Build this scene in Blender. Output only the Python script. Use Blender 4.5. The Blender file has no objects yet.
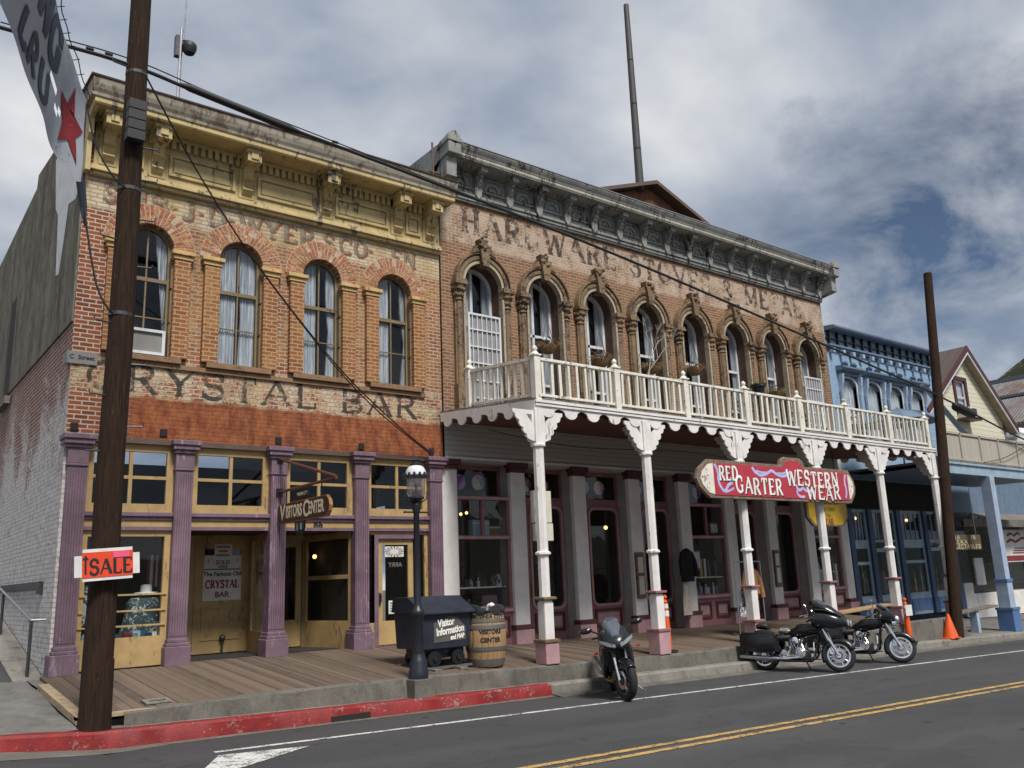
import bpy, bmesh, math, random
from mathutils import Vector, Matrix
from mathutils.geometry import tessellate_polygon
random.seed(7)
S = bpy.context.scene
COL = S.collection
R = math.radians
PI = math.pi

# ------------------------------------------------------------------ camera
cd = bpy.data.cameras.new('Camera'); cam = bpy.data.objects.new('Camera', cd); COL.objects.link(cam)
S.camera = cam
cd.sensor_width = 36.0; cd.sensor_fit = 'HORIZONTAL'; cd.lens = 862.36 / 1024 * 36
cd.clip_start = 0.1; cd.clip_end = 3000
def cam_matrix(loc, yaw, pitch, roll):
    y, p, r = R(yaw), R(pitch), R(roll)
    f = Vector((math.sin(y) * math.cos(p), math.cos(y) * math.cos(p), math.sin(p)))
    rt = f.cross(Vector((0, 0, 1))).normalized(); up = rt.cross(f)
    r2 = rt * math.cos(r) + up * math.sin(r); u2 = -rt * math.sin(r) + up * math.cos(r)
    m = Matrix((r2, u2, -f)).transposed().to_4x4(); m.translation = loc
    return m
cam.matrix_world = cam_matrix((-2.85, -15.5, 1.17), 38.2746, 12.7881, -2.2667)

# ------------------------------------------------------------------ light
SUN_EL, SUN_AZ = 54.0, 188.0          # azimuth clockwise from +Y
sun = bpy.data.lights.new('Sun', 'SUN'); so = bpy.data.objects.new('Sun', sun); COL.objects.link(so)
sun.energy = 4.6; sun.angle = R(15); sun.color = (1.0, 0.95, 0.88)
sd = Vector((math.sin(R(SUN_AZ)) * math.cos(R(SUN_EL)), math.cos(R(SUN_AZ)) * math.cos(R(SUN_EL)), math.sin(R(SUN_EL))))
so.rotation_euler = sd.to_track_quat('Z', 'Y').to_euler(); so.location = (0, -20, 30)

W = bpy.data.worlds.new('World'); S.world = W; W.use_nodes = True
def world():
    nt = W.node_tree; n = nt.nodes; L = nt.links; n.clear()
    out = n.new('ShaderNodeOutputWorld'); bg = n.new('ShaderNodeBackground')
    sky = n.new('ShaderNodeTexSky'); sky.sky_type = 'NISHITA'; sky.sun_disc = False
    sky.sun_elevation = R(SUN_EL); sky.sun_rotation = R(SUN_AZ); sky.altitude = 1800; sky.dust_density = 1.5
    tc = n.new('ShaderNodeTexCoord')
    sep = n.new('ShaderNodeSeparateXYZ'); L.new(tc.outputs['Generated'], sep.inputs[0])
    zz = n.new('ShaderNodeMath'); zz.operation = 'MAXIMUM'; L.new(sep.outputs[2], zz.inputs[0]); zz.inputs[1].default_value = 0.0
    za = n.new('ShaderNodeMath'); za.operation = 'ADD'; L.new(zz.outputs[0], za.inputs[0]); za.inputs[1].default_value = 0.28
    dv = n.new('ShaderNodeVectorMath'); dv.operation = 'DIVIDE'
    cb = n.new('ShaderNodeCombineXYZ')
    for i in range(3): L.new(za.outputs[0], cb.inputs[i])
    L.new(tc.outputs['Generated'], dv.inputs[0]); L.new(cb.outputs[0], dv.inputs[1])
    def noise(scale, det, dist, off, rough=0.55):
        mp = n.new('ShaderNodeMapping'); mp.inputs['Location'].default_value = off
        mp.inputs['Rotation'].default_value = (0, 0, R(-25)); mp.inputs['Scale'].default_value = (1.0, 1.3, 1.0)
        L.new(dv.outputs[0], mp.inputs[0])
        t = n.new('ShaderNodeTexNoise'); t.inputs['Scale'].default_value = scale; t.inputs['Detail'].default_value = det
        t.inputs['Distortion'].default_value = dist; t.inputs['Roughness'].default_value = rough
        L.new(mp.outputs[0], t.inputs['Vector']); return t.outputs['Fac']
    shade = noise(1.5, 9, 0.15, (3.1, 1.7, 0), 0.5)
    rp = n.new('ShaderNodeValToRGB'); L.new(shade, rp.inputs[0])
    e = rp.color_ramp.elements
    e[0].position = 0.30; e[0].color = (2.3, 3.0, 4.4, 1)
    e[1].position = 0.70; e[1].color = (12.0, 12.1, 12.3, 1)
    m = e.new(0.47); m.color = (5.0, 5.8, 7.2, 1)
    # break in the cloud towards the right of the street
    def toward(v, a, b):
        d = n.new('ShaderNodeVectorMath'); d.operation = 'DOT_PRODUCT'; L.new(tc.outputs['Generated'], d.inputs[0])
        d.inputs[1].default_value = Vector(v).normalized()
        mr = n.new('ShaderNodeMapRange'); mr.inputs[1].default_value = a; mr.inputs[2].default_value = b; L.new(d.outputs['Value'], mr.inputs[0])
        return mr.outputs[0]
    gap = toward(GAP_DIR, 0.970, 0.999)
    thin = noise(3.2, 10, 0.3, (0.4, 6.2, 0), 0.6)
    ad = n.new('ShaderNodeMath'); ad.operation = 'MULTIPLY_ADD'; L.new(thin, ad.inputs[0]); ad.inputs[1].default_value = 1.5; ad.inputs[2].default_value = -0.62
    mu = n.new('ShaderNodeMath'); mu.operation = 'MULTIPLY_ADD'; L.new(gap, mu.inputs[0]); mu.inputs[1].default_value = 0.66; L.new(ad.outputs[0], mu.inputs[2])
    cov = n.new('ShaderNodeMapRange'); cov.inputs[1].default_value = 0.38; cov.inputs[2].default_value = 1.02; L.new(mu.outputs[0], cov.inputs[0])
    cov.inputs[3].default_value = 1.0; cov.inputs[4].default_value = 0.0
    mix = n.new('ShaderNodeMix'); mix.data_type = 'RGBA'; L.new(cov.outputs[0], mix.inputs['Factor'])
    L.new(sky.outputs[0], mix.inputs['A']); L.new(rp.outputs[0], mix.inputs['B'])
    bg.inputs[1].default_value = 0.068
    L.new(mix.outputs['Result'], bg.inputs[0]); L.new(bg.outputs[0], out.inputs[0])
GAP_DIR = (0.87, 0.36, 0.33)
world()
S.view_settings.view_transform = 'Standard'; S.view_settings.look = 'None'
S.view_settings.gamma = 1.0; S.view_settings.use_curve_mapping = False
S.view_settings.exposure = -0.02
S.render.engine = 'CYCLES'
S.cycles.max_bounces = 6; S.cycles.transparent_max_bounces = 12

# ------------------------------------------------------------------ materials
class NT:
    def __init__(s, name):
        s.m = bpy.data.materials.new(name); s.m.use_nodes = True
        s.t = s.m.node_tree; s.n = s.t.nodes; s.l = s.t.links
        s.b = s.n['Principled BSDF']; s.o = s.n['Material Output']
        s.tc = s.n.new('ShaderNodeTexCoord').outputs['Object']
    def lk(s, a, b): s.l.new(a, b)
    def put(s, v, inp):
        if hasattr(v, 'node'): s.l.new(v, inp)
        else:
            if isinstance(v, (tuple, list)) and len(v) == 3 and inp.type == 'RGBA': v = (*v, 1)
            inp.default_value = v
    def noise(s, scale, det=4, rough=0.6, vec=None, dist=0, stretch=None):
        t = s.n.new('ShaderNodeTexNoise'); t.inputs['Scale'].default_value = scale; t.inputs['Detail'].default_value = det
        t.inputs['Roughness'].default_value = rough; t.inputs['Distortion'].default_value = dist
        v = vec or s.tc
        if stretch: v = s.mapv(v, stretch)
        s.l.new(v, t.inputs['Vector']); return t.outputs['Fac']
    def mapv(s, v, scale=(1, 1, 1), loc=(0, 0, 0)):
        m = s.n.new('ShaderNodeMapping'); m.inputs['Scale'].default_value = scale; m.inputs['Location'].default_value = loc
        s.l.new(v, m.inputs[0]); return m.outputs[0]
    def ramp(s, f, a, b, va=0.0, vb=1.0, smooth=False):
        m = s.n.new('ShaderNodeMapRange'); s.put(f, m.inputs[0]); m.inputs[1].default_value = a; m.inputs[2].default_value = b
        s.put(va, m.inputs[3]); s.put(vb, m.inputs[4])
        if smooth: m.interpolation_type = 'SMOOTHSTEP'
        return m.outputs[0]
    def math(s, op, a, b=0.0, c=0.0):
        m = s.n.new('ShaderNodeMath'); m.operation = op; s.put(a, m.inputs[0]); s.put(b, m.inputs[1]); s.put(c, m.inputs[2]); return m.outputs[0]
    def mix(s, f, a, b, mode='MIX'):
        m = s.n.new('ShaderNodeMix'); m.data_type = 'RGBA'; m.blend_type = mode
        s.put(f, m.inputs['Factor']); s.put(a, m.inputs['A']); s.put(b, m.inputs['B']); return m.outputs['Result']
    def xyz(s):
        q = s.n.new('ShaderNodeSeparateXYZ'); s.l.new(s.tc, q.inputs[0]); return q.outputs
    def comb(s, x, y, z=0.0):
        c = s.n.new('ShaderNodeCombineXYZ'); s.put(x, c.inputs[0]); s.put(y, c.inputs[1]); s.put(z, c.inputs[2]); return c.outputs[0]
    def bump(s, h, strength=0.3, dist=0.01):
        b = s.n.new('ShaderNodeBump'); b.inputs['Strength'].default_value = strength; b.inputs['Distance'].default_value = dist
        s.l.new(h, b.inputs['Height']); s.l.new(b.outputs[0], s.b.inputs['Normal'])
    def done(s, col, rough=0.7, metal=0.0, spec=None):
        s.put(col, s.b.inputs['Base Color']); s.put(rough, s.b.inputs['Roughness']); s.put(metal, s.b.inputs['Metallic'])
        if spec is not None: s.b.inputs['Specular IOR Level'].default_value = spec
        return s.m
    def wallvec(s):
        g = s.n.new('ShaderNodeNewGeometry'); q = s.n.new('ShaderNodeSeparateXYZ'); s.l.new(g.outputs['True Normal'], q.inputs[0])
        side = s.math('GREATER_THAN', s.math('ABSOLUTE', q.outputs[0]), 0.7)
        x, y, z = s.xyz()
        u = s.math('ADD', s.math('MULTIPLY', x, s.math('SUBTRACT', 1.0, side)), s.math('MULTIPLY', y, side))
        return s.comb(u, z)
    def bricks(s, c1, c2, mortar, msize=0.010, bw=0.215, rh=0.078):
        v = s.wallvec()
        w = s.noise(6, 3); wob = s.n.new('ShaderNodeVectorMath'); wob.operation = 'ADD'
        k = s.comb(s.ramp(w, 0, 1, -0.006, 0.006), s.ramp(s.noise(5, 3, vec=s.mapv(s.tc, loc=(7, 3, 1))), 0, 1, -0.006, 0.006))
        s.l.new(v, wob.inputs[0]); s.l.new(k, wob.inputs[1])
        t = s.n.new('ShaderNodeTexBrick'); s.l.new(wob.outputs[0], t.inputs['Vector'])
        t.inputs['Scale'].default_value = 1.0; t.inputs['Brick Width'].default_value = bw; t.inputs['Row Height'].default_value = rh
        t.inputs['Mortar Size'].default_value = msize; t.inputs['Mortar Smooth'].default_value = 0.3; t.inputs['Bias'].default_value = 0.0
        s.put(c1, t.inputs['Color1']); s.put(c2, t.inputs['Color2']); s.put(mortar, t.inputs['Mortar'])
        return t.outputs['Color'], t.outputs['Fac']

def paint(name, col, wear=None, amt=0.0, rough=0.6, scale=3.0, var=0.18, metal=0.0, bump=0.0, bscale=60, streak=False, spec=None):
    """painted or plain surface with soft colour variation, and chips of another colour showing through"""
    q = NT(name)
    dark = tuple(c * (1 - var) for c in col); lite = tuple(min(1, c * (1 + var)) for c in col)
    n1 = q.noise(scale, 5, 0.65)
    c = q.mix(q.ramp(n1, 0.3, 0.7), dark, lite)
    if wear is not None:
        st = (1, 1, 0.25) if streak else None
        n2 = q.noise(scale * 5, 8, 0.7, stretch=st); n3 = q.noise(scale * 0.8, 3, stretch=st)
        f = q.math('ADD', n2, q.math('MULTIPLY', q.math('SUBTRACT', n3, 0.5), 0.6))
        t = 0.74 - amt * 0.5
        c = q.mix(q.ramp(f, t, t + 0.05), c, wear)
    if bump: q.bump(q.noise(bscale, 4), bump, 0.01)
    return q.done(c, rough, metal, spec)

def emis(name, col, e):
    q = NT(name); q.b.inputs['Emission Color'].default_value = (*col, 1); q.b.inputs['Emission Strength'].default_value = e
    return q.done(col, 0.5)

M = {}
def facade_one():
    q = NT('weathered red brick with old paint')
    c, f = q.bricks((0.37, 0.105, 0.042), (0.18, 0.050, 0.027), (0.50, 0.43, 0.34), 0.012)
    x, y, z = q.xyz()
    big = q.noise(0.9, 5, 0.65, dist=0.4); mid = q.noise(3.5, 6, 0.7); fine = q.noise(22, 5, 0.75); grain = q.noise(70, 3, 0.7)
    wz = q.math('ADD', z, q.math('MULTIPLY', q.math('SUBTRACT', mid, 0.5), 0.16))
    def band(a, b, s=0.03): return q.math('MULTIPLY', q.ramp(wz, a - s, a + s), q.ramp(wz, b - s, b + s, 1.0, 0.0))
    # lime bloom on the joints
    bloom = q.ramp(q.math('ADD', q.noise(1.4, 4, 0.6), q.math('MULTIPLY', fine, 0.35)), 0.58, 0.76)
    edge = q.ramp(x, 0.35, 0.8, 0.75, 0.0)
    bloom = q.math('MULTIPLY', q.math('MAXIMUM', bloom, edge), q.math('MULTIPLY', f, 0.95))
    c = q.mix(bloom, c, (0.58, 0.52, 0.44))
    # ochre wash between the windows
    oc = q.math('MULTIPLY', band(5.2, 7.75, 0.15), q.ramp(q.math('ADD', big, q.math('MULTIPLY', fine, 0.45)), 0.56, 0.74))
    oc = q.math('MULTIPLY', q.math('MULTIPLY', oc, q.ramp(x, 0.8, 1.6)), q.ramp(q.noise(7, 7, 0.75), 0.40, 0.56, 0.15, 1.0))
    c = q.mix(q.math('MULTIPLY', oc, 0.8), c, q.mix(f, q.mix(q.ramp(mid, 0.4, 0.6), (0.44, 0.25, 0.09), (0.50, 0.38, 0.19)), (0.40, 0.26, 0.13)))
    # flat red paint above the shopfront
    rd = q.math('MULTIPLY', band(3.5, 4.53), q.ramp(q.math('ADD', mid, q.math('MULTIPLY', fine, 0.3)), 0.45, 0.52))
    rd = q.math('MULTIPLY', rd, q.ramp(x, 0.35, 1.1))
    c = q.mix(rd, c, q.mix(q.ramp(q.noise(5, 8, 0.78, stretch=(1, 1, .5)), 0.40, 0.62), (0.17, 0.042, 0.022), (0.42, 0.145, 0.060)))
    c = q.mix(q.math('MULTIPLY', rd, q.ramp(q.noise(11, 8, 0.8, stretch=(.5, 1, 1)), 0.64, 0.69)), c, (0.55, 0.47, 0.40))
    # two cream sign bands
    for a, b, thr in ((4.53, 5.22, 0.56), (7.84, 8.62, 0.41)):
        k = q.math('MULTIPLY', band(a, b), q.ramp(q.math('ADD', q.math('MULTIPLY', mid, 0.75), q.math('MULTIPLY', fine, 0.55)), thr + 0.03, thr + 0.13))
        cc = q.mix(q.ramp(q.noise(1.1, 4), 0.35, 0.65), (0.55, 0.41, 0.19), (0.68, 0.62, 0.51))
        c = q.mix(q.math('MULTIPLY', k, 0.93), c, q.mix(f, cc, (0.40, 0.31, 0.18)))
    # soot and dirt
    d = q.ramp(q.math('ADD', q.noise(0.7, 5, 0.7, stretch=(1.6, 1, 0.5)), q.math('MULTIPLY', grain, 0.25)), 0.62, 0.86)
    c = q.mix(q.math('MULTIPLY', d, 0.45), c, (0.10, 0.065, 0.045))
    c = q.mix(q.ramp(q.noise(34, 6, 0.8), 0.56, 0.70, 0.0, 0.55), c, (0.07, 0.04, 0.025))
    c = q.mix(q.ramp(q.noise(29, 6, 0.8, vec=q.mapv(q.tc, loc=(3, 8, 5))), 0.60, 0.70, 0.0, 0.6), c, (0.60, 0.53, 0.43))
    c = q.mix(q.ramp(grain, 0.25, 0.75, 0.35, 0.0), c, (0.09, 0.05, 0.03))
    q.bump(q.math('SUBTRACT', q.math('MULTIPLY', grain, 0.6), f), 0.6, 0.012)
    return q.done(c, 0.92, spec=0.25)
M['brick1'] = facade_one()

def side_one():
    q = NT('brick side wall with flaking whitewash')
    c, f = q.bricks((0.24, 0.11, 0.085), (0.15, 0.07, 0.055), (0.42, 0.36, 0.33), 0.013)
    x, y, z = q.xyz()
    big = q.noise(0.8, 6, 0.7, dist=0.3); fine = q.noise(14, 6, 0.75)
    t = q.ramp(z, 0.0, 5.5, 0.50, 0.06)
    k = q.ramp(q.math('ADD', q.math('ADD', q.math('MULTIPLY', big, 0.6), q.math('MULTIPLY', fine, 0.55)), t), 0.70, 0.78)
    near = q.ramp(y, 0.0, 0.45, 0.9, 0.0)
    k = q.math('MAXIMUM', k, q.math('MULTIPLY', near, q.math('MULTIPLY', q.ramp(fine, 0.30, 0.45), q.ramp(z, 4.2, 5.0, 1.0, 0.0))))
    k = q.math('MULTIPLY', k, q.ramp(q.math('ADD', q.math('MULTIPLY', q.noise(7, 7, 0.8, vec=q.mapv(q.tc, loc=(2, 5, 9))), 0.8), q.math('MULTIPLY', f, -0.10)), 0.27, 0.37))
    c = q.mix(k, c, q.mix(q.ramp(q.noise(5, 4), 0.3, 0.7), (0.50, 0.49, 0.48), (0.68, 0.67, 0.66)))
    c = q.mix(q.ramp(q.noise(1.7, 5, 0.7), 0.60, 0.75, 0.0, 0.7), c, (0.06, 0.05, 0.045))
    q.bump(q.math('SUBTRACT', q.math('MULTIPLY', fine, 0.5), f), 0.6, 0.012)
    return q.done(c, 0.93, spec=0.2)
M['brick1side'] = side_one()

def facade_two():
    q = NT('old tan red brick with ghost sign band')
    c, f = q.bricks((0.315, 0.165, 0.088), (0.175, 0.088, 0.052), (0.42, 0.32, 0.23), 0.011)
    x, y, z = q.xyz()
    mid = q.noise(2.6, 6, 0.7); fine = q.noise(20, 6, 0.75); big = q.noise(0.7, 5, 0.65); grain = q.noise(80, 3, 0.7)
    wz = q.math('ADD', z, q.math('MULTIPLY', q.math('SUBTRACT', mid, 0.5), 0.25))
    b = q.math('MULTIPLY', q.ramp(wz, 9.02, 9.12), q.ramp(wz, 9.98, 10.06, 1.0, 0.0))
    k = q.math('MULTIPLY', b, q.ramp(q.math('ADD', q.math('ADD', q.math('MULTIPLY', mid, 0.45), q.math('MULTIPLY', fine, 0.5)), q.math('MULTIPLY', big, 0.35)), 0.56, 0.68))
    c = q.mix(q.math('MULTIPLY', k, 0.85), c, (0.60, 0.51, 0.41))
    c = q.mix(q.ramp(big, 0.48, 0.72, 0.0, 0.55), c, (0.36, 0.23, 0.15))
    c = q.mix(q.ramp(q.noise(1.1, 6, 0.7, stretch=(1.5, 1, 0.5)), 0.58, 0.78, 0.0, 0.55), c, (0.085, 0.06, 0.045))
    c = q.mix(q.ramp(q.noise(34, 6, 0.8), 0.55, 0.70, 0.0, 0.55), c, (0.08, 0.045, 0.03))
    c = q.mix(q.ramp(q.noise(27, 6, 0.8, vec=q.mapv(q.tc, loc=(3, 8, 5))), 0.60, 0.72, 0.0, 0.45), c, (0.52, 0.42, 0.32))
    c = q.mix(q.ramp(grain, 0.3, 0.75, 0.35, 0.0), c, (0.10, 0.06, 0.045))
    q.bump(q.math('SUBTRACT', q.math('MULTIPLY', grain, 0.6), f), 0.6, 0.012)
    return q.done(c, 0.93, spec=0.2)
M['brick2'] = facade_two()

def blue_brick():
    q = NT('blue painted brick with chips')
    c, f = q.bricks((0.25, 0.375, 0.52), (0.21, 0.33, 0.47), (0.17, 0.26, 0.37), 0.009)
    k = q.ramp(q.math('ADD', q.math('MULTIPLY', q.noise(9, 7, 0.75), 0.8), q.math('MULTIPLY', q.noise(1.2, 3), 0.3)), 0.64, 0.68)
    c = q.mix(k, c, (0.16, 0.10, 0.08))
    c = q.mix(q.ramp(q.noise(1.5, 4), 0.35, 0.7, 0.25, 0.0), c, (0.30, 0.42, 0.56))
    q.bump(f, 0.4, 0.01)
    return q.done(c, 0.85)
M['brick3'] = blue_brick()

def stucco():
    q = NT('grey cement render')
    a = q.noise(1.3, 6, 0.7, stretch=(1, 1.4, 0.5)); b = q.noise(9, 6, 0.7, stretch=(1, 1, 0.35))
    c = q.mix(q.ramp(a, 0.3, 0.7), (0.085, 0.078, 0.063), (0.29, 0.27, 0.22))
    c = q.mix(q.ramp(b, 0.48, 0.66, 0.0, 0.8), c, (0.07, 0.063, 0.052))
    q.bump(b, 0.4, 0.02)
    return q.done(c, 0.95, spec=0.15)
M['stucco'] = stucco()

def boards(name, cols, gap, axis='x', width=0.14, bumpy=0.3, rough=0.85, grey=(0.16, 0.13, 0.11), gw=0.06):
    q = NT(name); x, y, z = q.xyz(); u = {'x': x, 'y': y, 'z': z}[axis]
    s = q.math('DIVIDE', u, width); fl = q.math('FLOOR', s); fr = q.math('FRACT', s)
    wn = q.n.new('ShaderNodeTexWhiteNoise'); wn.noise_dimensions = '1D'; q.l.new(fl, wn.inputs['W'])
    st = {'x': (9, 0.8, 9), 'y': (0.8, 9, 9), 'z': (0.8, 9, 9)}[axis]
    g = q.noise(4, 5, 0.7, stretch=st)
    c = q.mix(wn.outputs['Value'], cols[0], cols[1]); c = q.mix(q.ramp(g, 0.4, 0.75, 0.0, 0.7), c, grey)
    e = q.math('MINIMUM', fr, q.math('SUBTRACT', 1.0, fr)); line = q.ramp(e, 0.0, gw, 1.0, 0.0)
    if gap: c = q.mix(line, c, gap)
    q.bump(q.math('SUBTRACT', q.math('MULTIPLY', g, 0.3), line), bumpy, 0.02)
    return q.done(c, rough, spec=0.25)

def asphalt():
    q = NT('worn asphalt')
    a = q.noise(110, 4, 0.85); b = q.noise(0.5, 5, 0.65, stretch=(0.35, 1, 1)); d = q.noise(3.2, 6, 0.75)
    c = q.mix(q.ramp(b, 0.3, 0.7), (0.034, 0.035, 0.038), (0.056, 0.056, 0.059))
    c = q.mix(q.ramp(a, 0.48, 0.72, 0.0, 0.7), c, (0.14, 0.138, 0.135))
    c = q.mix(q.ramp(d, 0.58, 0.70, 0.0, 0.30), c, (0.028, 0.028, 0.030))
    x, y, z = q.xyz(); lane = q.math('SINE', q.math('MULTIPLY', q.math('ADD', y, q.math('MULTIPLY', x, 0.04)), 3.6))
    c = q.mix(q.math('MULTIPLY', q.ramp(lane, 0.2, 1.0), q.ramp(b, 0.25, 0.7, 0.15, 0.5)), c, (0.075, 0.073, 0.072))
    c = q.mix(q.ramp(q.noise(1.1, 3, 0.5, stretch=(0.5, 1, 1)), 0.58, 0.60, 0.0, 0.30), c, (0.032, 0.032, 0.034))
    c = q.mix(q.ramp(q.noise(2.7, 2, 0.5), 0.70, 0.76, 0.0, 0.8), c, (0.018, 0.018, 0.019))
    v = q.n.new('ShaderNodeTexVoronoi'); v.feature = 'DISTANCE_TO_EDGE'; v.inputs['Scale'].default_value = 0.33
    w = q.n.new('ShaderNodeVectorMath'); w.operation = 'ADD'; q.l.new(q.tc, w.inputs[0])
    k = q.comb(q.ramp(q.noise(0.9, 5), 0, 1, -1.6, 1.6), q.ramp(q.noise(0.9, 5, vec=q.mapv(q.tc, loc=(9, 4, 0))), 0, 1, -1.6, 1.6)); q.l.new(k, w.inputs[1])
    q.l.new(w.outputs[0], v.inputs['Vector'])
    c = q.mix(q.ramp(v.outputs['Distance'], 0.0, 0.007, 0.6, 0.0), c, (0.016, 0.016, 0.016))
    q.bump(a, 0.5, 0.01)
    return q.done(c, 0.82, spec=0.35)
M['asphalt'] = asphalt()

def concrete(name, c1, c2, stain=(0.06, 0.055, 0.05), top=None, amt=0.5):
    q = NT(name)
    a = q.noise(1.6, 6, 0.7); b = q.noise(24, 6, 0.75); d = q.noise(4.5, 6, 0.7, stretch=(1, 1, 0.5))
    c = q.mix(q.ramp(a, 0.3, 0.7), c1, c2); c = q.mix(q.ramp(b, 0.45, 0.75, 0.0, 0.5), c, tuple(k * 0.6 for k in c1))
    c = q.mix(q.ramp(d, 0.52, 0.72, 0.0, amt), c, stain)
    q.bump(b, 0.5, 0.015)
    return q.done(c, 0.92, spec=0.2)
M['concrete'] = concrete('weathered concrete', (0.10, 0.094, 0.082), (0.18, 0.168, 0.148), amt=0.85)
M['pave'] = concrete('grey pavement', (0.12, 0.116, 0.11), (0.20, 0.195, 0.185), amt=0.6)
M['ledge'] = concrete('pale concrete ledge', (0.17, 0.16, 0.142), (0.28, 0.265, 0.235), amt=0.8)
M['earth'] = concrete('bare earth and scrub', (0.10, 0.085, 0.06), (0.17, 0.14, 0.10))
M['redkerb'] = paint('red kerb paint', (0.20, 0.012, 0.012), (0.22, 0.15, 0.13), 0.27, 0.6, 5, 0.30, bump=0.4, bscale=30)
M['roadwhite'] = paint('road paint white', (0.56, 0.56, 0.54), (0.09, 0.09, 0.09), 0.42, 0.75, 6)
M['roadyellow'] = paint('road paint yellow', (0.46, 0.29, 0.09), (0.08, 0.075, 0.06), 0.42, 0.75, 6)
M['deck'] = boards('worn boardwalk planks', ((0.085, 0.061, 0.045), (0.165, 0.12, 0.086)), None, 'x', 0.15)
M['deckedge'] = paint('pale deck edge board', (0.36, 0.27, 0.17), (0.16, 0.12, 0.09), 0.3, 0.8, 5)
M['pole'] = None
def polewood():
    q = NT('creosoted pole wood')
    g = q.noise(3, 6, 0.75, stretch=(14, 14, 0.7)); b = q.noise(1.6, 5, 0.7); k = q.noise(9, 5, 0.7, stretch=(3, 3, 0.5))
    c = q.mix(q.ramp(g, 0.35, 0.7), (0.012, 0.008, 0.006), (0.055, 0.030, 0.018))
    c = q.mix(q.ramp(k, 0.62, 0.72, 0.0, 0.7), c, (0.15, 0.085, 0.04)); c = q.mix(q.ramp(b, 0.5, 0.75, 0.0, 0.7), c, (0.02, 0.012, 0.009))
    q.bump(g, 0.8, 0.02); return q.done(c, 0.9, spec=0.2)
M['pole'] = polewood()
M['yellowtrim'] = paint('ochre cornice paint', (0.46, 0.36, 0.17), (0.12, 0.10, 0.075), 0.34, 0.65, 2.4, 0.22, streak=True)
M['crown'] = paint('weathered pale gutter', (0.34, 0.31, 0.245), (0.17, 0.13, 0.10), 0.44, 0.75, 2.0, 0.25, streak=True)
M['cap'] = paint('brown metal capping', (0.105, 0.07, 0.055), (0.20, 0.13, 0.10), 0.2, 0.6)
M['purple'] = paint('dusty purple paint', (0.165, 0.105, 0.140), (0.28, 0.21, 0.25), 0.24, 0.6, 3, 0.26, streak=True)
M['tan'] = paint('tan yellow paint', (0.40, 0.275, 0.12), (0.20, 0.135, 0.07), 0.26, 0.55, 3, 0.2, streak=True)
M['tandark'] = paint('brown olive frame paint', (0.19, 0.14, 0.075), (0.08, 0.06, 0.04), 0.25, 0.6, 3)
M['sill'] = paint('stained stone sill', (0.22, 0.13, 0.07), (0.10, 0.06, 0.04), 0.35, 0.8, 4)
M['voussoir'] = paint('arch bricks', (0.30, 0.105, 0.05), (0.42, 0.29, 0.16), 0.46, 0.9, 6, 0.4, bump=0.5)
M['mortar'] = paint('pale lime mortar', (0.44, 0.35, 0.26), (0.30, 0.13, 0.07), 0.44, 0.95, 6, 0.2)
M['pilaster'] = None
def pil():
    q = NT('ochre washed brick strips')
    c, f = q.bricks((0.37, 0.15, 0.06), (0.24, 0.085, 0.04), (0.48, 0.36, 0.22), 0.012)
    k = q.ramp(q.math('ADD', q.math('MULTIPLY', q.noise(2.0, 5, 0.7), 0.7), q.math('MULTIPLY', q.noise(20, 5, 0.7), 0.4)), 0.56, 0.70)
    c = q.mix(q.math('MULTIPLY', k, 0.75), c, (0.46, 0.30, 0.115))
    g = q.noise(70, 3, 0.7); c = q.mix(q.ramp(g, 0.3, 0.75, 0.4, 0.0), c, (0.12, 0.06, 0.03))
    q.bump(f, 0.5, 0.01); return q.done(c, 0.92, spec=0.2)
M['pilaster'] = pil()
M['ochre'] = paint('flaking ochre paint', (0.50, 0.35, 0.15), (0.27, 0.11, 0.05), 0.34, 0.8, 5, 0.2)
M['greytrim'] = paint('grey green tin cornice', (0.24, 0.25, 0.235), (0.055, 0.045, 0.038), 0.34, 0.65, 2.4, 0.28, streak=True)
M['palestrip'] = paint('pale tin moulding', (0.46, 0.43, 0.36), (0.15, 0.13, 0.11), 0.34, 0.6, 2.4, 0.2, streak=True)
M['surround'] = paint('brown cast iron window surround', (0.185, 0.125, 0.070), (0.06, 0.038, 0.025), 0.40, 0.65, 3, 0.32, bump=0.9, bscale=26)
M['reveal'] = paint('pale cream arch edge', (0.36, 0.30, 0.22), (0.15, 0.10, 0.07), 0.35, 0.7, 4)
M['revealshade'] = paint('shaded reveal brick', (0.10, 0.055, 0.038), (0.05, 0.03, 0.022), 0.3, 0.9, 6)  # shade of the deep window recess put into the brick colour
M['white'] = paint('chalky white paint', (0.70, 0.68, 0.66), (0.30, 0.25, 0.21), 0.20, 0.55, 3, 0.12, streak=True)
M['whitesash'] = paint('white sash paint', (0.58, 0.60, 0.62), (0.3, 0.28, 0.26), 0.06, 0.5)
M['creampaint'] = paint('cream rail paint', (0.70, 0.675, 0.60), (0.26, 0.21, 0.16), 0.30, 0.55, 3, 0.12)
M['pink'] = paint('dull pink paint', (0.42, 0.255, 0.27), (0.22, 0.11, 0.11), 0.14, 0.55, 3)
M['rose'] = paint('rose brown joinery paint', (0.27, 0.125, 0.130), (0.10, 0.04, 0.045), 0.14, 0.5, 3)
M['maroon'] = paint('maroon trim paint', (0.085, 0.026, 0.028), (0.25, 0.16, 0.14), 0.10, 0.55, 4)
M['clap'] = boards('white clapboard', ((0.46, 0.45, 0.43), (0.50, 0.49, 0.47)), (0.20, 0.19, 0.18), 'z', 0.11, 0.5, 0.7, (0.36, 0.35, 0.33), 0.07)
M['ceilboards'] = boards('rust brown ceiling boards', ((0.14, 0.055, 0.04), (0.19, 0.075, 0.055)), (0.03, 0.015, 0.012), 'x', 0.12, 0.3, 0.8)
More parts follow.
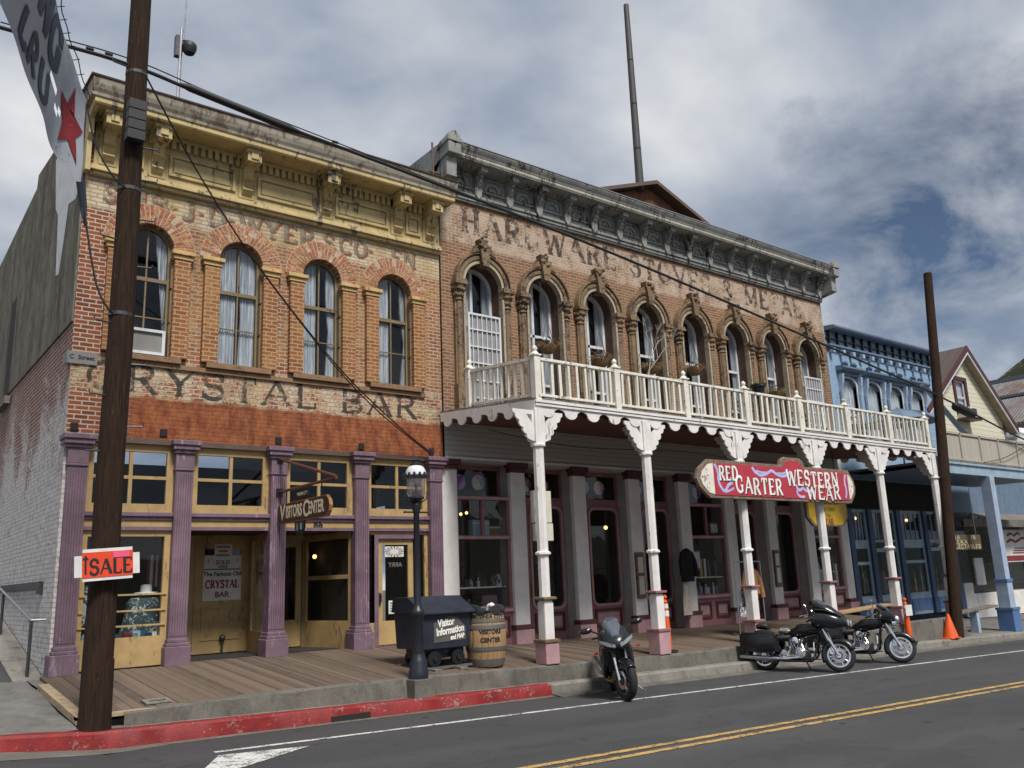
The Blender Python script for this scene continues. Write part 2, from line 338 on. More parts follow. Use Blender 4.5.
M['yellowclap'] = boards('pale yellow clapboard', ((0.62, 0.60, 0.49), (0.66, 0.64, 0.53)), (0.28, 0.25, 0.15), 'z', 0.19, 0.4, 0.6, (0.50, 0.46, 0.30), 0.06)
M['greywood'] = paint('bare grey weathered wood', (0.15, 0.135, 0.12), (0.06, 0.05, 0.045), 0.35, 0.9, 5, 0.3)
M['bluetrim'] = paint('slate blue paint', (0.120, 0.175, 0.25), (0.06, 0.07, 0.09), 0.14, 0.55, 3)
M['bluepale'] = paint('pale blue paint', (0.27, 0.37, 0.45), (0.12, 0.14, 0.16), 0.14, 0.5, 3)
M['bluedark'] = paint('deep blue paint', (0.028, 0.062, 0.13), (0.02, 0.03, 0.06), 0.14, 0.5, 3)
M['bluewhite'] = paint('light blue post paint', (0.33, 0.41, 0.54), (0.16, 0.18, 0.22), 0.12, 0.5, 3)
M['bluemid'] = paint('mid blue panel paint', (0.085, 0.17, 0.36), (0.05, 0.07, 0.14), 0.1, 0.5, 3)
M['pierwhite'] = paint('white pier paint', (0.72, 0.70, 0.68), (0.36, 0.31, 0.28), 0.10, 0.55, 3, 0.10, streak=True)
M['polegrey'] = paint('dark grey pole', (0.055, 0.055, 0.055), (0.10, 0.095, 0.09), 0.2, 0.6)
M['jambshade'] = paint('shaded white jamb paint', (0.40, 0.385, 0.37), (0.2, 0.17, 0.15), 0.12, 0.6)  # white paint greyed to carry the shade on the jamb sides
M['beige'] = boards('beige slatted panel', ((0.40, 0.37, 0.32), (0.47, 0.44, 0.38)), (0.20, 0.18, 0.15), 'x', 0.10, 0.5, 0.7, (0.33, 0.30, 0.26), 0.12)
M['brownroof'] = boards('brown ribbed metal roof', ((0.095, 0.070, 0.058), (0.11, 0.08, 0.066)), (0.05, 0.035, 0.03), 'y', 0.45, 0.5, 0.5, (0.08, 0.06, 0.05), 0.05)
M['burgundy'] = paint('burgundy barge board', (0.07, 0.022, 0.026), None, 0, 0.5)
M['soffit'] = paint('tan soffit', (0.33, 0.27, 0.18), None, 0, 0.7)
def rustroof():
    q = NT('rusty corrugated sheet')
    x, y, z = q.xyz(); a = q.noise(0.6, 5, 0.7, stretch=(1, 1.5, 0.4))
    c = q.mix(q.ramp(a, 0.42, 0.6), (0.22, 0.225, 0.24), (0.15, 0.10, 0.075))
    w = q.math('SINE', q.math('MULTIPLY', y, 40)); q.bump(w, 0.5, 0.03); return q.done(c, 0.6, 0.3)
M['rustroof'] = rustroof()
M['rustboards'] = boards('red brown vertical boards', ((0.17, 0.075, 0.04), (0.24, 0.115, 0.06)), (0.04, 0.02, 0.014), 'x', 0.22, 0.4, 0.85, (0.09, 0.05, 0.035), 0.06)
M['tin'] = paint('dull grey tin', (0.26, 0.26, 0.27), (0.12, 0.11, 0.1), 0.2, 0.5, 3)
M['black'] = paint('black gloss paint', (0.012, 0.013, 0.016), None, 0, 0.35, 4, 0.3)
M['lampblack'] = paint('dark iron lamp paint', (0.013, 0.016, 0.024), (0.05, 0.05, 0.05), 0.06, 0.4, 5, 0.3)
M['cartblack'] = paint('blue black painted timber', (0.020, 0.025, 0.040), (0.05, 0.05, 0.055), 0.10, 0.5, 5, 0.3)
M['bikeblack'] = paint('black motorcycle paint', (0.010, 0.011, 0.013), None, 0, 0.18, 4, 0.2)
M['bikegrey'] = paint('blue grey motorcycle paint', (0.014, 0.017, 0.021), None, 0, 0.22, 4, 0.2)
M['plasticblack'] = paint('matt black plastic', (0.018, 0.018, 0.02), None, 0, 0.55, 8, 0.3)
M['rubber'] = paint('tyre rubber', (0.016, 0.016, 0.017), None, 0, 0.85, 8, 0.3)
M['chrome'] = paint('chrome', (0.86, 0.87, 0.88), None, 0, 0.14, 8, 0.1, metal=1.0)
M['steel'] = paint('brushed steel', (0.48, 0.48, 0.49), None, 0, 0.32, 8, 0.2, metal=0.9)
M['darksteel'] = paint('dark engine metal', (0.09, 0.09, 0.095), None, 0, 0.4, 8, 0.3, metal=0.7)
M['gold'] = paint('gold anodised metal', (0.45, 0.26, 0.07), None, 0, 0.35, 8, 0.2, metal=0.8)
M['leather'] = paint('black leather', (0.016, 0.015, 0.016), None, 0, 0.5, 12, 0.3, bump=0.2)
M['redlens'] = paint('red lens', (0.30, 0.03, 0.03), None, 0, 0.2)
M['headlens'] = paint('headlamp lens', (0.62, 0.66, 0.70), None, 0, 0.1, 8, 0.2, metal=0.6)
M['windscreen'] = paint('smoked windscreen', (0.12, 0.14, 0.17), None, 0, 0.08, 4, 0.25, metal=0.35)
M['orange'] = paint('safety orange plastic', (0.72, 0.10, 0.016), (0.30, 0.07, 0.03), 0.22, 0.5, 5, 0.12)
M['reflective'] = paint('reflective white band', (0.66, 0.66, 0.64), None, 0, 0.4)
M['paper'] = paint('white paper', (0.62, 0.62, 0.60), (0.45, 0.44, 0.42), 0.08, 0.8)
M['ivory'] = paint('cream sign face', (0.58, 0.56, 0.46), (0.36, 0.33, 0.26), 0.10, 0.5)
M['ink'] = paint('black ink', (0.015, 0.014, 0.014), None, 0, 0.6)
M['inkred'] = paint('dark red ink', (0.20, 0.03, 0.028), None, 0, 0.6)
M['inkgrey'] = paint('faded grey ink', (0.20, 0.20, 0.19), None, 0, 0.7)
M['salered'] = paint('red orange poster paint', (0.70, 0.055, 0.014), None, 0, 0.6, 3, 0.08)
M['tapepink'] = paint('pink tape', (0.75, 0.10, 0.22), None, 0, 0.5)
M['signred'] = paint('carmine sign paint', (0.42, 0.035, 0.055), (0.33, 0.10, 0.09), 0.10, 0.5, 3, 0.12)
M['signcream'] = paint('sign cream lettering', (0.70, 0.64, 0.46), None, 0, 0.5)
M['signwhite'] = paint('sign white lettering', (0.78, 0.76, 0.72), None, 0, 0.5)
M['signlilac'] = paint('sign lilac ribbon', (0.42, 0.44, 0.72), None, 0, 0.5)
M['signmaroon'] = paint('dark maroon sign board', (0.050, 0.014, 0.012), (0.09, 0.03, 0.02), 0.1, 0.45)
M['signgold'] = paint('gold leaf edge', (0.30, 0.16, 0.05), None, 0, 0.4)
M['signframe'] = paint('carved grey brown frame', (0.17, 0.12, 0.085), (0.30, 0.24, 0.18), 0.3, 0.7, 7, 0.3)
M['signyellow'] = paint('yellow sign paint', (0.52, 0.33, 0.02), (0.25, 0.15, 0.03), 0.12, 0.5)
M['signbrown'] = paint('olive brown sign board', (0.10, 0.070, 0.035), (0.05, 0.035, 0.02), 0.2, 0.7)
M['copper'] = paint('copper tube', (0.16, 0.065, 0.045), None, 0, 0.4, 8, 0.2, metal=0.4)
M['cable'] = paint('cable sheath', (0.012, 0.012, 0.014), None, 0, 0.6)
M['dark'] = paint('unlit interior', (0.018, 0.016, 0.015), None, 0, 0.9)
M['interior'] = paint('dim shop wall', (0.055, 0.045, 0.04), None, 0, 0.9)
M['curtain'] = None
def curt():
    q = NT('net curtain'); x, y, z = q.xyz()
    w = q.noise(7, 4, 0.6, stretch=(4, 4, 0.25)); c = q.mix(q.ramp(w, 0.35, 0.65), (0.30, 0.32, 0.37), (0.62, 0.64, 0.70))
    q.bump(w, 0.5, 0.03); return q.done(c, 0.9)
M['curtain'] = curt()
def glass():
    q = NT('window glass'); q.n.remove(q.b)
    tr = q.n.new('ShaderNodeBsdfTransparent'); tr.inputs[0].default_value = (0.95, 0.97, 0.97, 1)
    gl = q.n.new('ShaderNodeBsdfGlossy'); gl.inputs['Roughness'].default_value = 0.02
    lw = q.n.new('ShaderNodeFresnel'); lw.inputs['IOR'].default_value = 1.65
    mx = q.n.new('ShaderNodeMixShader'); gm = q.n.new('ShaderNodeNewGeometry'); q.lk(q.math('MULTIPLY', lw.outputs[0], q.math('SUBTRACT', 1.0, gm.outputs['Backfacing'])), mx.inputs[0]); q.lk(tr.outputs[0], mx.inputs[1]); q.lk(gl.outputs[0], mx.inputs[2])
    bm = q.n.new('ShaderNodeBump'); bm.inputs['Strength'].default_value = 0.05; bm.inputs['Distance'].default_value = 0.05
    q.lk(q.noise(1.6, 2), bm.inputs['Height']); q.lk(bm.outputs[0], gl.inputs['Normal'])
    q.lk(mx.outputs[0], q.o.inputs[0]); return q.m
M['glass'] = glass()
def stained():
    q = NT('stained glass'); v = q.n.new('ShaderNodeTexVoronoi'); v.inputs['Scale'].default_value = 6; q.lk(q.tc, v.inputs['Vector'])
    c = q.mix(0.45, v.outputs['Color'], (0.20, 0.03, 0.02)); return q.done(c, 0.15)
M['stained'] = stained()
def faded(name, col, thr=0.5, w=0.06, s=9):
    """painted lettering worn through to what it was painted on"""
    q = NT(name); q.done(col, 0.9)
    a = q.math('ADD', q.math('MULTIPLY', q.noise(s, 7, 0.75), 0.7), q.math('MULTIPLY', q.noise(1.6, 4, 0.6), 0.5))
    q.put(q.ramp(a, thr - w, thr + w, 0.0, 0.92), q.b.inputs['Alpha']); return q.m
M['letterdark'] = faded('faded black sign lettering', (0.050, 0.045, 0.036), 0.57, 0.06, 8)
M['letterghost'] = faded('ghost sign lettering', (0.062, 0.044, 0.038), 0.612, 0.06, 8)
M['lettergrey'] = faded('ghost sign lettering grey green', (0.22, 0.205, 0.155), 0.57)
M['letterred'] = faded('ghost sign shadow red', (0.24, 0.075, 0.04), 0.55)
M['warm'] = emis('warm bulb', (1.0, 0.62, 0.22), 3.0)
M['globe'] = paint('milk glass', (0.62, 0.64, 0.68), None, 0, 0.2)
def lampglass():
    q = NT('hazy lamp glass'); q.n.remove(q.b)
    tr = q.n.new('ShaderNodeBsdfTransparent'); df = q.n.new('ShaderNodeBsdfTranslucent'); df.inputs[0].default_value = (.8, .8, .8, 1)
    gl = q.n.new('ShaderNodeBsdfGlossy'); gl.inputs['Roughness'].default_value = 0.05
    a = q.n.new('ShaderNodeMixShader'); a.inputs[0].default_value = 0.35; q.lk(tr.outputs[0], a.inputs[1]); q.lk(df.outputs[0], a.inputs[2])
    b = q.n.new('ShaderNodeMixShader'); b.inputs[0].default_value = 0.16; q.lk(a.outputs[0], b.inputs[1]); q.lk(gl.outputs[0], b.inputs[2])
    q.lk(b.outputs[0], q.o.inputs[0]); return q.m
M['lampglass'] = lampglass()
M['bannerwhite'] = paint('white vinyl', (0.40, 0.43, 0.48), (0.24, 0.26, 0.30), 0.16, 0.55, 2.5, 0.10)
M['bannerblue'] = paint('navy banner print', (0.045, 0.06, 0.09), None, 0, 0.55)
M['bannerred'] = paint('dark red banner print', (0.24, 0.02, 0.028), None, 0, 0.55)
M['barrelwood'] = boards('oak staves', ((0.36, 0.225, 0.105), (0.44, 0.285, 0.15)), (0.13, 0.075, 0.035), 'x', 0.085, 0.3, 0.6, (0.24, 0.14, 0.07), 0.07)
M['hoop'] = paint('iron hoop', (0.10, 0.098, 0.095), (0.06, 0.045, 0.035), 0.2, 0.6)
M['bag'] = paint('bin liner', (0.035, 0.037, 0.042), None, 0, 0.3)
M['straw'] = paint('dry plant stems', (0.20, 0.13, 0.055), (0.10, 0.065, 0.03), 0.3, 0.9, 12, 0.4)
M['leafgreen'] = paint('plant leaves', (0.045, 0.075, 0.025), (0.09, 0.10, 0.04), 0.3, 0.7, 12, 0.4)
M['twig'] = paint('bare pale twigs', (0.36, 0.33, 0.29), None, 0, 0.8)
M['clothblack'] = paint('black cloth', (0.010, 0.010, 0.012), None, 0, 0.9, 8, 0.4)
M['clothcream'] = paint('cream cloth', (0.48, 0.45, 0.38), None, 0, 0.9, 8, 0.2)
M['clothbrown'] = paint('tan suede', (0.26, 0.125, 0.05), None, 0, 0.9, 8, 0.3)
M['clothprint'] = paint('black and white print', (0.48, 0.50, 0.56), (0.02, 0.02, 0.03), 0.55, 0.9, 6, 0.2)
M['benchwood'] = paint('bench plank wood', (0.36, 0.24, 0.12), (0.17, 0.11, 0.06), 0.3, 0.8, 6)
M['shrub'] = paint('hillside scrub', (0.030, 0.034, 0.020), (0.05, 0.05, 0.03), 0.3, 0.95, 4, 0.4)  # kept dark for the added slope's reflection in the panes
def hillm():
    q = NT('dry hill ground'); k = q.noise(0.11, 8, 0.75)
    c = q.mix(q.ramp(q.noise(0.02, 5), 0.35, 0.65), (0.19, 0.135, 0.085), (0.26, 0.19, 0.12))
    c = q.mix(q.ramp(k, 0.38, 0.45), c, (0.030, 0.034, 0.022)); return q.done(c, 0.95, spec=0.1)
M['hill'] = hillm()
M['merch'] = None
def merch():
    q = NT('mixed goods'); v = q.n.new('ShaderNodeTexVoronoi'); v.inputs['Scale'].default_value = 16; q.lk(q.tc, v.inputs['Vector'])
    c = q.mix(0.55, v.outputs['Color'], (0.08, 0.08, 0.09)); c = q.mix(0.72, c, (0.05, 0.05, 0.055)); return q.done(c, 0.6)
M['merch'] = merch()
M['crowd'] = paint('speckled cloth', (0.03, 0.05, 0.055), (0.42, 0.48, 0.48), 0.42, 0.8, 5, 0.3)

# ------------------------------------------------------------------ mesh helpers
OFF = {}
class MB:
    def __init__(s): s.v = []; s.f = []
    def add(s, vs, fs):
        k = len(s.v); s.v += [tuple(v) for v in vs]; s.f += [tuple(i + k for i in f) for f in fs]; return s
    def box(s, x0, x1, y0, y1, z0, z1):
        return s.add([(x0, y0, z0), (x1, y0, z0), (x1, y1, z0), (x0, y1, z0), (x0, y0, z1), (x1, y0, z1), (x1, y1, z1), (x0, y1, z1)],
                     [(0, 3, 2, 1), (4, 5, 6, 7), (0, 1, 5, 4), (1, 2, 6, 5), (2, 3, 7, 6), (3, 0, 4, 7)])
    def prism(s, poly, plane, a, b):
        """polygon extruded between a and b; plane 'xz' extrudes along y, 'yz' along x, 'xy' along z"""
        def P(p, t): return {'xz': (p[0], t, p[1]), 'yz': (t, p[0], p[1]), 'xy': (p[0], p[1], t)}[plane]
        n = len(poly); vs = [P(p, a) for p in poly] + [P(p, b) for p in poly]
        tri = tessellate_polygon([[Vector((p[0], p[1], 0)) for p in poly]])
        fs = [tuple(t) for t in tri] + [tuple(i + n for i in reversed(t)) for t in tri]
        fs += [(i, (i + 1) % n, n + (i + 1) % n, n + i) for i in range(n)]
        return s.add(vs, fs)
    def holed(s, outer, holes, y, depth=0.0, hs=None):
        """upright sheet in the xz plane with holes; depth extrudes the reveals of the holes backwards"""
        loops = [outer] + holes; flat = [p for l in loops for p in l]
        tri = tessellate_polygon([[Vector((p[0], p[1], 0)) for p in l] for l in loops])
        s.add([(p[0], y, p[1]) for p in flat], [tuple(t) for t in tri])
        if depth:
            for h in holes: (hs or s).strip(h, y, y + depth)
        return s
    def strip(s, loop, y0, y1, closed=True):
        n = len(loop); vs = [(p[0], y0, p[1]) for p in loop] + [(p[0], y1, p[1]) for p in loop]
        return s.add(vs, [(i, (i + 1) % n, n + (i + 1) % n, n + i) for i in range(n if closed else n - 1)])
    def ring(s, inner, outer, y0, y1):
        """band between two matching open outlines, extruded y0..y1"""
        n = len(inner)
        vs = [(p[0], y, p[1]) for y in (y0, y1) for l in (inner, outer) for p in l]
        fs = []
        for i in range(n - 1):
            a, b, c, d = i, i + 1, n + i + 1, n + i
            fs += [(a, b, c, d), (2 * n + a, 2 * n + d, 2 * n + c, 2 * n + b), (a, 2 * n + a, 2 * n + b, b), (d, c, 2 * n + c, 2 * n + d)]
        fs += [(0, n, 3 * n, 2 * n), (n - 1, 3 * n - 1, 4 * n - 1, 2 * n - 1)]
        return s.add(vs, fs)
    def lathe(s, prof, c=(0, 0, 0), n=24, axis='z', caps=True, sq=False):
        k = len(prof); vs = []
        for i in range(n):
            a = 2 * PI * (i + (0.5 if sq else 0)) / n; ca, sa = math.cos(a), math.sin(a)
            for r, h in prof:
                p = (r * ca, r * sa, h)
                if axis == 'y': p = (p[0], p[2], p[1])
                elif axis == 'x': p = (p[2], p[0], p[1])
                vs.append((c[0] + p[0], c[1] + p[1], c[2] + p[2]))
        fs = []
        for i in range(n):
            j = (i + 1) % n
            for t in range(k - 1): fs.append((i * k + t, j * k + t, j * k + t + 1, i * k + t + 1))
        if caps:
            fs.append(tuple(i * k for i in reversed(range(n)))); fs.append(tuple(i * k + k - 1 for i in range(n)))
        return s.add(vs, fs)
    def tube(s, pts, r, n=8, r2=None, caps=True):
        pts = [Vector(p) for p in pts]; m = len(pts); vs = []; fs = []
        prev = None
        for i, p in enumerate(pts):
            d = (pts[min(i + 1, m - 1)] - pts[max(i - 1, 0)]).normalized()
            if prev is None:
                u = d.cross(Vector((0, 0, 1)));
                if u.length < 1e-3: u = d.cross(Vector((1, 0, 0)))
            else: u = prev - d * prev.dot(d)
            u.normalize(); prev = u; w = d.cross(u)
            rr = r if r2 is None else r + (r2 - r) * i / (m - 1)
            if isinstance(r, (list, tuple)): rr = r[i]
            for k in range(n):
                a = 2 * PI * k / n; vs.append(p + (u * math.cos(a) + w * math.sin(a)) * rr)
        for i in range(m - 1):
            for k in range(n):
                k2 = (k + 1) % n; fs.append((i * n + k, i * n + k2, (i + 1) * n + k2, (i + 1) * n + k))
        if caps: fs += [tuple(reversed(range(n))), tuple(range((m - 1) * n, m * n))]
        return s.add(vs, fs)
    def loft(s, secs, n=16, e=2.0, caps=True):
        """rounded body along x: secs = (x, yc, zc, ry, rz)"""
        vs = []; fs = []
        for x, yc, zc, ry, rz in secs:
            for k in range(n):
                a = 2 * PI * k / n; c, q = math.cos(a), math.sin(a)
                vs.append((x, yc + ry * math.copysign(abs(c) ** (2 / e), c), zc + rz * math.copysign(abs(q) ** (2 / e), q)))
        for i in range(len(secs) - 1):
            for k in range(n):
                k2 = (k + 1) % n; fs.append((i * n + k, i * n + k2, (i + 1) * n + k2, (i + 1) * n + k))
        if caps: fs += [tuple(reversed(range(n))), tuple(range((len(secs) - 1) * n, len(secs) * n))]
        return s.add(vs, fs)
    def ball(s, c, r, n=12, m=8, sz=1.0):
        return s.lathe([(max(1e-4, r * math.sin(PI * i / m)), -r * sz * math.cos(PI * i / m)) for i in range(m + 1)], c, n, caps=False)
    def ribbon(s, pts, w, y, t=None):
        """flat painted stroke in the xz plane facing -y"""
        m = len(pts); vs = []
        for i in range(m):
            a = Vector(pts[max(i - 1, 0)]); b = Vector(pts[min(i + 1, m - 1)]); d = (b - a)
            d = d.normalized() if d.length > 1e-9 else Vector((1, 0)); nx, nz = -d.y, d.x
            ww = w[i] if isinstance(w, (list, tuple)) else w
            vs += [(pts[i][0] + nx * ww / 2, y, pts[i][1] + nz * ww / 2), (pts[i][0] - nx * ww / 2, y, pts[i][1] - nz * ww / 2)]
        return s.add(vs, [(2 * i, 2 * i + 1, 2 * i + 3, 2 * i + 2) for i in range(m - 1)])
    def move(s, fn): s.v = [tuple(fn(Vector(v))) for v in s.v]; return s
    def build(s, name, mat, parent=None, smooth=False, bevel=0.0, seg=2):
        o = Vector(OFF.get(parent.name, (0, 0, 0))) if parent else Vector((0, 0, 0))
        me = bpy.data.meshes.new(name); me.from_pydata([Vector(v) - o for v in s.v], [], s.f)
        bm = bmesh.new(); bm.from_mesh(me); bmesh.ops.recalc_face_normals(bm, faces=bm.faces); bm.to_mesh(me); bm.free()
        me.materials.append(M[mat] if isinstance(mat, str) else mat)
        ob = bpy.data.objects.new(name, me); COL.objects.link(ob)
        if smooth:
            for p in me.polygons: p.use_smooth = True
            try: me.set_sharp_from_angle(angle=R(38))
            except Exception: pass
        if bevel:
            b = ob.modifiers.new('Bevel', 'BEVEL'); b.width = bevel; b.segments = seg; b.limit_method = 'ANGLE'; b.angle_limit = R(35)
        if parent: ob.parent = parent; OFF[ob.name] = OFF.get(parent.name, (0, 0, 0))
        else: OFF[ob.name] = (0, 0, 0)
        return ob

def thing(name, label, cat, loc=(0, 0, 0), group=None):
    o = bpy.data.objects.new(name, None); COL.objects.link(o); o.location = loc; o.empty_display_size = 0.2
    o['label'] = label; o['category'] = cat
    if group: o['group'] = group
    OFF[o.name] = tuple(loc); return o
def tag(o, label, cat, group=None):
    o['label'] = label; o['category'] = cat
    if group: o['group'] = group
    return o
def struct(o, kind='structure'): o['kind'] = kind; return o
def copy_tree(o, parent=None):
    c = o.copy(); COL.objects.link(c)
    if parent: c.parent = parent
    for k in list(o.children): copy_tree(k, c)
    return c
def arc(cx, cz, rx, rz, a0, a1, n=16):
    return [(cx + rx * math.cos(R(a0 + (a1 - a0) * i / n)), cz + rz * math.sin(R(a0 + (a1 - a0) * i / n))) for i in range(n + 1)]
def arch(xc, zs, r, zb, n=18):
    """closed outline: upright opening with a round head"""
    return [(xc - r, zb), (xc + r, zb)] + arc(xc, zs, r, r, 0, 180, n)
def rect(x0, x1, z0, z1): return [(x0, z0), (x1, z0), (x1, z1), (x0, z1)]

def text(s, size, loc, mat, parent, name='lettering', bold=0.0, ext=0.002, align='CENTER', rotz=0.0, shear=0.0, sx=1.0, tilt=0.0, mirror=False, spacing=1.0):
    cu = bpy.data.curves.new('t', 'FONT'); cu.body = s; cu.size = size; cu.offset = bold; cu.extrude = ext; cu.align_x = align; cu.align_y = 'CENTER'; cu.shear = shear
    cu.resolution_u = 3; cu.space_character = spacing
    ob = bpy.data.objects.new('t', cu); COL.objects.link(ob)
    me = bpy.data.meshes.new_from_object(ob.evaluated_get(bpy.context.evaluated_depsgraph_get()))
    bpy.data.objects.remove(ob); bpy.data.curves.remove(cu)
    o = Vector(OFF.get(parent.name, (0, 0, 0))) if parent else Vector((0, 0, 0))
    m = Matrix.Translation(Vector(loc) - o) @ Matrix.Rotation(rotz, 4, 'Z') @ Matrix.Rotation(R(90), 4, 'X') @ Matrix.Rotation(tilt, 4, 'Z') @ Matrix.Diagonal((-sx if mirror else sx, 1, 1, 1))
    me.transform(m); me.materials.clear(); me.materials.append(M[mat]); me.name = name
    r = bpy.data.objects.new(name, me); COL.objects.link(r); r.parent = parent; OFF[r.name] = tuple(o); return r

# stroke letters: (points, weight, serif) in a box one unit high
def _G():
    V = lambda x, w=1.0: ([(x, 0), (x, 1)], w, 1)
    g = {}
    g['A'] = (.74, [([(.04, 0), (.37, 1)], .55, 2), ([(.37, 1), (.70, 0)], 1, 2), ([(.16, .36), (.58, .36)], .5, 0)])
    g['B'] = (.66, [V(.12), (arc(.30, .76, .24, .24, 90, -90), .8, 0), (arc(.32, .27, .29, .27, 90, -90), .9, 0), ([(.12, 1), (.3, 1)], .5, 0), ([(.12, .52), (.32, .52)], .5, 0), ([(.12, 0), (.32, 0)], .5, 0)])
    g['C'] = (.72, [(arc(.40, .5, .34, .5, 48, 312, 20), .85, 0), ([(.64, .66), (.64, .98)], .45, 0)])
    g['D'] = (.74, [V(.12), (arc(.26, .5, .40, .5, 90, -90, 18), .9, 0), ([(.12, 1), (.28, 1)], .5, 0), ([(.12, 0), (.28, 0)], .5, 0)])
    g['E'] = (.62, [V(.12), ([(.12, .98), (.56, .98)], .55, 0), ([(.12, .5), (.46, .5)], .5, 0), ([(.12, .02), (.58, .02)], .55, 0), ([(.55, .80), (.55, 1)], .45, 0), ([(.57, 0), (.57, .22)], .45, 0)])
    g['F'] = (.60, g['E'][1][:3] + [([(.55, .80), (.55, 1)], .45, 0)])
    g['G'] = (.76, g['C'][1] + [([(.62, .02), (.62, .42)], .8, 0), ([(.46, .42), (.74, .42)], .45, 0)])
    g['H'] = (.76, [V(.14), V(.62), ([(.14, .5), (.62, .5)], .5, 0)])
    g['I'] = (.30, [V(.15)])
    g['J'] = (.50, [([(.36, 1), (.36, .24)] + arc(.2, .22, .16, .2, 0, -160, 8), .9, 0), ([(.2, 1), (.5, 1)], .4, 0)])
    g['L'] = (.60, [V(.14), ([(.14, .02), (.56, .02)], .55, 0), ([(.55, 0), (.55, .24)], .45, 0)])
    g['M'] = (.92, [([(.12, 0), (.12, 1)], .6, 1), V(.78), ([(.12, 1), (.45, .12)], .95, 0), ([(.45, .12), (.78, 1)], .5, 0)])
    g['N'] = (.78, [([(.12, 0), (.12, 1)], .6, 1), ([(.64, 0), (.64, 1)], .6, 1), ([(.12, 1), (.64, 0)], 1, 0)])
    g['O'] = (.78, [(arc(.39, .5, .31, .5, 0, 360, 26), .85, 0)])
    g['R'] = (.70, [V(.12), (arc(.30, .745, .25, .255, 90, -90), .85, 0), ([(.12, 1), (.3, 1)], .5, 0), ([(.12, .49), (.3, .49)], .5, 0), ([(.32, .49), (.62, 0)], .95, 2)])
    g['S'] = (.62, [([(.53, .72)] + arc(.31, .745, .215, .255, 20, 250, 12) + arc(.31, .265, .235, .265, 80, -160, 14), .9, 0), ([(.535, .70), (.535, .98)], .4, 0), ([(.075, .02), (.075, .30)], .4, 0)])
    g['T'] = (.66, [V(.33), ([(.05, .98), (.61, .98)], .55, 0), ([(.06, .76), (.06, 1)], .45, 0), ([(.60, .76), (.60, 1)], .45, 0)])
    g['V'] = (.72, [([(.04, 1), (.36, 0)], 1, 2), ([(.36, 0), (.68, 1)], .55, 2)])
    g['W'] = (1.0, [([(.04, 1), (.28, 0)], 1, 2), ([(.28, 0), (.5, .9)], .5, 0), ([(.5, .9), (.72, 0)], 1, 0), ([(.72, 0), (.96, 1)], .5, 2)])
    g['Y'] = (.70, [([(.35, 0), (.35, .46)], 1, 1), ([(.04, 1), (.35, .46)], 1, 2), ([(.35, .46), (.66, 1)], .55, 2)])
    g['&'] = (.78, [([(.70, .02), (.22, .70)] + arc(.36, .80, .17, .2, 190, -20, 12) + [(.18, .42)] + arc(.32, .23, .24, .23, 140, 350, 12) + [(.70, .46)], .75, 0)])
    g['8'] = (.62, [(arc(.31, .74, .2, .25, 0, 360, 18), .8, 0), (arc(.31, .25, .25, .25, 0, 360, 18), .9, 0)])
    g['U'] = (.74, [([(.14, 1), (.14, .30)] + arc(.37, .28, .23, .28, 180, 360, 10) + [(.60, 1)], .8, 0), ([(.02, .98), (.26, .98)], .45, 0), ([(.50, .98), (.70, .98)], .45, 0)])
    g['K'] = (.70, [V(.12), ([(.62, 1), (.14, .42)], .55, 2), ([(.28, .56), (.64, 0)], .95, 2)])
    g['.'] = (.26, [([(.06, .42), (.06, .58)], 1.1, 0)])
    g[' '] = (.42, [])
    return g
GLY = _G()
def letters(mb, s, x, z, h, y, w=0.17, sx=1.0, gap=0.10, serif=0.36, slope=0.0, jit=0.0, rnd=None):
    """draws a line of capitals, returns the x where it ends"""
    for ch in s:
        adv, st = GLY[ch]; dz = (rnd.uniform(-jit, jit) if rnd else 0); rot = (rnd.uniform(-jit, jit) * 1.2 if rnd else 0)
        yk = y
        for pts, wt, sf in st:
            q = []
            for px, pz in pts:
                lx, lz = px * h * sx, pz * h
                q.append((x + lx * math.cos(rot) - lz * math.sin(rot), z + dz + lx * math.sin(rot) + lz * math.cos(rot) + (x + lx) * slope))
            mb.ribbon(q, w * h * wt, yk); yk -= 0.0004
            if sf and serif:
                for e in ((q[0], q[-1])):
                    mb.ribbon([(e[0] - serif * h * 0.5 * (0.8 if sf == 2 else 1), e[1]), (e[0] + serif * h * 0.5 * (0.8 if sf == 2 else 1), e[1])], w * h * 0.42, yk); yk -= 0.0004
        x += (adv + gap) * h * sx
    return x
def width(s, h, sx=1.0, gap=0.10): return sum((GLY[c][0] + gap) * h * sx for c in s)
# ================================================================== GROUND
def lerp(tab, x):
    if x <= tab[0][0]: return tab[0][1]
    for (a, va), (b, vb) in zip(tab, tab[1:]):
        if x <= b: return va + (vb - va) * (x - a) / (b - a)
    return tab[-1][1]
def ROAD(x): return -0.65 - 0.018 * x if x >= 0 else -0.65 + 0.115 * min(-x, 3.2)
KT = [(-3, -0.22), (-1.08, -0.345), (0, -0.43), (4, -0.53), (9, -0.62), (18, -0.77), (26, -0.95), (60, -1.58)]
def KERB(x): return lerp(KT, x)
EDGE = [(-0.3, -0.28), (2.1, -0.24), (5, -0.26), (7.5, -0.32), (10.3, -0.385), (19, -0.40), (22.4, -0.52), (23, -0.55)]
WALLZ = [(7.2, 0.0), (9.2, -0.20), (21.8, -0.22), (22.9, -0.50)]
def DECK(x, y): return lerp(WALLZ, x) + (lerp(EDGE, x) - lerp(WALLZ, x)) * min(1.15, -y / 3.2)
def grid(xs, ys, zf):
    m = MB(); n = len(ys)
    m.add([(x, y, zf(x, y)) for x in xs for y in ys], [(i * n + j, (i + 1) * n + j, (i + 1) * n + j + 1, i * n + j + 1) for i in range(len(xs) - 1) for j in range(n - 1)])
    return m
XS = [-60, -20, -3.2, -2, -1, 0, 4, 9, 18, 26, 60, 200]
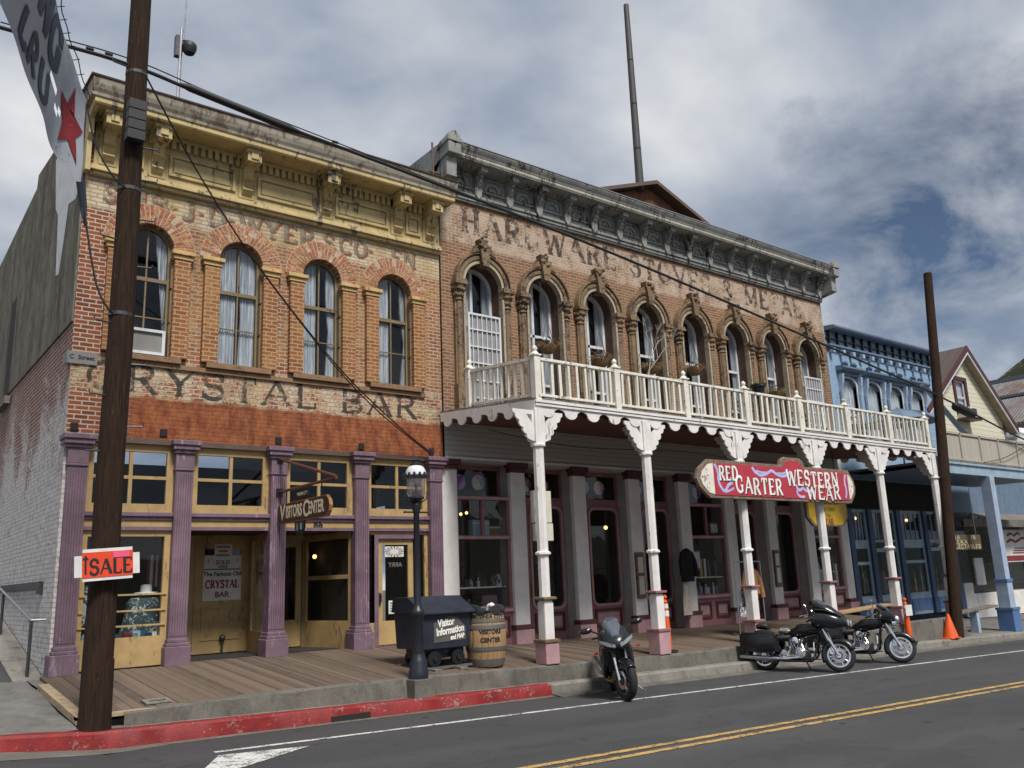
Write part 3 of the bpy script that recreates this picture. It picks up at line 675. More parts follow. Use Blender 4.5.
gz = lambda x, y: ROAD(x) - 0.12 - (0.0 if y < 30 else 0.0)
struct(grid([-900, -60, -3.2, 0, 26, 200, 900], [-900, -40, 0.0, 40, 900], lambda x, y: (ROAD(max(-3.2, x)) - 0.35 if x < 250 else ROAD(250) - .35)).build('ground', 'earth'))
struct(grid(XS, [-22, -14, -8, -3.6], lambda x, y: ROAD(x)).build('road', 'asphalt'))
def mark(pts, name, mat, w, lift=0.006):
    m = MB(); vs = []
    for i, (x, y) in enumerate(pts):
        a = Vector(pts[max(i - 1, 0)]); b = Vector(pts[min(i + 1, len(pts) - 1)]); d = (b - a).normalized(); nx, ny = -d.y * w / 2, d.x * w / 2
        vs += [(x + nx, y + ny, ROAD(x) + lift), (x - nx, y - ny, ROAD(x) + lift)]
    m.add(vs, [(2 * i, 2 * i + 1, 2 * i + 3, 2 * i + 2) for i in range(len(pts) - 1)])
    return struct(m.build(name, mat))
def line(x0, y0, x1, y1, n=24): return [(x0 + (x1 - x0) * i / n, y0 + (y1 - y0) * i / n) for i in range(n + 1)]
mark(line(0.95, -4.78, 60, -7.3, 60), 'edge_line', 'roadwhite', 0.10)
mark(line(-4, -7.85, 60, -10.1, 60), 'centre_line', 'roadyellow', 0.11)
mark(line(-4, -8.10, 60, -10.35, 60), 'centre_line', 'roadyellow', 0.11)
am = MB(); q = [(1.66, -5.12), (0.98, -5.02), (0.72, -5.62), (-0.2, -5.85), (0.6, -6.0)]
am.add([(x, y, ROAD(x) + .007) for x, y in [(1.95, -5.22), (0.92, -5.02), (0.30, -6.1), (0.9, -5.9)]], [(0, 1, 2, 3)])
struct(am.build('arrow_marking', 'roadwhite'))
def along(xs, prof):
    m = MB(); vs = []; n = None
    for x in xs:
        p = prof(x); n = len(p); vs += [(x, y, z) for y, z in p]
    fs = [(i * n + j, (i + 1) * n + j, (i + 1) * n + j + 1, i * n + j + 1) for i in range(len(xs) - 1) for j in range(n - 1)]
    m.add(vs, fs); return m
def frange(a, b, s):
    n = max(1, int(round((b - a) / s))); return [a + (b - a) * i / n for i in range(n + 1)]
rk = random.Random(3)
def jit(a=0.006): return rk.uniform(-a, a)
struct(along(frange(-3.2, 7.1, 0.22), lambda x: [(-3.475 + jit(), KERB(x) - 0.004), (-3.49, KERB(x) + 0.006 + jit(.004)), (-3.62 + jit(.005), KERB(x) + jit(.004)), (-3.65 + jit(.008), KERB(x) - 0.03), (-3.67 + jit(.006), ROAD(x) - 0.06)]).build('kerb', 'redkerb', smooth=True))
struct(along(frange(7.1, 60, 0.35), lambda x: [(-3.475, KERB(x) - 0.004), (-3.49, KERB(x) + 0.004 + jit(.003)), (-3.60, KERB(x) + jit(.003)), (-3.64 + jit(.005), KERB(x) - 0.03), (-3.66, ROAD(x) - 0.06)]).build('kerb', 'ledge', smooth=True))
struct(along(frange(-0.25, 60, 0.5), lambda x: [(-3.2, KERB(x) - 0.002 if x < 23 else KERB(x) + .012), (-3.48, KERB(x))]).build('pavement_ledge', 'ledge'))
struct(along(frange(7.1, 40, 1), lambda x: [(-3.655, ROAD(x) + 0.03), (-3.9, ROAD(x) + 0.008), (-3.95, ROAD(x) + 0.004)]).build('gutter', 'concrete'))
struct(along(frange(0.6, 7.1, 0.5), lambda x: [(-3.66, ROAD(x) + 0.012), (-3.74, ROAD(x) + 0.008), (-3.78, ROAD(x) + .004)]).build('gutter', 'concrete'))
struct(along(frange(-3.2, 0.75, 0.3), lambda x: [(-3.66, ROAD(x) + .015), (-3.75 - max(0, (0.7 - x)) * 0.22, ROAD(x) + 0.010), (-3.80 - max(0, (0.7 - x)) * 0.24, ROAD(x) + 0.004)]).build('gutter', 'concrete'))
# concrete riser under the boardwalk edge
def rt(x):
    if 18.9 < x < 22.75: return -0.30
    return min(DECK(x, -3.2) + 0.004 + jit(.004), 0)
mr = along(frange(0.30, 22.75, 0.18), lambda x: [(-3.19, rt(x)), (-3.32 + jit(), rt(x) - .002), (-3.35 + jit(.018), rt(x) - 0.03 + jit(.012)), (-3.37 + jit(.018), KERB(x) - 0.05)])
struct(mr.build('boardwalk_kerb', 'concrete', smooth=True))
# boardwalk planks
pk = random.Random(11); mb = MB(); x = -0.10
while x < 22.85:
    w = 0.142; g = pk.uniform(.005, .009); dz = pk.uniform(-.003, .003); y1 = 1.6 if 2.0 < x < 5.3 else -0.02
    if x > 7.6: y1 = 0.5
    segs = [y1, 0.0, -0.8, -1.6, -2.4, -3.195] if y1 > 0.01 else [y1, -0.8, -1.6, -2.4, -3.195]
    vs = []; fs = []
    for y in segs:
        zc = [DECK(xx, min(y, 0)) + dz for xx in (x, x + w - g)]
        vs += [(x, y, zc[0]), (x + w - g, y, zc[1]), (x + w - g, y, zc[1] - .04), (x, y, zc[0] - .04)]
    for i in range(len(segs) - 1):
        a, b = 4 * i, 4 * i + 4
        for k in range(4): fs.append((a + k, a + (k + 1) % 4, b + (k + 1) % 4, b + k))
    fs += [(0, 1, 2, 3), (4 * len(segs) - 1, 4 * len(segs) - 2, 4 * len(segs) - 3, 4 * len(segs) - 4)]
    mb.add(vs, fs); x += w
struct(mb.build('boardwalk', 'deck'))
struct(grid(frange(-.2, 22.8, 1), [-3.19, 0, 1.8], lambda x, y: DECK(x, min(0, y)) - 0.09).build('boardwalk_base', 'dark'))
mb = MB()
mb.add([(-.25, -.75, -.055), (-.105, -.75, -.055), (-.105, -3.32, -.272), (-.25, -3.32, -.272), (-.25, -.75, -.14), (-.105, -.75, -.14), (-.105, -3.32, -.36), (-.25, -3.32, -.36)],
       [(0, 1, 2, 3), (7, 6, 5, 4), (0, 4, 5, 1), (1, 5, 6, 2), (2, 6, 7, 3), (3, 7, 4, 0)])
mb.add([(-.25, -3.20, -.262), (1.2, -3.20, -.262), (1.2, -3.32, -.262), (-.25, -3.32, -.268), (-.25, -3.20, -.31), (1.2, -3.2, -.31), (1.2, -3.32, -.31), (-.25, -3.32, -.31)],
       [(0, 1, 2, 3), (7, 6, 5, 4), (0, 4, 5, 1), (1, 5, 6, 2), (2, 6, 7, 3), (3, 7, 4, 0)])
struct(mb.build('boardwalk_edge', 'deckedge'))
# pavement at the corner, side ramp, side street
def PAVE(x, y): return -0.06 + (KERB(x) + 0.06) * max(0, min(1, (-y) / 3.46)) if y < 0 else -0.06 + 0.15 * y
struct(grid(frange(-3.2, -0.245, 0.5), frange(-3.48, 0.1, 0.4), lambda x, y: PAVE(x, y) + (0.02 * math.sin(x * 5 + y * 3))).build('pavement', 'pave', smooth=True))
struct(grid([-.26, -.1, 0.35], frange(-3.48, -3.18, .15), lambda x, y: KERB(x) + .004).build('pavement', 'pave'))
struct(grid([-.26, -.1, 0.0], [-.76, -.3, .1], lambda x, y: -.055 + .05 * y).build('pavement', 'pave'))
rz = lambda y: -0.075 + 0.19 * y
m = MB(); m.add([(-.02, -.12, rz(-.12)), (-.02, 9, rz(9)), (-.46, 9, rz(9)), (-.44, .15, rz(.15)), (-.30, -.12, rz(-.12)), (-.02, -.12, -.5), (-.02, 9, -.5), (-.46, 9, -.5), (-.44, .15, -.5), (-.30, -.12, -.5)],
                [(0, 1, 2, 3, 4), (0, 5, 9, 4), (4, 9, 8, 3), (3, 8, 7, 2)])
struct(m.build('concrete_path', 'ledge'))
struct(grid([-6, -3, -1, -.40], frange(0.05, 12, .8), lambda x, y: -0.10 + 0.175 * y).build('side_street', 'asphalt'))
struct(grid(frange(22.8, 60, 1), [-3.21, -1.5, 0.6], lambda x, y: KERB(x) + 0.012 + (y + 3.2) * 0.05).build('pavement', 'pave'))

# drain box set in the boardwalk corner
m = MB(); m.box(.62, 1.0, -3.06, -2.80, -.245, -.212)
d = thing('drain_cover', 'small pale framed drain cover set into the boardwalk corner', 'drain cover', (.8, -2.93, -.24))
m2 = MB(); m2.ring([(.70, 0), (.92, 0), (.92, .14), (.70, .14), (.70, 0)], [(.64, -.06), (.98, -.06), (.98, .2), (.64, .2), (.64, -.06)], 0, .02)
m2.move(lambda v: Vector((v.x, -3.0 + v.z, -.236 + v.y + (-3.0 + v.z + 3.0) * .08))); m2.build('frame', 'ledge', d)
m3 = MB().box(.70, .92, -3.0, -2.86, -.25, -.228); m3.build('grate', 'dark', d)

# distant hill on the right, and an unseen slope added to darken the pane reflections
hr = random.Random(5); m = MB(); vs = []; nx = 40; ny = 12
for i in range(nx + 1):
    for j in range(ny + 1):
        X = 225 + 130 * i / nx; Y = -20 + 130 * j / ny
        h = 79.5 - ((X - 300) / 75) ** 2 * 45 - max(0, (Y - 90)) * 0.25 + (40 - Y) * .32 * (1 if Y < 90 else 1) + hr.uniform(-1.2, 1.2)
        vs.append((X, Y, max(-6, h)))
m.add(vs, [(i * (ny + 1) + j, (i + 1) * (ny + 1) + j, (i + 1) * (ny + 1) + j + 1, i * (ny + 1) + j + 1) for i in range(nx) for j in range(ny)])
struct(m.build('hill', 'hill', smooth=True))
m = MB(); vs = []
for i in range(31):
    for j in range(4):
        X = -90 + 8 * i; h = (10 + 4 * math.sin(i * .7) + hr.uniform(-.8, .8)) * (j / 3.0)
        vs.append((X, -34 - 22 * j, -1.2 + h))
m.add(vs, [(i * 4 + j, (i + 1) * 4 + j, (i + 1) * 4 + j + 1, i * 4 + j + 1) for i in range(30) for j in range(3)])
struct(m.build('unseen_slope', 'shrub'))

# ================================================================== CORNER BUILDING
B1 = thing('brick_building', 'two storey red brick corner building with ochre cornice and purple shopfront columns', 'building', (0, 0, 0))
def P(name, mb, mat, par, **k): return mb.build(name, mat, par, **k)
W1X = [1.15, 2.84, 4.53, 6.22]; WR, WS, WB = 0.42, 7.33, 5.27
FR = [(0, 3.79), (7.42, 3.79), (7.42, 9.6), (0, 9.6)]
m = MB(); m.holed(FR, [arch(x, WS, WR, WB) for x in W1X], 0.0, 0.26)
m.add([(0, 0, -.4), (0, 13, -.4), (0, 13, 9.9), (0, 5.05, 10.2), (0, 5.0, 10.5), (0, .2, 9.98), (0, 0, 9.6), (0, 0, 3.79)], [(0, 1, 2, 3, 4, 5, 6, 7)])
wall = P('wall', m, 'brick1', B1)
wall.data.materials.append(M['brick1side'])
for p in wall.data.polygons:
    if abs(p.normal.x) > .7 and p.area > 5: p.material_index = 1
P('corner_brick', MB().box(.002, .10, -.003, .2, -.1, 3.79), 'brick1side', B1)
P('roof', MB().box(.02, 7.44, .1, 13, 9.2, 9.3).box(7.40, 7.43, .0, 13, 3.6, 9.6), 'dark', B1)
P('render_coat', MB().prism([(.05, 5.74), (13, 5.74), (13, 9.88), (5.07, 10.18), (5.0, 10.48), (.25, 9.96), (.05, 9.6)], 'yz', -.03, .0), 'stucco', B1)
P('whitewash_patch', MB().prism([(2.87, 9.91), (2.45, 8.7), (2.13, 8.43), (1.85, 7.1), (1.60, 7.05), (1.42, 7.46), (1.15, 8.29), (.52, 8.15), (.36, 8.28), (.3, 9.3), (1.2, 9.98)], 'yz', -.035, -.031), 'reflective', B1)
P('slit_opening', MB().box(-.036, -.03, 6.55, 7.25, 5.75, 8.05), 'dark', B1)  # flat dark sheet on the render, the opening's shade in its colour
P('timber_ledge', MB().box(-.14, -.031, 6.2, 7.6, 5.45, 5.62), 'greywood', B1)
P('iron_beam', MB().box(-.05, -.004, .9, 6.5, 1.33, 1.45).box(-.07, -.004, .85, 1.05, 1.24, 1.45), 'darksteel', B1)

# windows of the upper floor
wr = random.Random(21)
for i, xc in enumerate(W1X):
    fr = MB(); fr.ring([(xc - .36, WB)] + arc(xc, WS, .36, .36, 180, 0) + [(xc + .36, WB)], [(xc - .425, WB)] + arc(xc, WS, .425, .425, 180, 0) + [(xc + .425, WB)], .13, .22)
    fr.box(xc - .37, xc + .37, .14, .20, 6.70, 6.77).box(xc - .37, xc + .37, .14, .21, WB, WB + .07)
    fr.box(xc - .014, xc + .014, .150, .185, WB + .05, 7.69)
    fr.box(xc - .36, xc + .36, .152, .18, 6.01, 6.03)
    f = P('window', fr, 'tandark', B1)
    P('pane', MB().prism(arch(xc, WS, .365, WB), 'xz', .166, .170), 'glass', f)
    sh = MB()
    for zz in (5.3, 5.95, 6.6): sh.box(xc + .395, xc + .418, .01, .13, zz, zz + .6)
    P('shutter', sh, 'tandark', f)
    cu = MB(); n = 22
    for s_ in (-1, 1):
        vs = []; a, b = (.02, .40)
        for k in range(n + 1):
            u = a + (b - a) * k / n
            for zz in (WB, 6.3, 7.0, 7.72):
                pull = (0.0 if zz < 7.3 else 0.0); uu = u
                if i == 0: uu = max(u, .40 - (zz - WB) * .11) if s_ > 0 else max(u, .28)
                elif s_ > 0: uu = max(u, (.05, .05, .17, .24)[i] + (.10 if 6.2 < zz < 6.5 else 0) * i / 3)
                elif i == 2: uu = max(u, .04)
                vs.append((xc + s_ * uu, .215 + .022 * math.sin(k * 2.3 + i + s_) + (0.02 if zz > 7 else 0), zz))
        cu.add(vs, [(k * 4 + j, (k + 1) * 4 + j, (k + 1) * 4 + j + 1, k * 4 + j + 1) for k in range(n) for j in range(3)])
    P('curtain', cu, 'curtain', f, smooth=True)
    P('sill', MB().box(xc - .62, xc + .62, -.10, .12, WB - .10, WB), 'sill', f, bevel=.01)
    # brick arch: pale joints with radial bricks set in them
    P('arch_joint', MB().ring(arc(xc, WS, .425, .425, 180, 0, 24), arc(xc, WS, .80, .80, 180, 0, 24), -.021, .05), 'mortar', f)
    vb = MB(); nb = 25
    for ro, r1 in ((.43, .60), (.612, .785)):
        for k in range(nb):
            a0 = 180 - 180 * k / nb - 1.0; a1 = 180 - 180 * (k + 1) / nb + 1.0
            d = wr.uniform(-.006, .006)
            vb.ring(arc(xc, WS, ro, ro, a0, a1, 1), arc(xc, WS, r1, r1, a0, a1, 1), -.026 + d, .0)
    P('brick_arch', vb, 'voussoir', f)
    for s_ in (-1, 1):
        a = xc + s_ * .425; b = xc + s_ * .715; lo, hi = min(a, b), max(a, b)
        P('brick_strip', MB().box(lo, hi, -.10, -.002, WB, 7.14), 'pilaster', f)
        P('capital', MB().box(lo - .03, hi + .03, -.12, -.003, 7.14, 7.22).box(lo - .065, hi + .065, -.16, -.003, 7.222, 7.30), 'ochre', f, bevel=.008)
P('string_course', MB().box(.55, 6.95, -.045, -.002, WB - .19, WB - .11), 'sill', B1)
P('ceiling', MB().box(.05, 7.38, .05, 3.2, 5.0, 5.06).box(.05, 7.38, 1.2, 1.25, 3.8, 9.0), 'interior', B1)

# cornice
cz = MB(); cz.box(.10, 7.38, -.07, -.004, 8.62, 9.52)
cz.box(.04, 7.40, -.10, -.003, 8.44, 8.50).box(.04, 7.40, -.15, -.003, 8.502, 8.56).box(.04, 7.40, -.11, -.003, 8.562, 8.62)
cz.box(.06, 7.40, -.16, -.07, 9.44, 9.52)
corn = P('cornice', cz, 'yellowtrim', B1, bevel=.008)
prof = [(-.0, 9.52), (-.60, 9.52), (-.62, 9.55), (-.62, 9.63), (-.64, 9.645), (.0, 9.645)]
P('soffit_board', MB().prism(prof, 'yz', -.05, 7.46), 'yellowtrim', corn)
prof = [(0, 9.647), (-.645, 9.647), (-.655, 9.70), (-.69, 9.76), (-.72, 9.84), (-.735, 9.92), (-.735, 9.955), (0, 9.985)]
P('crown_moulding', MB().prism(prof, 'yz', -.12, 7.47), 'crown', corn)
P('capping', MB().prism([(.25, 9.985), (-.76, 9.958), (-.77, 9.985), (.25, 10.03)], 'yz', -.16, 7.47), 'cap', corn)
P('end_board', MB().prism([(0, 8.44), (-.2, 8.44), (-.2, 9.0), (-.3, 9.1), (-.3, 9.4), (-.62, 9.52), (0, 9.52)], 'yz', -.052, .03), 'yellowtrim', corn)
dn = MB(); x = .45
while x < 7.25: dn.box(x, x + .075, -.155, -.071, 9.28, 9.44); x += .135
P('dentil_band', dn, 'yellowtrim', corn)
CX = [.32, 1.16, 2.86, 4.55, 6.26, 7.08]
for a, b in zip(CX, CX[1:]):
    pm = MB(); lo, hi = a + .22, b - .22
    pm.ring([(lo + .06, 8.80), (hi - .06, 8.80), (hi - .06, 9.12), (lo + .06, 9.12), (lo + .06, 8.80)], [(lo, 8.74), (hi, 8.74), (hi, 9.18), (lo, 9.18), (lo, 8.74)], -.11, -.071)
    pm.box(lo + .09, hi - .09, -.095, -.071, 8.83, 9.09)
    P('panel', pm, 'yellowtrim', corn, bevel=.006)
    if hi - lo > 1:
        text('CLOTHING' if a < 2 else 'MERCHANTS' if a < 4 else 'HATS', .17, ((lo + hi) / 2, -.099, 8.96), 'letterdark', corn, 'panel_lettering', ext=.0005, bold=.004) if False else None
for x in CX:
    c_ = MB(); c_.box(x - .14, x + .14, -.50, -.07, 9.26, 9.515).box(x - .17, x + .17, -.53, -.07, 9.44, 9.518)
    sc = [(-.07, 9.26), (-.46, 9.26)] + arc(-.33, 9.12, .13, .13, 60, -80, 8) + [(-.20, 8.98), (-.15, 8.86), (-.20, 8.80), (-.12, 8.72), (-.07, 8.72)]
    c_.prism(sc, 'yz', x - .10, x + .10)
    c_.box(x - .15, x + .15, -.10, -.071, 8.64, 9.26)
    c_.box(x - .07, x + .07, -.525, -.50, 9.31, 9.45)
    P('console', c_, 'yellowtrim', corn, bevel=.008)

# painted lettering on the two cream bands
lm = MB(); cry = 'CRYSTAL BAR'; h = .47; sx = 1.05; wd = width(cry, h, sx, .13)
fx = (6.86 - .24) / wd
letters(lm, cry, .24, 4.61, h, -.006, .19, sx * fx, .13, .30)
P('painted_lettering', lm, 'letterdark', B1)
for dx, dz, yy, mat in ((.035, -.035, -.006, 'letterred'), (0, 0, -.012, 'lettergrey')):
    lm = MB(); letters(lm, 'S', .30 + dx, 8.02 + dz, .34, yy, .2); letters(lm, 'I', .92 + dx, 7.98 + dz, .38, yy, .2)
    x = letters(lm, 'B.J.D.WYER', 1.12 + dx, 7.99 + dz, .37, yy, .24, 1.22, .16, .30)
    x = letters(lm, 'S', x + .12, 8.02 + dz, .34, yy, .2, 1.2, .14, .3)
    x = letters(lm, 'CO.', 4.9 + dx, 8.02 + dz, .34, yy, .24, 1.2, .12, .3)
    letters(lm, 'FN', 6.15 + dx, 8.02 + dz, .34, yy, .2, 1.2, .14, .3)
    P('painted_lettering', lm, mat, B1)

# shopfront
CC = [.20, 1.92, 3.66, 5.40, 7.15]
def fluted(xc):
    m = MB(); m.box(xc - .15, xc + .15, -.10, .20, .42, 3.30)
    for k in range(7): m.box(xc - .135 + k * .0405, xc - .135 + k * .0405 + .024, -.115, -.10, .47, 3.22)
    c = P('column', m, 'purple', B1)
    P('base', MB().box(xc - .215, xc + .215, -.17, .2, -.02, .30).box(xc - .19, xc + .19, -.15, .2, .30, .36).box(xc - .17, xc + .17, -.13, .2, .36, .42), 'purple', c, bevel=.012)
    P('capital', MB().box(xc - .16, xc + .16, -.115, .2, 3.30, 3.56).box(xc - .17, xc + .17, -.125, .2, 3.26, 3.30).box(xc - .19, xc + .19, -.15, .2, 3.56, 3.62).box(xc - .225, xc + .225, -.19, .2, 3.62, 3.70).box(xc - .25, xc + .25, -.22, .2, 3.70, 3.785), 'purple', c, bevel=.01)
for x in CC: fluted(x)
P('lintel', MB().box(.05, 7.36, -.05, .2, 3.70, 3.79), 'cap', B1)
for i in range(4):
    a, b = CC[i] + .151, CC[i + 1] - .151
    tf = MB(); tf.holed(rect(a, b, 2.53, 3.70), [rect(a + .12, b - .12, 2.68, 3.57)], .03, .07)
    xm = (a + b) / 2; tf.box(xm - .03, xm + .03, .04, .09, 2.68, 3.57).box(a + .11, b - .11, .042, .088, 3.10, 3.155)
    t = P('transom_window', tf, 'tan', B1)
    P('pane', MB().box(a + .11, b - .11, .075, .080, 2.67, 3.58), 'glass', t)
    P('rail', MB().box(a, b, -.07, .08, 2.46, 2.53).box(a, b, -.03, .08, 2.40, 2.46), 'purple', B1, bevel=.008)
    P('fascia_board', MB().box(a, b, .0, .08, 2.29, 2.40), 'tan', B1)
    P('rail', MB().box(a, b, -.02, .08, 2.23, 2.29), 'purple', B1)
# bay one: display window
a, b = .351, 1.769
f = MB().holed(rect(a, b, .02, 2.23), [rect(a + .10, b - .10, .49, 2.13)], .03, .08)
dw = P('display_window', f, 'tan', B1)
P('pane', MB().box(a + .09, b - .09, .10, .105, .48, 2.14), 'glass', dw)
for zz in (1.16, .90, .66): P('guard_rail', MB().box(a + .03, b - .03, .005, .03, zz, zz + .028), 'tan', dw)
# bay four: door between sidelights
a, b = 5.551, 6.999
f = MB().holed(rect(a, b, .0, 2.23), [rect(a + .06, a + .22, .45, 2.16), rect(b - .24, b - .08, .45, 2.16), rect(5.83, 6.67, .0, 2.08)], .05, .06)
sf = P('door_surround', f, 'tan', B1)
P('pane', MB().box(a + .05, a + .23, .085, .09, .44, 2.17).box(b - .25, b - .07, .085, .09, .44, 2.17), 'glass', sf)
P('door_frame', MB().holed([(5.74, 0), (6.76, 0), (6.76, 2.17), (5.74, 2.17)], [rect(5.83, 6.67, .002, 2.08)], .03, .1), 'purple', sf)
f = MB().holed(rect(5.83, 6.67, .02, 2.08), [rect(5.95, 6.55, .47, 1.96)], .09, .05)
dr = P('door', f, 'tan', B1)
P('pane', MB().box(5.94, 6.56, .12, .125, .46, 1.97), 'glass', dr)
P('handle', MB().box(5.86, 5.90, .05, .09, .80, 1.02).tube([(5.88, .05, .84), (5.88, .01, .86), (5.88, .01, .98), (5.88, .05, 1.0)], .012), 'darksteel', dr)
for x in (.12, 1.55, 3.66, 5.42, 7.1): P('anchor_notch', MB().box(x - .06, x + .06, -.03, -.002, 3.86, 3.98), 'dark', B1)  # dark boxes stand for small shaded notches in the brick
struct(MB().box(3.0, 3.62, -3.672, -3.5, ROAD(3.3) - .05, ROAD(3.3) + .09).build('kerb_inlet', 'dark'))  # dark box on the kerb face stands for the shaded recess
# recessed entrance in bays two and three
VY = 1.55
f = MB().box(2.08, 5.30, VY, VY + .08, 2.12, 2.3).box(2.08, 2.69, VY, VY + .06, 0, 2.12).box(3.78, 4.25, VY, VY + .06, 0, 2.12)
f.box(2.05, 2.09, .1, VY + .02, 0, 2.24)
P('entrance_wall', f, 'tan', B1)
f = MB().holed(rect(2.70, 3.77, .03, 2.12), [rect(2.88, 3.59, 1.10, 1.98)], VY + .01, .04)
f.ring([(2.88, .30), (3.59, .30), (3.59, .85), (2.88, .85), (2.88, .30)], [(2.85, .27), (3.62, .27), (3.62, .88), (2.85, .88), (2.85, .27)], VY - .005, VY + .01)
dr = P('door', f, 'tan', B1); P('pane', MB().box(2.87, 3.60, VY + .03, VY + .035, 1.09, 1.99), 'glass', dr)
P('handle', MB().box(2.50, 2.55, VY - .03, VY, .84, 1.06).tube([(2.525, VY - .03, .86), (2.525, VY - .08, .9), (2.525, VY - .08, 1.0), (2.525, VY - .03, 1.04)], .014), 'darksteel', dr)
P('standpipe', MB().tube([(3.26, VY - .04, .02), (3.26, VY - .04, .25)], .02).ball((3.26, VY - .04, .30), .06), 'darksteel', dr, smooth=True)
f = MB().holed(rect(4.26, 4.88, .03, 2.12), [rect(4.38, 4.76, .55, 2.0)], VY + .01, .04)
dr = P('door', f, 'tan', B1); P('pane', MB().box(4.37, 4.77, VY + .03, VY + .035, .54, 2.01), 'glass', dr)
P('door_jamb', MB().box(4.88, 4.93, VY - .04, VY + .05, 0, 2.12).box(3.92, 3.96, VY - .02, VY + .0, 1.3, 1.75).box(3.98, 4.05, VY - .03, VY, 1.62, 1.78).box(3.98, 4.06, VY - .05, VY, 1.40, 1.52), 'tandark', B1)
def panel_between(p, q, z0, z1, holes, mat, name, par, th=.05):
    L = math.hypot(q[0] - p[0], q[1] - p[1]); ang = math.atan2(q[1] - p[1], q[0] - p[0])
    fn = lambda v: Vector((p[0] + v.x * math.cos(ang) - v.y * math.sin(ang), p[1] + v.x * math.sin(ang) + v.y * math.cos(ang), v.z))
    m = MB().holed(rect(0, L, z0, z1), [rect(*h) for h in holes], 0, th); m.holed(rect(0, L, z0, z1), [rect(*h) for h in holes], th)
    m.move(fn); o = P(name, m, mat, par)
    for h in holes: P('pane', MB().box(h[0] - .005, h[1] + .005, th * .45, th * .5, h[2] - .005, h[3] + .005).move(fn), 'glass', o)
    return o
panel_between((4.93, VY - .02), (5.24, .08), .0, 2.23, [(.07, 1.40, .52, 1.32), (.07, 1.40, 1.40, 2.1)], 'tan', 'side_window', B1)
panel_between((3.66, .12), (3.80, VY - .02), .0, 2.23, [(.10, 1.2, .40, 2.1)], 'tan', 'side_window', B1)
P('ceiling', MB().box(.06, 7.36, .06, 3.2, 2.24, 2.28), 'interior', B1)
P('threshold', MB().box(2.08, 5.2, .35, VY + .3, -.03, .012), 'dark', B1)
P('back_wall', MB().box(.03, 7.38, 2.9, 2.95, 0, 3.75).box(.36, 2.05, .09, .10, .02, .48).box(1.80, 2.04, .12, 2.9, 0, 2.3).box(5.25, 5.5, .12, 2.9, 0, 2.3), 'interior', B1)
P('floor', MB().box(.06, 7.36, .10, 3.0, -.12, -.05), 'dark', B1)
text('86', .20, (4.50, -.013, 2.345), 'ink', B1, 'house_number', bold=.004)

# ================================================================== HARDWARE BUILDING
B2X0, B2X1 = 7.45, 22.86
B2 = thing('brick_building', 'long two storey tan brick building with eight arched upper windows and grey green cornice', 'building', (7.45, 0, -.2))
W2X = [8.56 + 1.868 * i for i in range(8)]; R2, S2, B2B = .53, 7.90, 4.75
m = MB(); m.holed([(B2X0, 4.6), (B2X1, 4.6), (B2X1, 10.7), (B2X0, 10.7)], [arch(x, S2, R2, B2B) for x in W2X], 0.0)
m.add([(B2X1, 0, -.5), (B2X1, 12, -.5), (B2X1, 12, 10.7), (B2X1, 0, 10.7)], [(0, 1, 2, 3)])
m.add([(B2X0, 0, 3), (B2X0, 12, 3), (B2X0, 12, 10.9), (B2X0, 0, 10.9)], [(0, 1, 2, 3)])
P('wall', m, 'brick2', B2)
P('roof', MB().box(B2X0 + .02, B2X1 - .02, .1, 12, 10.3, 10.4), 'dark', B2)
P('ceiling', MB().box(B2X0 + .03, B2X1 - .03, 1.6, 1.65, 4.6, 10).box(B2X0 + .03, B2X1 - .03, .05, 1.6, 8.9, 8.95), 'interior', B2)
br = random.Random(8)
def lump(m, c, r, n, rnd, sq=1.0):
    for k in range(n): m.ball((c[0] + rnd.uniform(-r, r), c[1] + rnd.uniform(-.03, .02), c[2] + rnd.uniform(-r, r) * sq), r * rnd.uniform(.32, .5), 7, 5)
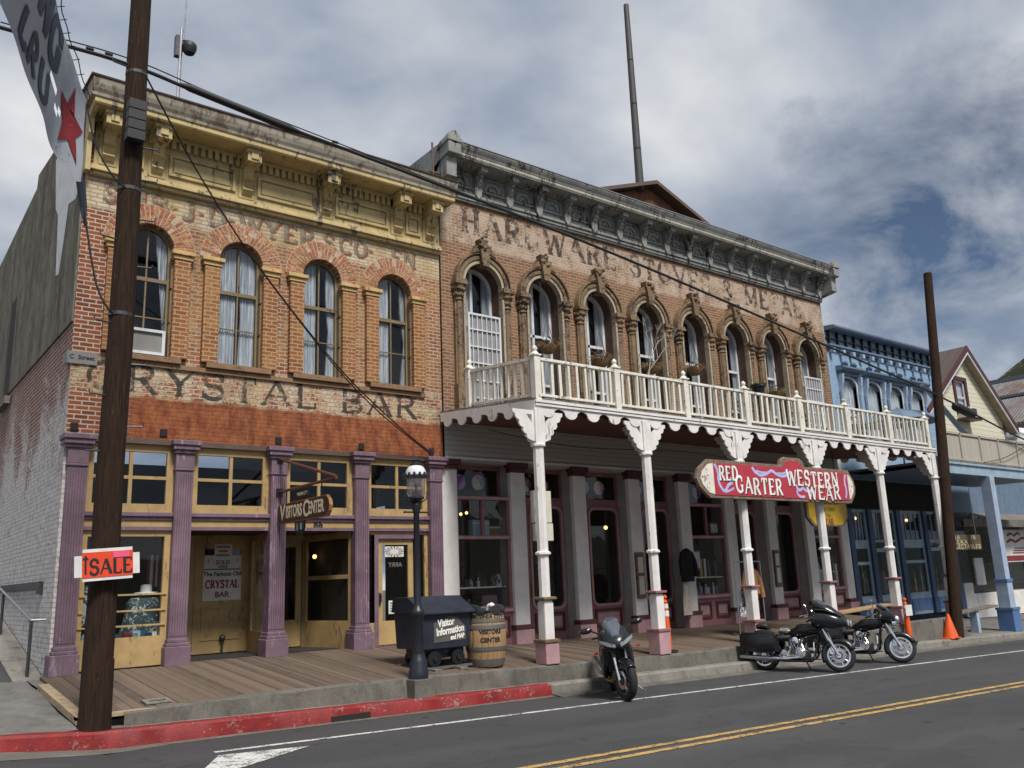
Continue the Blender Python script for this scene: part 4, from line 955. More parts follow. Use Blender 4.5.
for i, xc in enumerate(W2X):
    su = MB()
    su.ring(arc(xc, S2, R2 + .06, R2 + .06, 180, 0, 22), arc(xc, S2, .76, .76, 180, 0, 22), -.12, .0)
    su.ring(arc(xc, S2, R2 + .10, R2 + .10, 180, 0, 22), arc(xc, S2, .71, .71, 180, 0, 22), -.145, -.12)
    su.ring(arc(xc, S2, .76, .76, 180, 0, 22), arc(xc, S2, .80, .80, 180, 0, 22), -.17, .0)
    s_ = P('window_surround', su, 'surround', B2)
    P('arch_reveal', MB().ring([(xc - R2, B2B)] + arc(xc, S2, R2, R2, 180, 0, 20) + [(xc + R2, B2B)], [(xc - R2 - .062, B2B)] + arc(xc, S2, R2 + .062, R2 + .062, 180, 0, 20) + [(xc + R2 + .062, B2B)], -.13, .02), 'reveal', s_)
    P('deep_reveal', MB().strip([(xc + R2, B2B)] + arc(xc, S2, R2, R2, 0, 180, 20) + [(xc - R2, B2B)], .02, .46, False), 'revealshade', s_)
    k_ = MB(); k_.prism([(xc - .085, 8.34), (xc + .085, 8.34), (xc + .15, 8.80), (xc + .20, 8.86), (xc - .20, 8.86), (xc - .15, 8.80)], 'xz', -.25, .0)
    k_.prism([(xc - .34, 8.62), (xc - .14, 8.70), (xc - .10, 8.90), (xc - .13, 9.02), (xc + .13, 9.02), (xc + .10, 8.90), (xc + .14, 8.70), (xc + .34, 8.62), (xc + .2, 8.84), (xc, 8.86), (xc - .2, 8.84)], 'xz', -.19, .0)
    lump(k_, (xc, -.24, 8.86), .12, 7, br, 1.3); lump(k_, (xc, -.22, 8.52), .06, 4, br, 1.6)
    P('keystone', k_, 'surround', s_)
    for sg in (-1, 1):
        x0 = xc + sg * .685
        sh = MB().lathe([(.085, 4.75), (.085, 7.40)], (x0, -.07, 0), 12, caps=False); sh.box(x0 - .115, x0 + .115, -.08, .0, 4.75, 7.42).box(x0 - .14, x0 + .14, -.18, 0, 4.75, 5.45)
        P('pilaster', sh, 'surround', s_, smooth=True)
        ca = MB(); ca.lathe([(.09, 7.40), (.12, 7.44), (.09, 7.48), (.10, 7.6), (.15, 7.76), (.15, 7.80)], (x0, -.06, 0), 12)
        ca.box(x0 - .17, x0 + .17, -.23, .0, 7.80, 7.86).box(x0 - .15, x0 + .15, -.21, 0, 7.862, 7.92)
        for kz, kr in ((7.56, .10), (7.70, .135)):
            for k in range(7):
                a = R(180 + 180 * k / 6); ca.ball((x0 + kr * math.cos(a), -.06 + kr * .9 * math.sin(a), kz + br.uniform(-.02, .02)), .048, 6, 5)
        P('capital', ca, 'surround', s_)
    fr = MB(); fr.ring([(xc - .455, B2B)] + arc(xc, S2, .455, .455, 180, 0) + [(xc + .455, B2B)], [(xc - .535, B2B)] + arc(xc, S2, .535, .535, 180, 0) + [(xc + .535, B2B)], .30, .40)
    fr.box(xc - .46, xc + .46, .31, .38, 7.00, 7.07).box(xc - .46, xc + .46, .31, .39, 4.75, 4.95).box(xc - .10, xc - .03, .31, .38, 4.9, 8.35).box(xc - .46, xc + .46, .31, .38, 5.78, 5.84)
    f = P('window', fr, 'whitesash', B2)
    P('pane', MB().prism(arch(xc, S2, .46, B2B), 'xz', .345, .350), 'glass', f)
    cu = MB(); n = 16; vs = []
    for s2, a, b in ((-1, .02, .46), (1, .28, .46)):
        vs = []
        for k in range(n + 1):
            u = a + (b - a) * k / n
            for zz in (4.8, 6.2, 7.2, 8.25): vs.append((xc + s2 * max(u, (.14 if s2 < 0 else .30) if 5.6 < zz < 7 else u), .40 + .025 * math.sin(k * 2.1 + i), zz))
        cu.add(vs, [(k * 4 + j, (k + 1) * 4 + j, (k + 1) * 4 + j + 1, k * 4 + j + 1) for k in range(n) for j in range(3)])
    P('curtain', cu, 'curtain', f, smooth=True)

def cfn(v):
    d = max(0.0, -v.y - .12); return Vector((v.x, v.y + d * .28, v.z + d * .28 * .45))
def PC(name, mb, mat, par, **k): return P(name, mb.move(cfn), mat, par, **k)
# tin cornice
cz = MB(); cz.box(B2X0, B2X1, -.06, -.003, 10.13, 10.72)
cz.box(B2X0, B2X1, -.14, -.003, 10.06, 10.13).box(B2X0, B2X1, -.10, -.003, 9.98, 10.058).box(B2X0, B2X1, -.07, -.003, 9.93, 9.978)
cz.box(B2X0, B2X1, -.11, -.061, 10.27, 10.32)
corn2 = PC('cornice', cz, 'greytrim', B2, bevel=.008)
PC('soffit_board', MB().prism([(0, 10.69), (-.70, 10.69), (-.70, 10.72), (0, 10.72)], 'yz', B2X0 - .05, B2X1 + .12), 'greytrim', corn2)
PC('fascia_strip', MB().prism([(0, 10.722), (-.72, 10.722), (-.735, 10.75), (-.735, 10.79), (0, 10.79)], 'yz', B2X0 - .08, B2X1 + .14), 'palestrip', corn2)
PC('crown_moulding', MB().prism([(0, 10.792), (-.75, 10.792), (-.77, 10.83), (-.82, 10.88), (-.86, 10.93), (-.86, 10.965), (0, 11.0)], 'yz', B2X0 - .12, B2X1 + .16), 'greytrim', corn2)
PC('capping', MB().prism([(.3, 11.0), (-.885, 10.966), (-.885, 10.985), (.3, 11.03)], 'yz', B2X0 - .14, B2X1 + .18), 'tin', corn2)
for x, s_ in ((B2X0 - .02, 1), (B2X1 + .03, -1)):
    e = MB(); e.box(x - .17, x + .17, -.95, -.2, 10.60, 10.98).box(x - .14, x + .14, -.75, -.0, 10.12, 10.60)
    e.lathe([(.17, -.95), (.17, -.35)], (x, 0, 11.0), 16, axis='y'); e.box(x - .2, x + .2, -.98, -.3, 10.88, 10.98)
    PC('end_block', e, 'greytrim', corn2, bevel=.01)
PC('end_return', MB().prism([(0, 9.93), (-.14, 9.93), (-.14, 10.4), (-.5, 10.69), (-.86, 10.93), (-.86, 11.0), (6, 11.0), (6, 10.5), (0, 10.5)], 'yz', B2X0 - .16, B2X0 - .10), 'greytrim', corn2)
for i in range(17):
    x = 7.52 + .945 * i
    b_ = MB(); b_.box(x - .095, x + .095, -.56, -.06, 10.58, 10.688)
    b_.prism([(-.06, 10.58), (-.50, 10.58)] + arc(-.36, 10.50, .12, .1, 40, -90, 6) + [(-.22, 10.32), (-.19, 10.20), (-.12, 10.14), (-.06, 10.14)], 'yz', x - .075, x + .075)
    b_.prism([(x - .11, 10.30), (x + .11, 10.30), (x + .085, 10.13), (x, 10.02), (x - .085, 10.13)], 'xz', -.20, -.06)
    for zz in (10.52, 10.44, 10.36): b_.ball((x, -.40 + (10.52 - zz) * .9, zz), .045, 7, 5)
    k = PC('bracket', b_, 'greytrim', corn2)
    PC('bracket_face', MB().box(x - .10, x + .10, -.566, -.560, 10.582, 10.686), 'tin', k)
    if i < 16:
        xm = x + .4725; fm = MB(); fm.ring(arc(xm, 10.34, .17, .17, 180, 0, 12), arc(xm, 10.34, .24, .24, 180, 0, 12), -.10, -.06); fm.ring(arc(xm, 10.34, .04, .04, 180, 0, 8), arc(xm, 10.34, .10, .10, 180, 0, 8), -.09, -.06)
        fm.ring([(xm - .29, 10.33), (xm + .29, 10.33), (xm + .29, 10.62), (xm - .29, 10.62), (xm - .29, 10.33)], [(xm - .34, 10.325), (xm + .34, 10.325), (xm + .34, 10.67), (xm - .34, 10.67), (xm - .34, 10.325)], -.085, -.06)
        PC('fan_panel', fm, 'greytrim', corn2)
lm = MB(); hw = 'HARDWARE STOVES & METAL'; h = .60
fx = (21.75 - 8.05) / width(hw, h, 1.0, .16)
letters(lm, hw, 8.05, 9.20, h, -.006, .24, fx, .16, .34)
P('painted_lettering', lm, 'letterghost', B2)

# penthouse gable and the flag pole above the roof
m = MB().prism([(16.1, 10.4), (22.0, 10.4), (22.0, 13.9), (19.3, 14.88), (16.1, 13.7)], 'xz', 4.1, 10)
P('roof_gable', m, 'rustboards', B2)
P('gable_roof', MB().prism([(15.7, 13.62), (19.35, 14.92), (22.6, 13.72), (22.6, 13.85), (19.35, 15.06), (15.7, 13.75)], 'xz', 3.7, 10.2), 'cap', B2)
fp = thing('flag_pole', 'tall bare dark flag pole rising above the boarded roof gable', 'pole', (18.75, 4.0, 14.8))
P('shaft', MB().tube([(18.75, 4.0, 14.6), (18.75, 4.0, 22.2)], .15, 10, .10), 'polegrey', fp, smooth=True)
bd = MB()
for z in (16.2, 18.0, 19.8): bd.lathe([(.150 - (z - 14.6) * .0066 + .004, z), (.150 - (z - 14.6) * .0066 + .004, z + .05)], (18.75, 4.0, 0), 12)
P('iron_band', bd, 'black', fp)

# shopfront below the porch
PX = [7.53 + 1.886 * i for i in range(9)]
FL = -.21
P('frieze_wall', MB().box(B2X0, B2X1, -.03, .03, 3.78, 4.75), 'clap', B2)
P('frieze_moulding', MB().box(B2X0, B2X1, -.08, -.03, 3.78, 3.83), 'white', B2)
P('ceiling', MB().box(B2X0, B2X1, -.0, .5, 3.74, 3.778), 'clap', B2)
for x in PX:
    w = .205
    p_ = P('pilaster', MB().box(x - w, x + w, -.03, .10, .14, 3.58), 'pierwhite', B2, bevel=.012)
    P('jamb', MB().box(x - w + .035, x + w - .035, .10, .52, FL, 3.74), 'jambshade', p_)
    P('base', MB().box(x - w - .05, x + w + .05, -.10, .12, FL - .02, .14), 'pink', p_, bevel=.01)
    P('base_moulding', MB().box(x - w - .065, x + w + .065, -.115, .125, .10, .20), 'maroon', p_, bevel=.01)
    P('capital', MB().box(x - w - .03, x + w + .03, -.07, .12, 3.56, 3.66).box(x - w - .06, x + w + .06, -.11, .13, 3.662, 3.778), 'maroon', p_, bevel=.008)
def kick(a, b, y, par, z1=.52):
    k = MB().box(a, b, y, y + .05, FL, z1); k_ = P('kick_panel', k, 'rose', par)
    n = 2 if b - a > 1.2 else 1
    for i in range(n):
        u0 = a + (b - a) * i / n + .10; u1 = a + (b - a) * (i + 1) / n - .10
        f = MB().ring([(u0 + .05, .03), (u1 - .05, .03), (u1 - .05, .34), (u0 + .05, .34), (u0 + .05, .03)], [(u0, -.03), (u1, -.03), (u1, .40), (u0, .40), (u0, -.03)], y - .03, y)
        P('panel_frame', f, 'maroon', k_); P('panel', MB().box(u0 + .09, u1 - .09, y - .02, y, .07, .30), 'pink', k_, bevel=.01)
def rounded(x0, x1, z0, z1, r=.16):
    return arc(x1 - r, z0 + r, r, r, -90, 0, 5) + arc(x1 - r, z1 - r, r, r, 0, 90, 5) + arc(x0 + r, z1 - r, r, r, 90, 180, 5) + arc(x0 + r, z0 + r, r, r, 180, 270, 5)
BAYS = 'wdddwddw'
for i, kd in enumerate(BAYS):
    a, b = PX[i] + .171, PX[i + 1] - .171
    y = .42 if kd == 'd' else .06
    t = P('transom_window', MB().holed(rect(a, b, 2.98, 3.74), [rect(a + .06, b - .06, 3.06, 3.64)], .42, .06).box((a + b) / 2 - .45, (a + b) / 2 - .41, .43, .47, 3.06, 3.64), 'rose', B2)
    P('pane', MB().box(a + .05, b - .05, .455, .46, 3.05, 3.65), 'glass', t)
    if i < 5:
        for xx in (a + .42, a + .95): P('roundel', MB().lathe([(.18, .462), (.18, .472)], (xx, 0, 3.36), 20, axis='y'), 'stained', t)
    if kd == 'w':
        a += .036; b -= .036
        f = MB().holed(rect(a - .0, b + .0, .50, 3.0), [rect(a + .07, b - .07, .60, 2.06), rect(a + .07, (a + b) / 2 - .035, 2.15, 2.92), rect((a + b) / 2 + .035, b - .07, 2.15, 2.92)], y, .08)
        w_ = P('display_window', f, 'rose', B2)
        P('sill', MB().box(a, b, y - .06, y, .50, .57), 'pink', w_); P('transom_bar', MB().box(a, b, y - .03, y, 2.07, 2.13), 'pink', w_); P('head_rail', MB().box(a, b, y - .03, y, 2.93, 3.0), 'pink', w_)
        P('pane', MB().box(a + .06, b - .06, y + .05, y + .055, .59, 2.93), 'glass', w_)
        kick(a, b, y + .01, w_)
        P('ledge', MB().box(a, b, y + .05, .5, 2.99, 3.02), 'interior', w_)
        P('shelf', MB().box(a + .05, b - .05, y + .15, y + .55, 1.02, 1.05), 'creampaint', w_)
    else:
        fx0 = a + .40
        f = MB().holed(rect(a, b, FL, 2.98), [rect(a + .06, fx0 - .05, .55, 2.86), rounded(fx0 + .12, b - .10, .52, 2.80)], y, .05)
        d_ = P('door', f, 'rose', B2)
        P('door_moulding', MB().ring(rounded(fx0 + .12, b - .10, .52, 2.80) + rounded(fx0 + .12, b - .10, .52, 2.80)[:1], rounded(fx0 + .06, b - .04, .46, 2.86, .2) + rounded(fx0 + .06, b - .04, .46, 2.86, .2)[:1], y - .03, y), 'pink', d_)
        P('pane', MB().box(a + .05, fx0 - .04, y + .03, y + .035, .54, 2.87).box(fx0 + .11, b - .09, y + .03, y + .035, .5, 2.82), 'glass', d_)
        kick(fx0 + .02, b - .02, y - .005, d_, .44)
        P('handle', MB().box(fx0 + .04, fx0 + .07, y - .05, y, .80, 1.05), 'gold', d_)
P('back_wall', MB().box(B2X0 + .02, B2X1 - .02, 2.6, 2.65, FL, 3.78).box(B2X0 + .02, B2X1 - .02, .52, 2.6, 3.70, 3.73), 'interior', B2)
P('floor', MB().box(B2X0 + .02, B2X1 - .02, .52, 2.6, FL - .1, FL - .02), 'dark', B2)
P('party_wall', MB().box(B2X1 - .03, B2X1 + .0, .1, 12, -.4, 4.6), 'dark', B2)
# ================================================================== PORCH OF THE HARDWARE BUILDING
PF = lambda y: 4.80 + y * 0.095             # walking surface, falling towards the street
PO = thing('porch', 'white porch with scalloped fascia and bracketed octagonal posts along the brick fronts', 'porch', (7.42, -3.2, -.34))
PX0, PX1 = 7.36, 22.62
def slab(y0, y1, d0, d1, x0=PX0, x1=PX1): return MB().prism([(y0, PF(y0) + d0), (y1, PF(y1) + d0), (y1, PF(y1) + d1), (y0, PF(y0) + d1)], 'yz', x0, x1)
P('floor', slab(-3.27, -.01, -.03, 0.02), 'greywood', PO)
P('ceiling', slab(-3.12, -.09, -.22, -.18), 'ceilboards', PO)
jm = MB()
for x in frange(PX0 + .2, PX1 - .2, .75): jm.prism([(-3.12, PF(-3.12) - .18), (-.1, PF(-.1) - .18), (-.1, PF(-.1) - .03), (-3.12, PF(-3.12) - .03)], 'yz', x, x + .05)
P('joists', jm, 'dark', PO)
P('beam', MB().box(PX0 + .02, PX1 - .02, -3.16, -3.06, 4.24, 4.40), 'maroon', PO)
POSTX = [7.42, 10.32, 13.36, 16.40, 19.42, 22.42]
def scallop(x0, x1, zt, zb, dz, nb):
    pts = [(x0, zt(x0)), (x0, zb(x0))]; p = (x1 - x0) / nb
    for k in range(nb):
        c = x0 + p * (k + .5); r = p * .27
        pts.append((c - r - p * .04, zb(c) + .03)); pts += [(c + r * math.cos(R(a)), zb(c) + dz * math.sin(R(a))) for a in range(180, 361, 20)]
        pts.append((c + r + p * .04, zb(c) + .03)); pts.append((c + p * .5, zb(c) + .07))
    pts[-1] = (x1, zb(x1)); pts.append((x1, zt(x1))); return pts
z0 = lambda x: 4.47 + (0.0 if x < 20 else 0)
for a, b in zip([7.36] + POSTX[1:5], POSTX[1:5] + [22.62]):
    P('fascia', MB().prism(scallop(a + .001, b - .001, lambda x: 4.47, lambda x: 4.27, .115, 5), 'xz', -3.255, -3.22), 'white', PO)
P('fascia_moulding', MB().box(PX0 - .03, PX1 + .03, -3.30, -3.257, 4.42, 4.475).box(PX0 - .02, PX1 + .02, -3.285, -3.257, 4.36, 4.40), 'white', PO)
for X, nm in ((PX0 - .035, 0), (PX1, 1)):
    m = MB().prism([(y, z) for y, z in scallop(-3.255, -.05, lambda y: PF(y) - .03, lambda y: PF(y) - .23, .115, 6)], 'yz', X, X + .035)
    P('fascia', m, 'white', PO)
def brk(s, x):
    o = [(0, 4.26), (s * .50, 4.26), (s * .50, 4.20), (s * .44, 4.16)] 
    for cx, cz, r in ((.36, 4.15, .085), (.27, 4.01, .085), (.19, 3.88, .075), (.125, 3.77, .06)):
        o += [(s * (cx + r * math.cos(R(a))), cz + r * math.sin(R(a))) for a in ((30, -10, -50, -90) )]
    o += [(s * .05, 3.68), (0, 3.68)]
    return [(x + p[0], p[1]) for p in o]
for i, x in enumerate(POSTX):
    zb = DECK(x, -3.2) + .012
    p_ = P('post', MB().lathe([(.105, .80), (.105, 4.30)], (x, -3.2, 0), 8, sq=True), 'white', PO)
    P('lower_shaft', MB().lathe([(.15, .10), (.15, .74), (.12, .80)], (x, -3.2, 0), 4, sq=True), 'white', p_, bevel=.02)
    P('base', MB().box(x - .155, x + .155, -3.355, -3.045, zb, .10), 'pink', p_, bevel=.015)
    P('base_moulding', MB().box(x - .175, x + .175, -3.375, -3.025, .06, .12).box(x - .155, x + .155, -3.355, -3.045, .80, .85), 'rose' if i != 0 else 'surround', p_, bevel=.012)
    P('collar', MB().lathe([(.105, 1.58), (.15, 1.60), (.15, 1.635), (.105, 1.66)], (x, -3.2, 0), 8, sq=True).lathe([(.105, 3.57), (.145, 3.585), (.145, 3.62), (.105, 3.64)], (x, -3.2, 0), 8, sq=True), 'white', p_)
    P('post_head', MB().box(x - .11, x + .11, -3.28, -3.10, 3.62, 4.28), 'white', p_)
    for s in (-1, 1):
        if i == 0 and s < 0: pass
        b_ = MB(); o = brk(s, x + s * .11); h = [(x + s * (.11 + a), z) for a, z in ((.05, 4.18), (.18, 4.18), (.05, 4.02))]
        loops = [[Vector((p[0], p[1], 0)) for p in o], [Vector((p[0], p[1], 0)) for p in h]]; flat = o + h; tri = tessellate_polygon(loops); n = len(flat)
        b_.add([(p[0], -3.24, p[1]) for p in flat] + [(p[0], -3.20, p[1]) for p in flat], [tuple(t) for t in tri] + [tuple(k + n for k in t) for t in tri])
        no = len(o); b_.add([(p[0], yy, p[1]) for yy in (-3.24, -3.20) for p in o], [(k, (k + 1) % no, no + (k + 1) % no, no + k) for k in range(no)])
        b_.add([(p[0], yy, p[1]) for yy in (-3.24, -3.20) for p in h], [(k, (k + 1) % 3, 3 + (k + 1) % 3, 3 + k) for k in range(3)])
        P('bracket', b_, 'white', p_)
    m = MB().prism([(-3.08 + (-(q[0])), q[1]) if False else (-3.09 + q[0], q[1]) for q in brk(1, 0)], 'yz', x - .02, x + .02)
    P('bracket', m, 'white', p_)

# railing on the porch roof
RL = thing('balcony_railing', 'long cream wooden railing with turned finial posts on top of the porch', 'railing', (7.42, -3.2, 4.5))
RX = [7.44 + 2.13 * i for i in range(8)]
def rpost(x, y):
    z = PF(y) + .02
    p_ = P('post', MB().box(x - .075, x + .075, y - .075, y + .075, z - .08, z + .82).box(x - .095, x + .095, y - .095, y + .095, z + .82, z + .86), 'creampaint', RL, bevel=.012)
    P('finial', MB().lathe([(.085, z + .86), (.06, z + .90), (.035, z + .92), (.055, z + .96), (.05, z + 1.0), (.01, z + 1.04)], (x, y, 0), 12), 'creampaint', p_, smooth=True)
for x in RX: rpost(x, -3.2)
rpost(7.44, -1.02); rpost(7.44 + 7 * 2.13, -1.0)
bal = MB().box(-.028, .028, -.028, .028, 0, .66); proto = None
def baluster(x, y):
    global proto
    z = PF(y) + .10
    if proto is None: proto = bal.build('baluster', 'creampaint'); proto.parent = RL; o = proto
    else: o = proto.copy(); COL.objects.link(o); o.parent = RL
    o.location = Vector((x, y, z)) - Vector(RL.location); o.rotation_euler = (pk.gauss(0, .012), pk.gauss(0, .014), pk.gauss(0, .12)); o.scale.x = pk.uniform(.9, 1.08)
for a, b in zip(RX, RX[1:]):
    for k in range(9): baluster(a + .06 + (b - a - .12) * (k + .5) / 9 + pk.uniform(-.006, .006), -3.2)
for k in range(9): baluster(7.44, -3.2 + .06 + (2.18 - .12) * (k + .5) / 9)
for a, b in zip(RX, RX[1:]):
    P('rail', MB().box(a + .075, b - .075, -3.245, -3.155, 5.26, 5.32).box(a + .075, b - .075, -3.235, -3.165, 4.555, 4.61), 'creampaint', RL, bevel=.008)
for X in (7.44, RX[-1]):
    P('rail', MB().prism([(-3.12, PF(-3.12) + .77), (-1.09, PF(-1.09) + .77), (-1.09, PF(-1.09) + .83), (-3.12, PF(-3.12) + .83)], 'yz', X - .045, X + .045).prism([(-3.12, PF(-3.12) + .055), (-1.09, PF(-1.09) + .055), (-1.09, PF(-1.09) + .11), (-3.12, PF(-3.12) + .11)], 'yz', X - .035, X + .035), 'creampaint', RL)

# ================================================================== BLUE BUILDING
B3 = thing('brick_building', 'blue painted brick building with four hooded upper windows between the hardware front and the gable', 'building', (22.9, 0, -.5))
X0, X1 = 22.88, 29.95
W3X = [23.98, 25.52, 27.02, 28.5]
op = lambda xc: [(xc - .46, 4.9), (xc + .46, 4.9), (xc + .46, 7.18)] + arc(xc, 7.18, .46, .26, 0, 180, 8)[1:-1] + [(xc - .46, 7.18)]
m = MB().holed([(X0, 3.3), (X1, 3.3), (X1, 9.0), (X0, 9.0)], [op(x) for x in W3X], 0, .12)
m.add([(X1, 0, -.7), (X1, 11, -.7), (X1, 11, 9.0), (X1, 0, 9.0)], [(0, 1, 2, 3)])
P('wall', m, 'brick3', B3)
P('roof', MB().box(X0, X1 - .02, .1, 11, 8.5, 8.6).box(X0, X1 - .02, 1.0, 1.05, 3.3, 8.6), 'dark', B3)
c_ = P('cornice', MB().prism([(0, 8.98), (-.34, 8.98), (-.38, 9.04), (-.38, 9.10), (0, 9.14)], 'yz', X0, X1), 'bluetrim', B3)
P('frieze_rail', MB().box(X0, X1, -.16, -.003, 8.44, 8.50).box(X0, X1, -.10, -.003, 8.36, 8.44), 'bluetrim', c_)
P('frieze_rail', MB().box(X0, X1, -.08, -.003, 8.70, 8.74), 'black', c_)
for i, x in enumerate(frange(X0 + .15, X1 - .15, .52)): P('baluster', MB().box(x - .03, x + .03, -.10, -.003, 8.50, 8.98), 'black', c_)
for i, x in enumerate(frange(X0 + .2, X1 - .2, .62)): P('drop_block', MB().box(x - .07, x + .07, -.2, -.003, 8.20, 8.36), 'bluewhite', c_, bevel=.02)
for xc in W3X:
    f = P('window', MB().ring(op(xc) + op(xc)[:1], [(xc + (p[0] - xc) * 1.12, p[1] + (.06 if p[1] > 7 else 0)) for p in op(xc) + op(xc)[:1]], -.03, .10).box(xc - .46, xc + .46, .05, .10, 6.15, 6.21), 'whitesash', B3)
    P('pane', MB().prism(op(xc), 'xz', .085, .09), 'glass', f)
    cu = MB(); cu.add([(xc - .44 + .88 * k / 14, .14 + .03 * math.sin(k * 2.2), z) for k in range(15) for z in (4.9, 7.4)], [(2 * k, 2 * k + 1, 2 * k + 3, 2 * k + 2) for k in range(14)])
    P('curtain', cu, 'curtain', f)
    h = MB().prism([(0, 7.62), (-.22, 7.62), (-.30, 7.70), (-.30, 7.76), (0, 7.80)], 'yz', xc - .68, xc + .68).box(xc - .62, xc + .62, -.12, -.003, 7.50, 7.62)
    h_ = P('hood', h, 'bluetrim', f)
    for s in (-1, 1):
        P('hood_bracket', MB().prism([(-.003, 7.5), (-.2, 7.5), (-.16, 7.2), (-.06, 6.9), (-.003, 6.9)], 'yz', xc + s * .57 - .05, xc + s * .57 + .05), 'bluewhite', f)
        P('side_strip', MB().box(xc + s * .57 - .07, xc + s * .57 + .07, -.05, -.003, 4.9, 6.9), 'bluetrim', f)
    for dx in (-.42, .12):
        fi = MB(); fi.ball((xc + dx, -.2, 7.84), .12, 8, 5, .8); fi.ball((xc + dx + .06, -.2, 7.90), .05, 7, 5); fi.prism([(xc + dx - .2, 7.80), (xc + dx, 7.88), (xc + dx, 7.76)], 'xz', -.23, -.17)
        P('ornament', fi, 'bluedark', f)
# blue shopfront
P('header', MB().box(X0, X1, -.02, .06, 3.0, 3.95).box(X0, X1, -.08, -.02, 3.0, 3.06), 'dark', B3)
PBX = [22.98, 24.18, 25.98, 27.8, 29.7]
for x in PBX: P('pilaster', MB().box(x - .13, x + .13, -.06, .2, -.5, 3.0).box(x - .17, x + .17, -.1, .2, -.5, .0), 'bluedark', B3, bevel=.01)
for i, (a, b) in enumerate(zip(PBX, PBX[1:])):
    a += .131; b -= .131
    f = MB().holed(rect(a, b, .12, 3.0), [rect(a + .1, b - .1, 2.0, 2.9), rect(a + .1, b - .1, 1.72, 1.92) if i % 2 else rect(a + .1, b - .1, 1.3, 1.72), rect(a + .1, b - .1, .22, 1.2 if not i % 2 else 1.6)], .03, .06)
    w_ = P('display_window', f, 'bluepale', B3)
    P('pane', MB().box(a + .05, b - .05, .065, .07, .2, 2.95), 'glass', w_)
    gb = MB()
    for k in range(1, 4): gb.box(a + .1 + (b - a - .2) * k / 4 - .015, a + .1 + (b - a - .2) * k / 4 + .015, .04, .08, 2.0, 2.9)
    P('glazing_bar', gb, 'bluepale', w_)
    kp = P('kick_panel', MB().box(a, b, .02, .08, -.5, .12), 'bluepale', B3)
    for k in range(3): P('panel', MB().box(a + .08 + (b - a - .1) * k / 3, a + .0 + (b - a - .1) * (k + 1) / 3, .0, .02, -.38, .02), 'bluemid', kp)
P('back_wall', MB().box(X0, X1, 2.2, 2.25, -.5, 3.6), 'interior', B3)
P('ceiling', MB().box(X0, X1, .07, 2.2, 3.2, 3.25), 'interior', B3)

# porch of the blue building
P3 = thing('porch', 'slate blue timber porch with sloping pale posts at the right end of the street', 'porch', (25.9, -3.2, -.85))
P('beam', MB().box(23.05, 32, -3.28, -3.12, 3.78, 4.06).box(23.05, 32, -3.33, -3.1, 4.06, 4.12), 'bluepale', P3)
P('floor', MB().box(23.0, 32, -3.3, -.05, 4.13, 4.20), 'greywood', P3)
P('ceiling', MB().box(23.0, 32, -3.1, -.05, 3.98, 4.02), 'bluetrim', P3)
for x in (25.85, 31.0):
    p_ = P('post', MB().box(x - .155, x + .155, -3.355, -3.045, .60, 3.78), 'bluewhite', P3, bevel=.01)
    P('collar', MB().box(x - .2, x + .2, -3.4, -3.0, .52, .62), 'bluemid', p_, bevel=.01)
    P('lower_shaft', MB().box(x - .18, x + .18, -3.38, -3.02, -.25, .52), 'bluewhite', p_, bevel=.01)
    P('base', MB().box(x - .24, x + .24, -3.44, -2.96, -.95, -.25), 'bluemid', p_, bevel=.015)
    P('base_cap', MB().box(x - .26, x + .26, -3.46, -2.94, -.30, -.23), 'bluetrim', p_)
P('railing_panel', MB().box(23.2, 32, -3.24, -3.20, 4.26, 5.0), 'beige', P3)
tr = MB().box(23.15, 32, -3.28, -3.17, 5.0, 5.07).box(23.15, 32, -3.27, -3.18, 4.2, 4.26)
for x in (23.2, 24.3, 25.6, 26.9, 28.3): tr.box(x - .04, x + .04, -3.28, -3.17, 4.2, 5.05)
P('rail', tr, 'beige', P3)
P('brace', MB().tube([(23.2, -2.9, 6.55), (25.6, -2.9, 5.1)], .10, 4), 'bluepale', P3)
# dark shop under the blue porch
B5 = thing('recessed_shop', 'dark recessed shop front with grey awning beam under the blue porch', 'shop front', (29.97, .2, -.9))
P('wall', MB().box(29.97, 40, .2, .3, 2.9, 4.9).box(29.97, 40, 2.6, 2.7, -1.2, 2.9), 'bluetrim', B5)
P('awning_beam', MB().prism([(-1.0, 2.45), (-.9, 2.65), (.2, 3.02), (.2, 2.9), (-.85, 2.4)], 'yz', 28.6, 40).box(28.6, 40, -1.02, -.92, 2.40, 2.66), 'greywood', B5)
for x in (29.4, 31.2, 34.2, 36.5): P('lamp_cap', MB().lathe([(.13, 2.66), (.15, 2.74), (.06, 2.86)], (x, -.97, 0), 12), 'tin', B5)
P('door_frame', MB().box(33.9, 34.05, .1, .2, -.9, 2.6).box(36.1, 36.3, .1, .2, -.9, 2.6).box(31.0, 36.2, .12, .2, -.9, .0), 'white', B5)
P('pane', MB().box(30.0, 40, .22, .225, .0, 2.6), 'glass', B5)
P('poster_board', MB().box(31.4, 32.1, .1, .16, .3, 1.3).box(30.3, 31.0, .1, .16, -.8, .4), 'paper', B5)
P('floor', MB().box(29.9, 40, .2, 2.6, -1.25, -1.2), 'dark', B5)

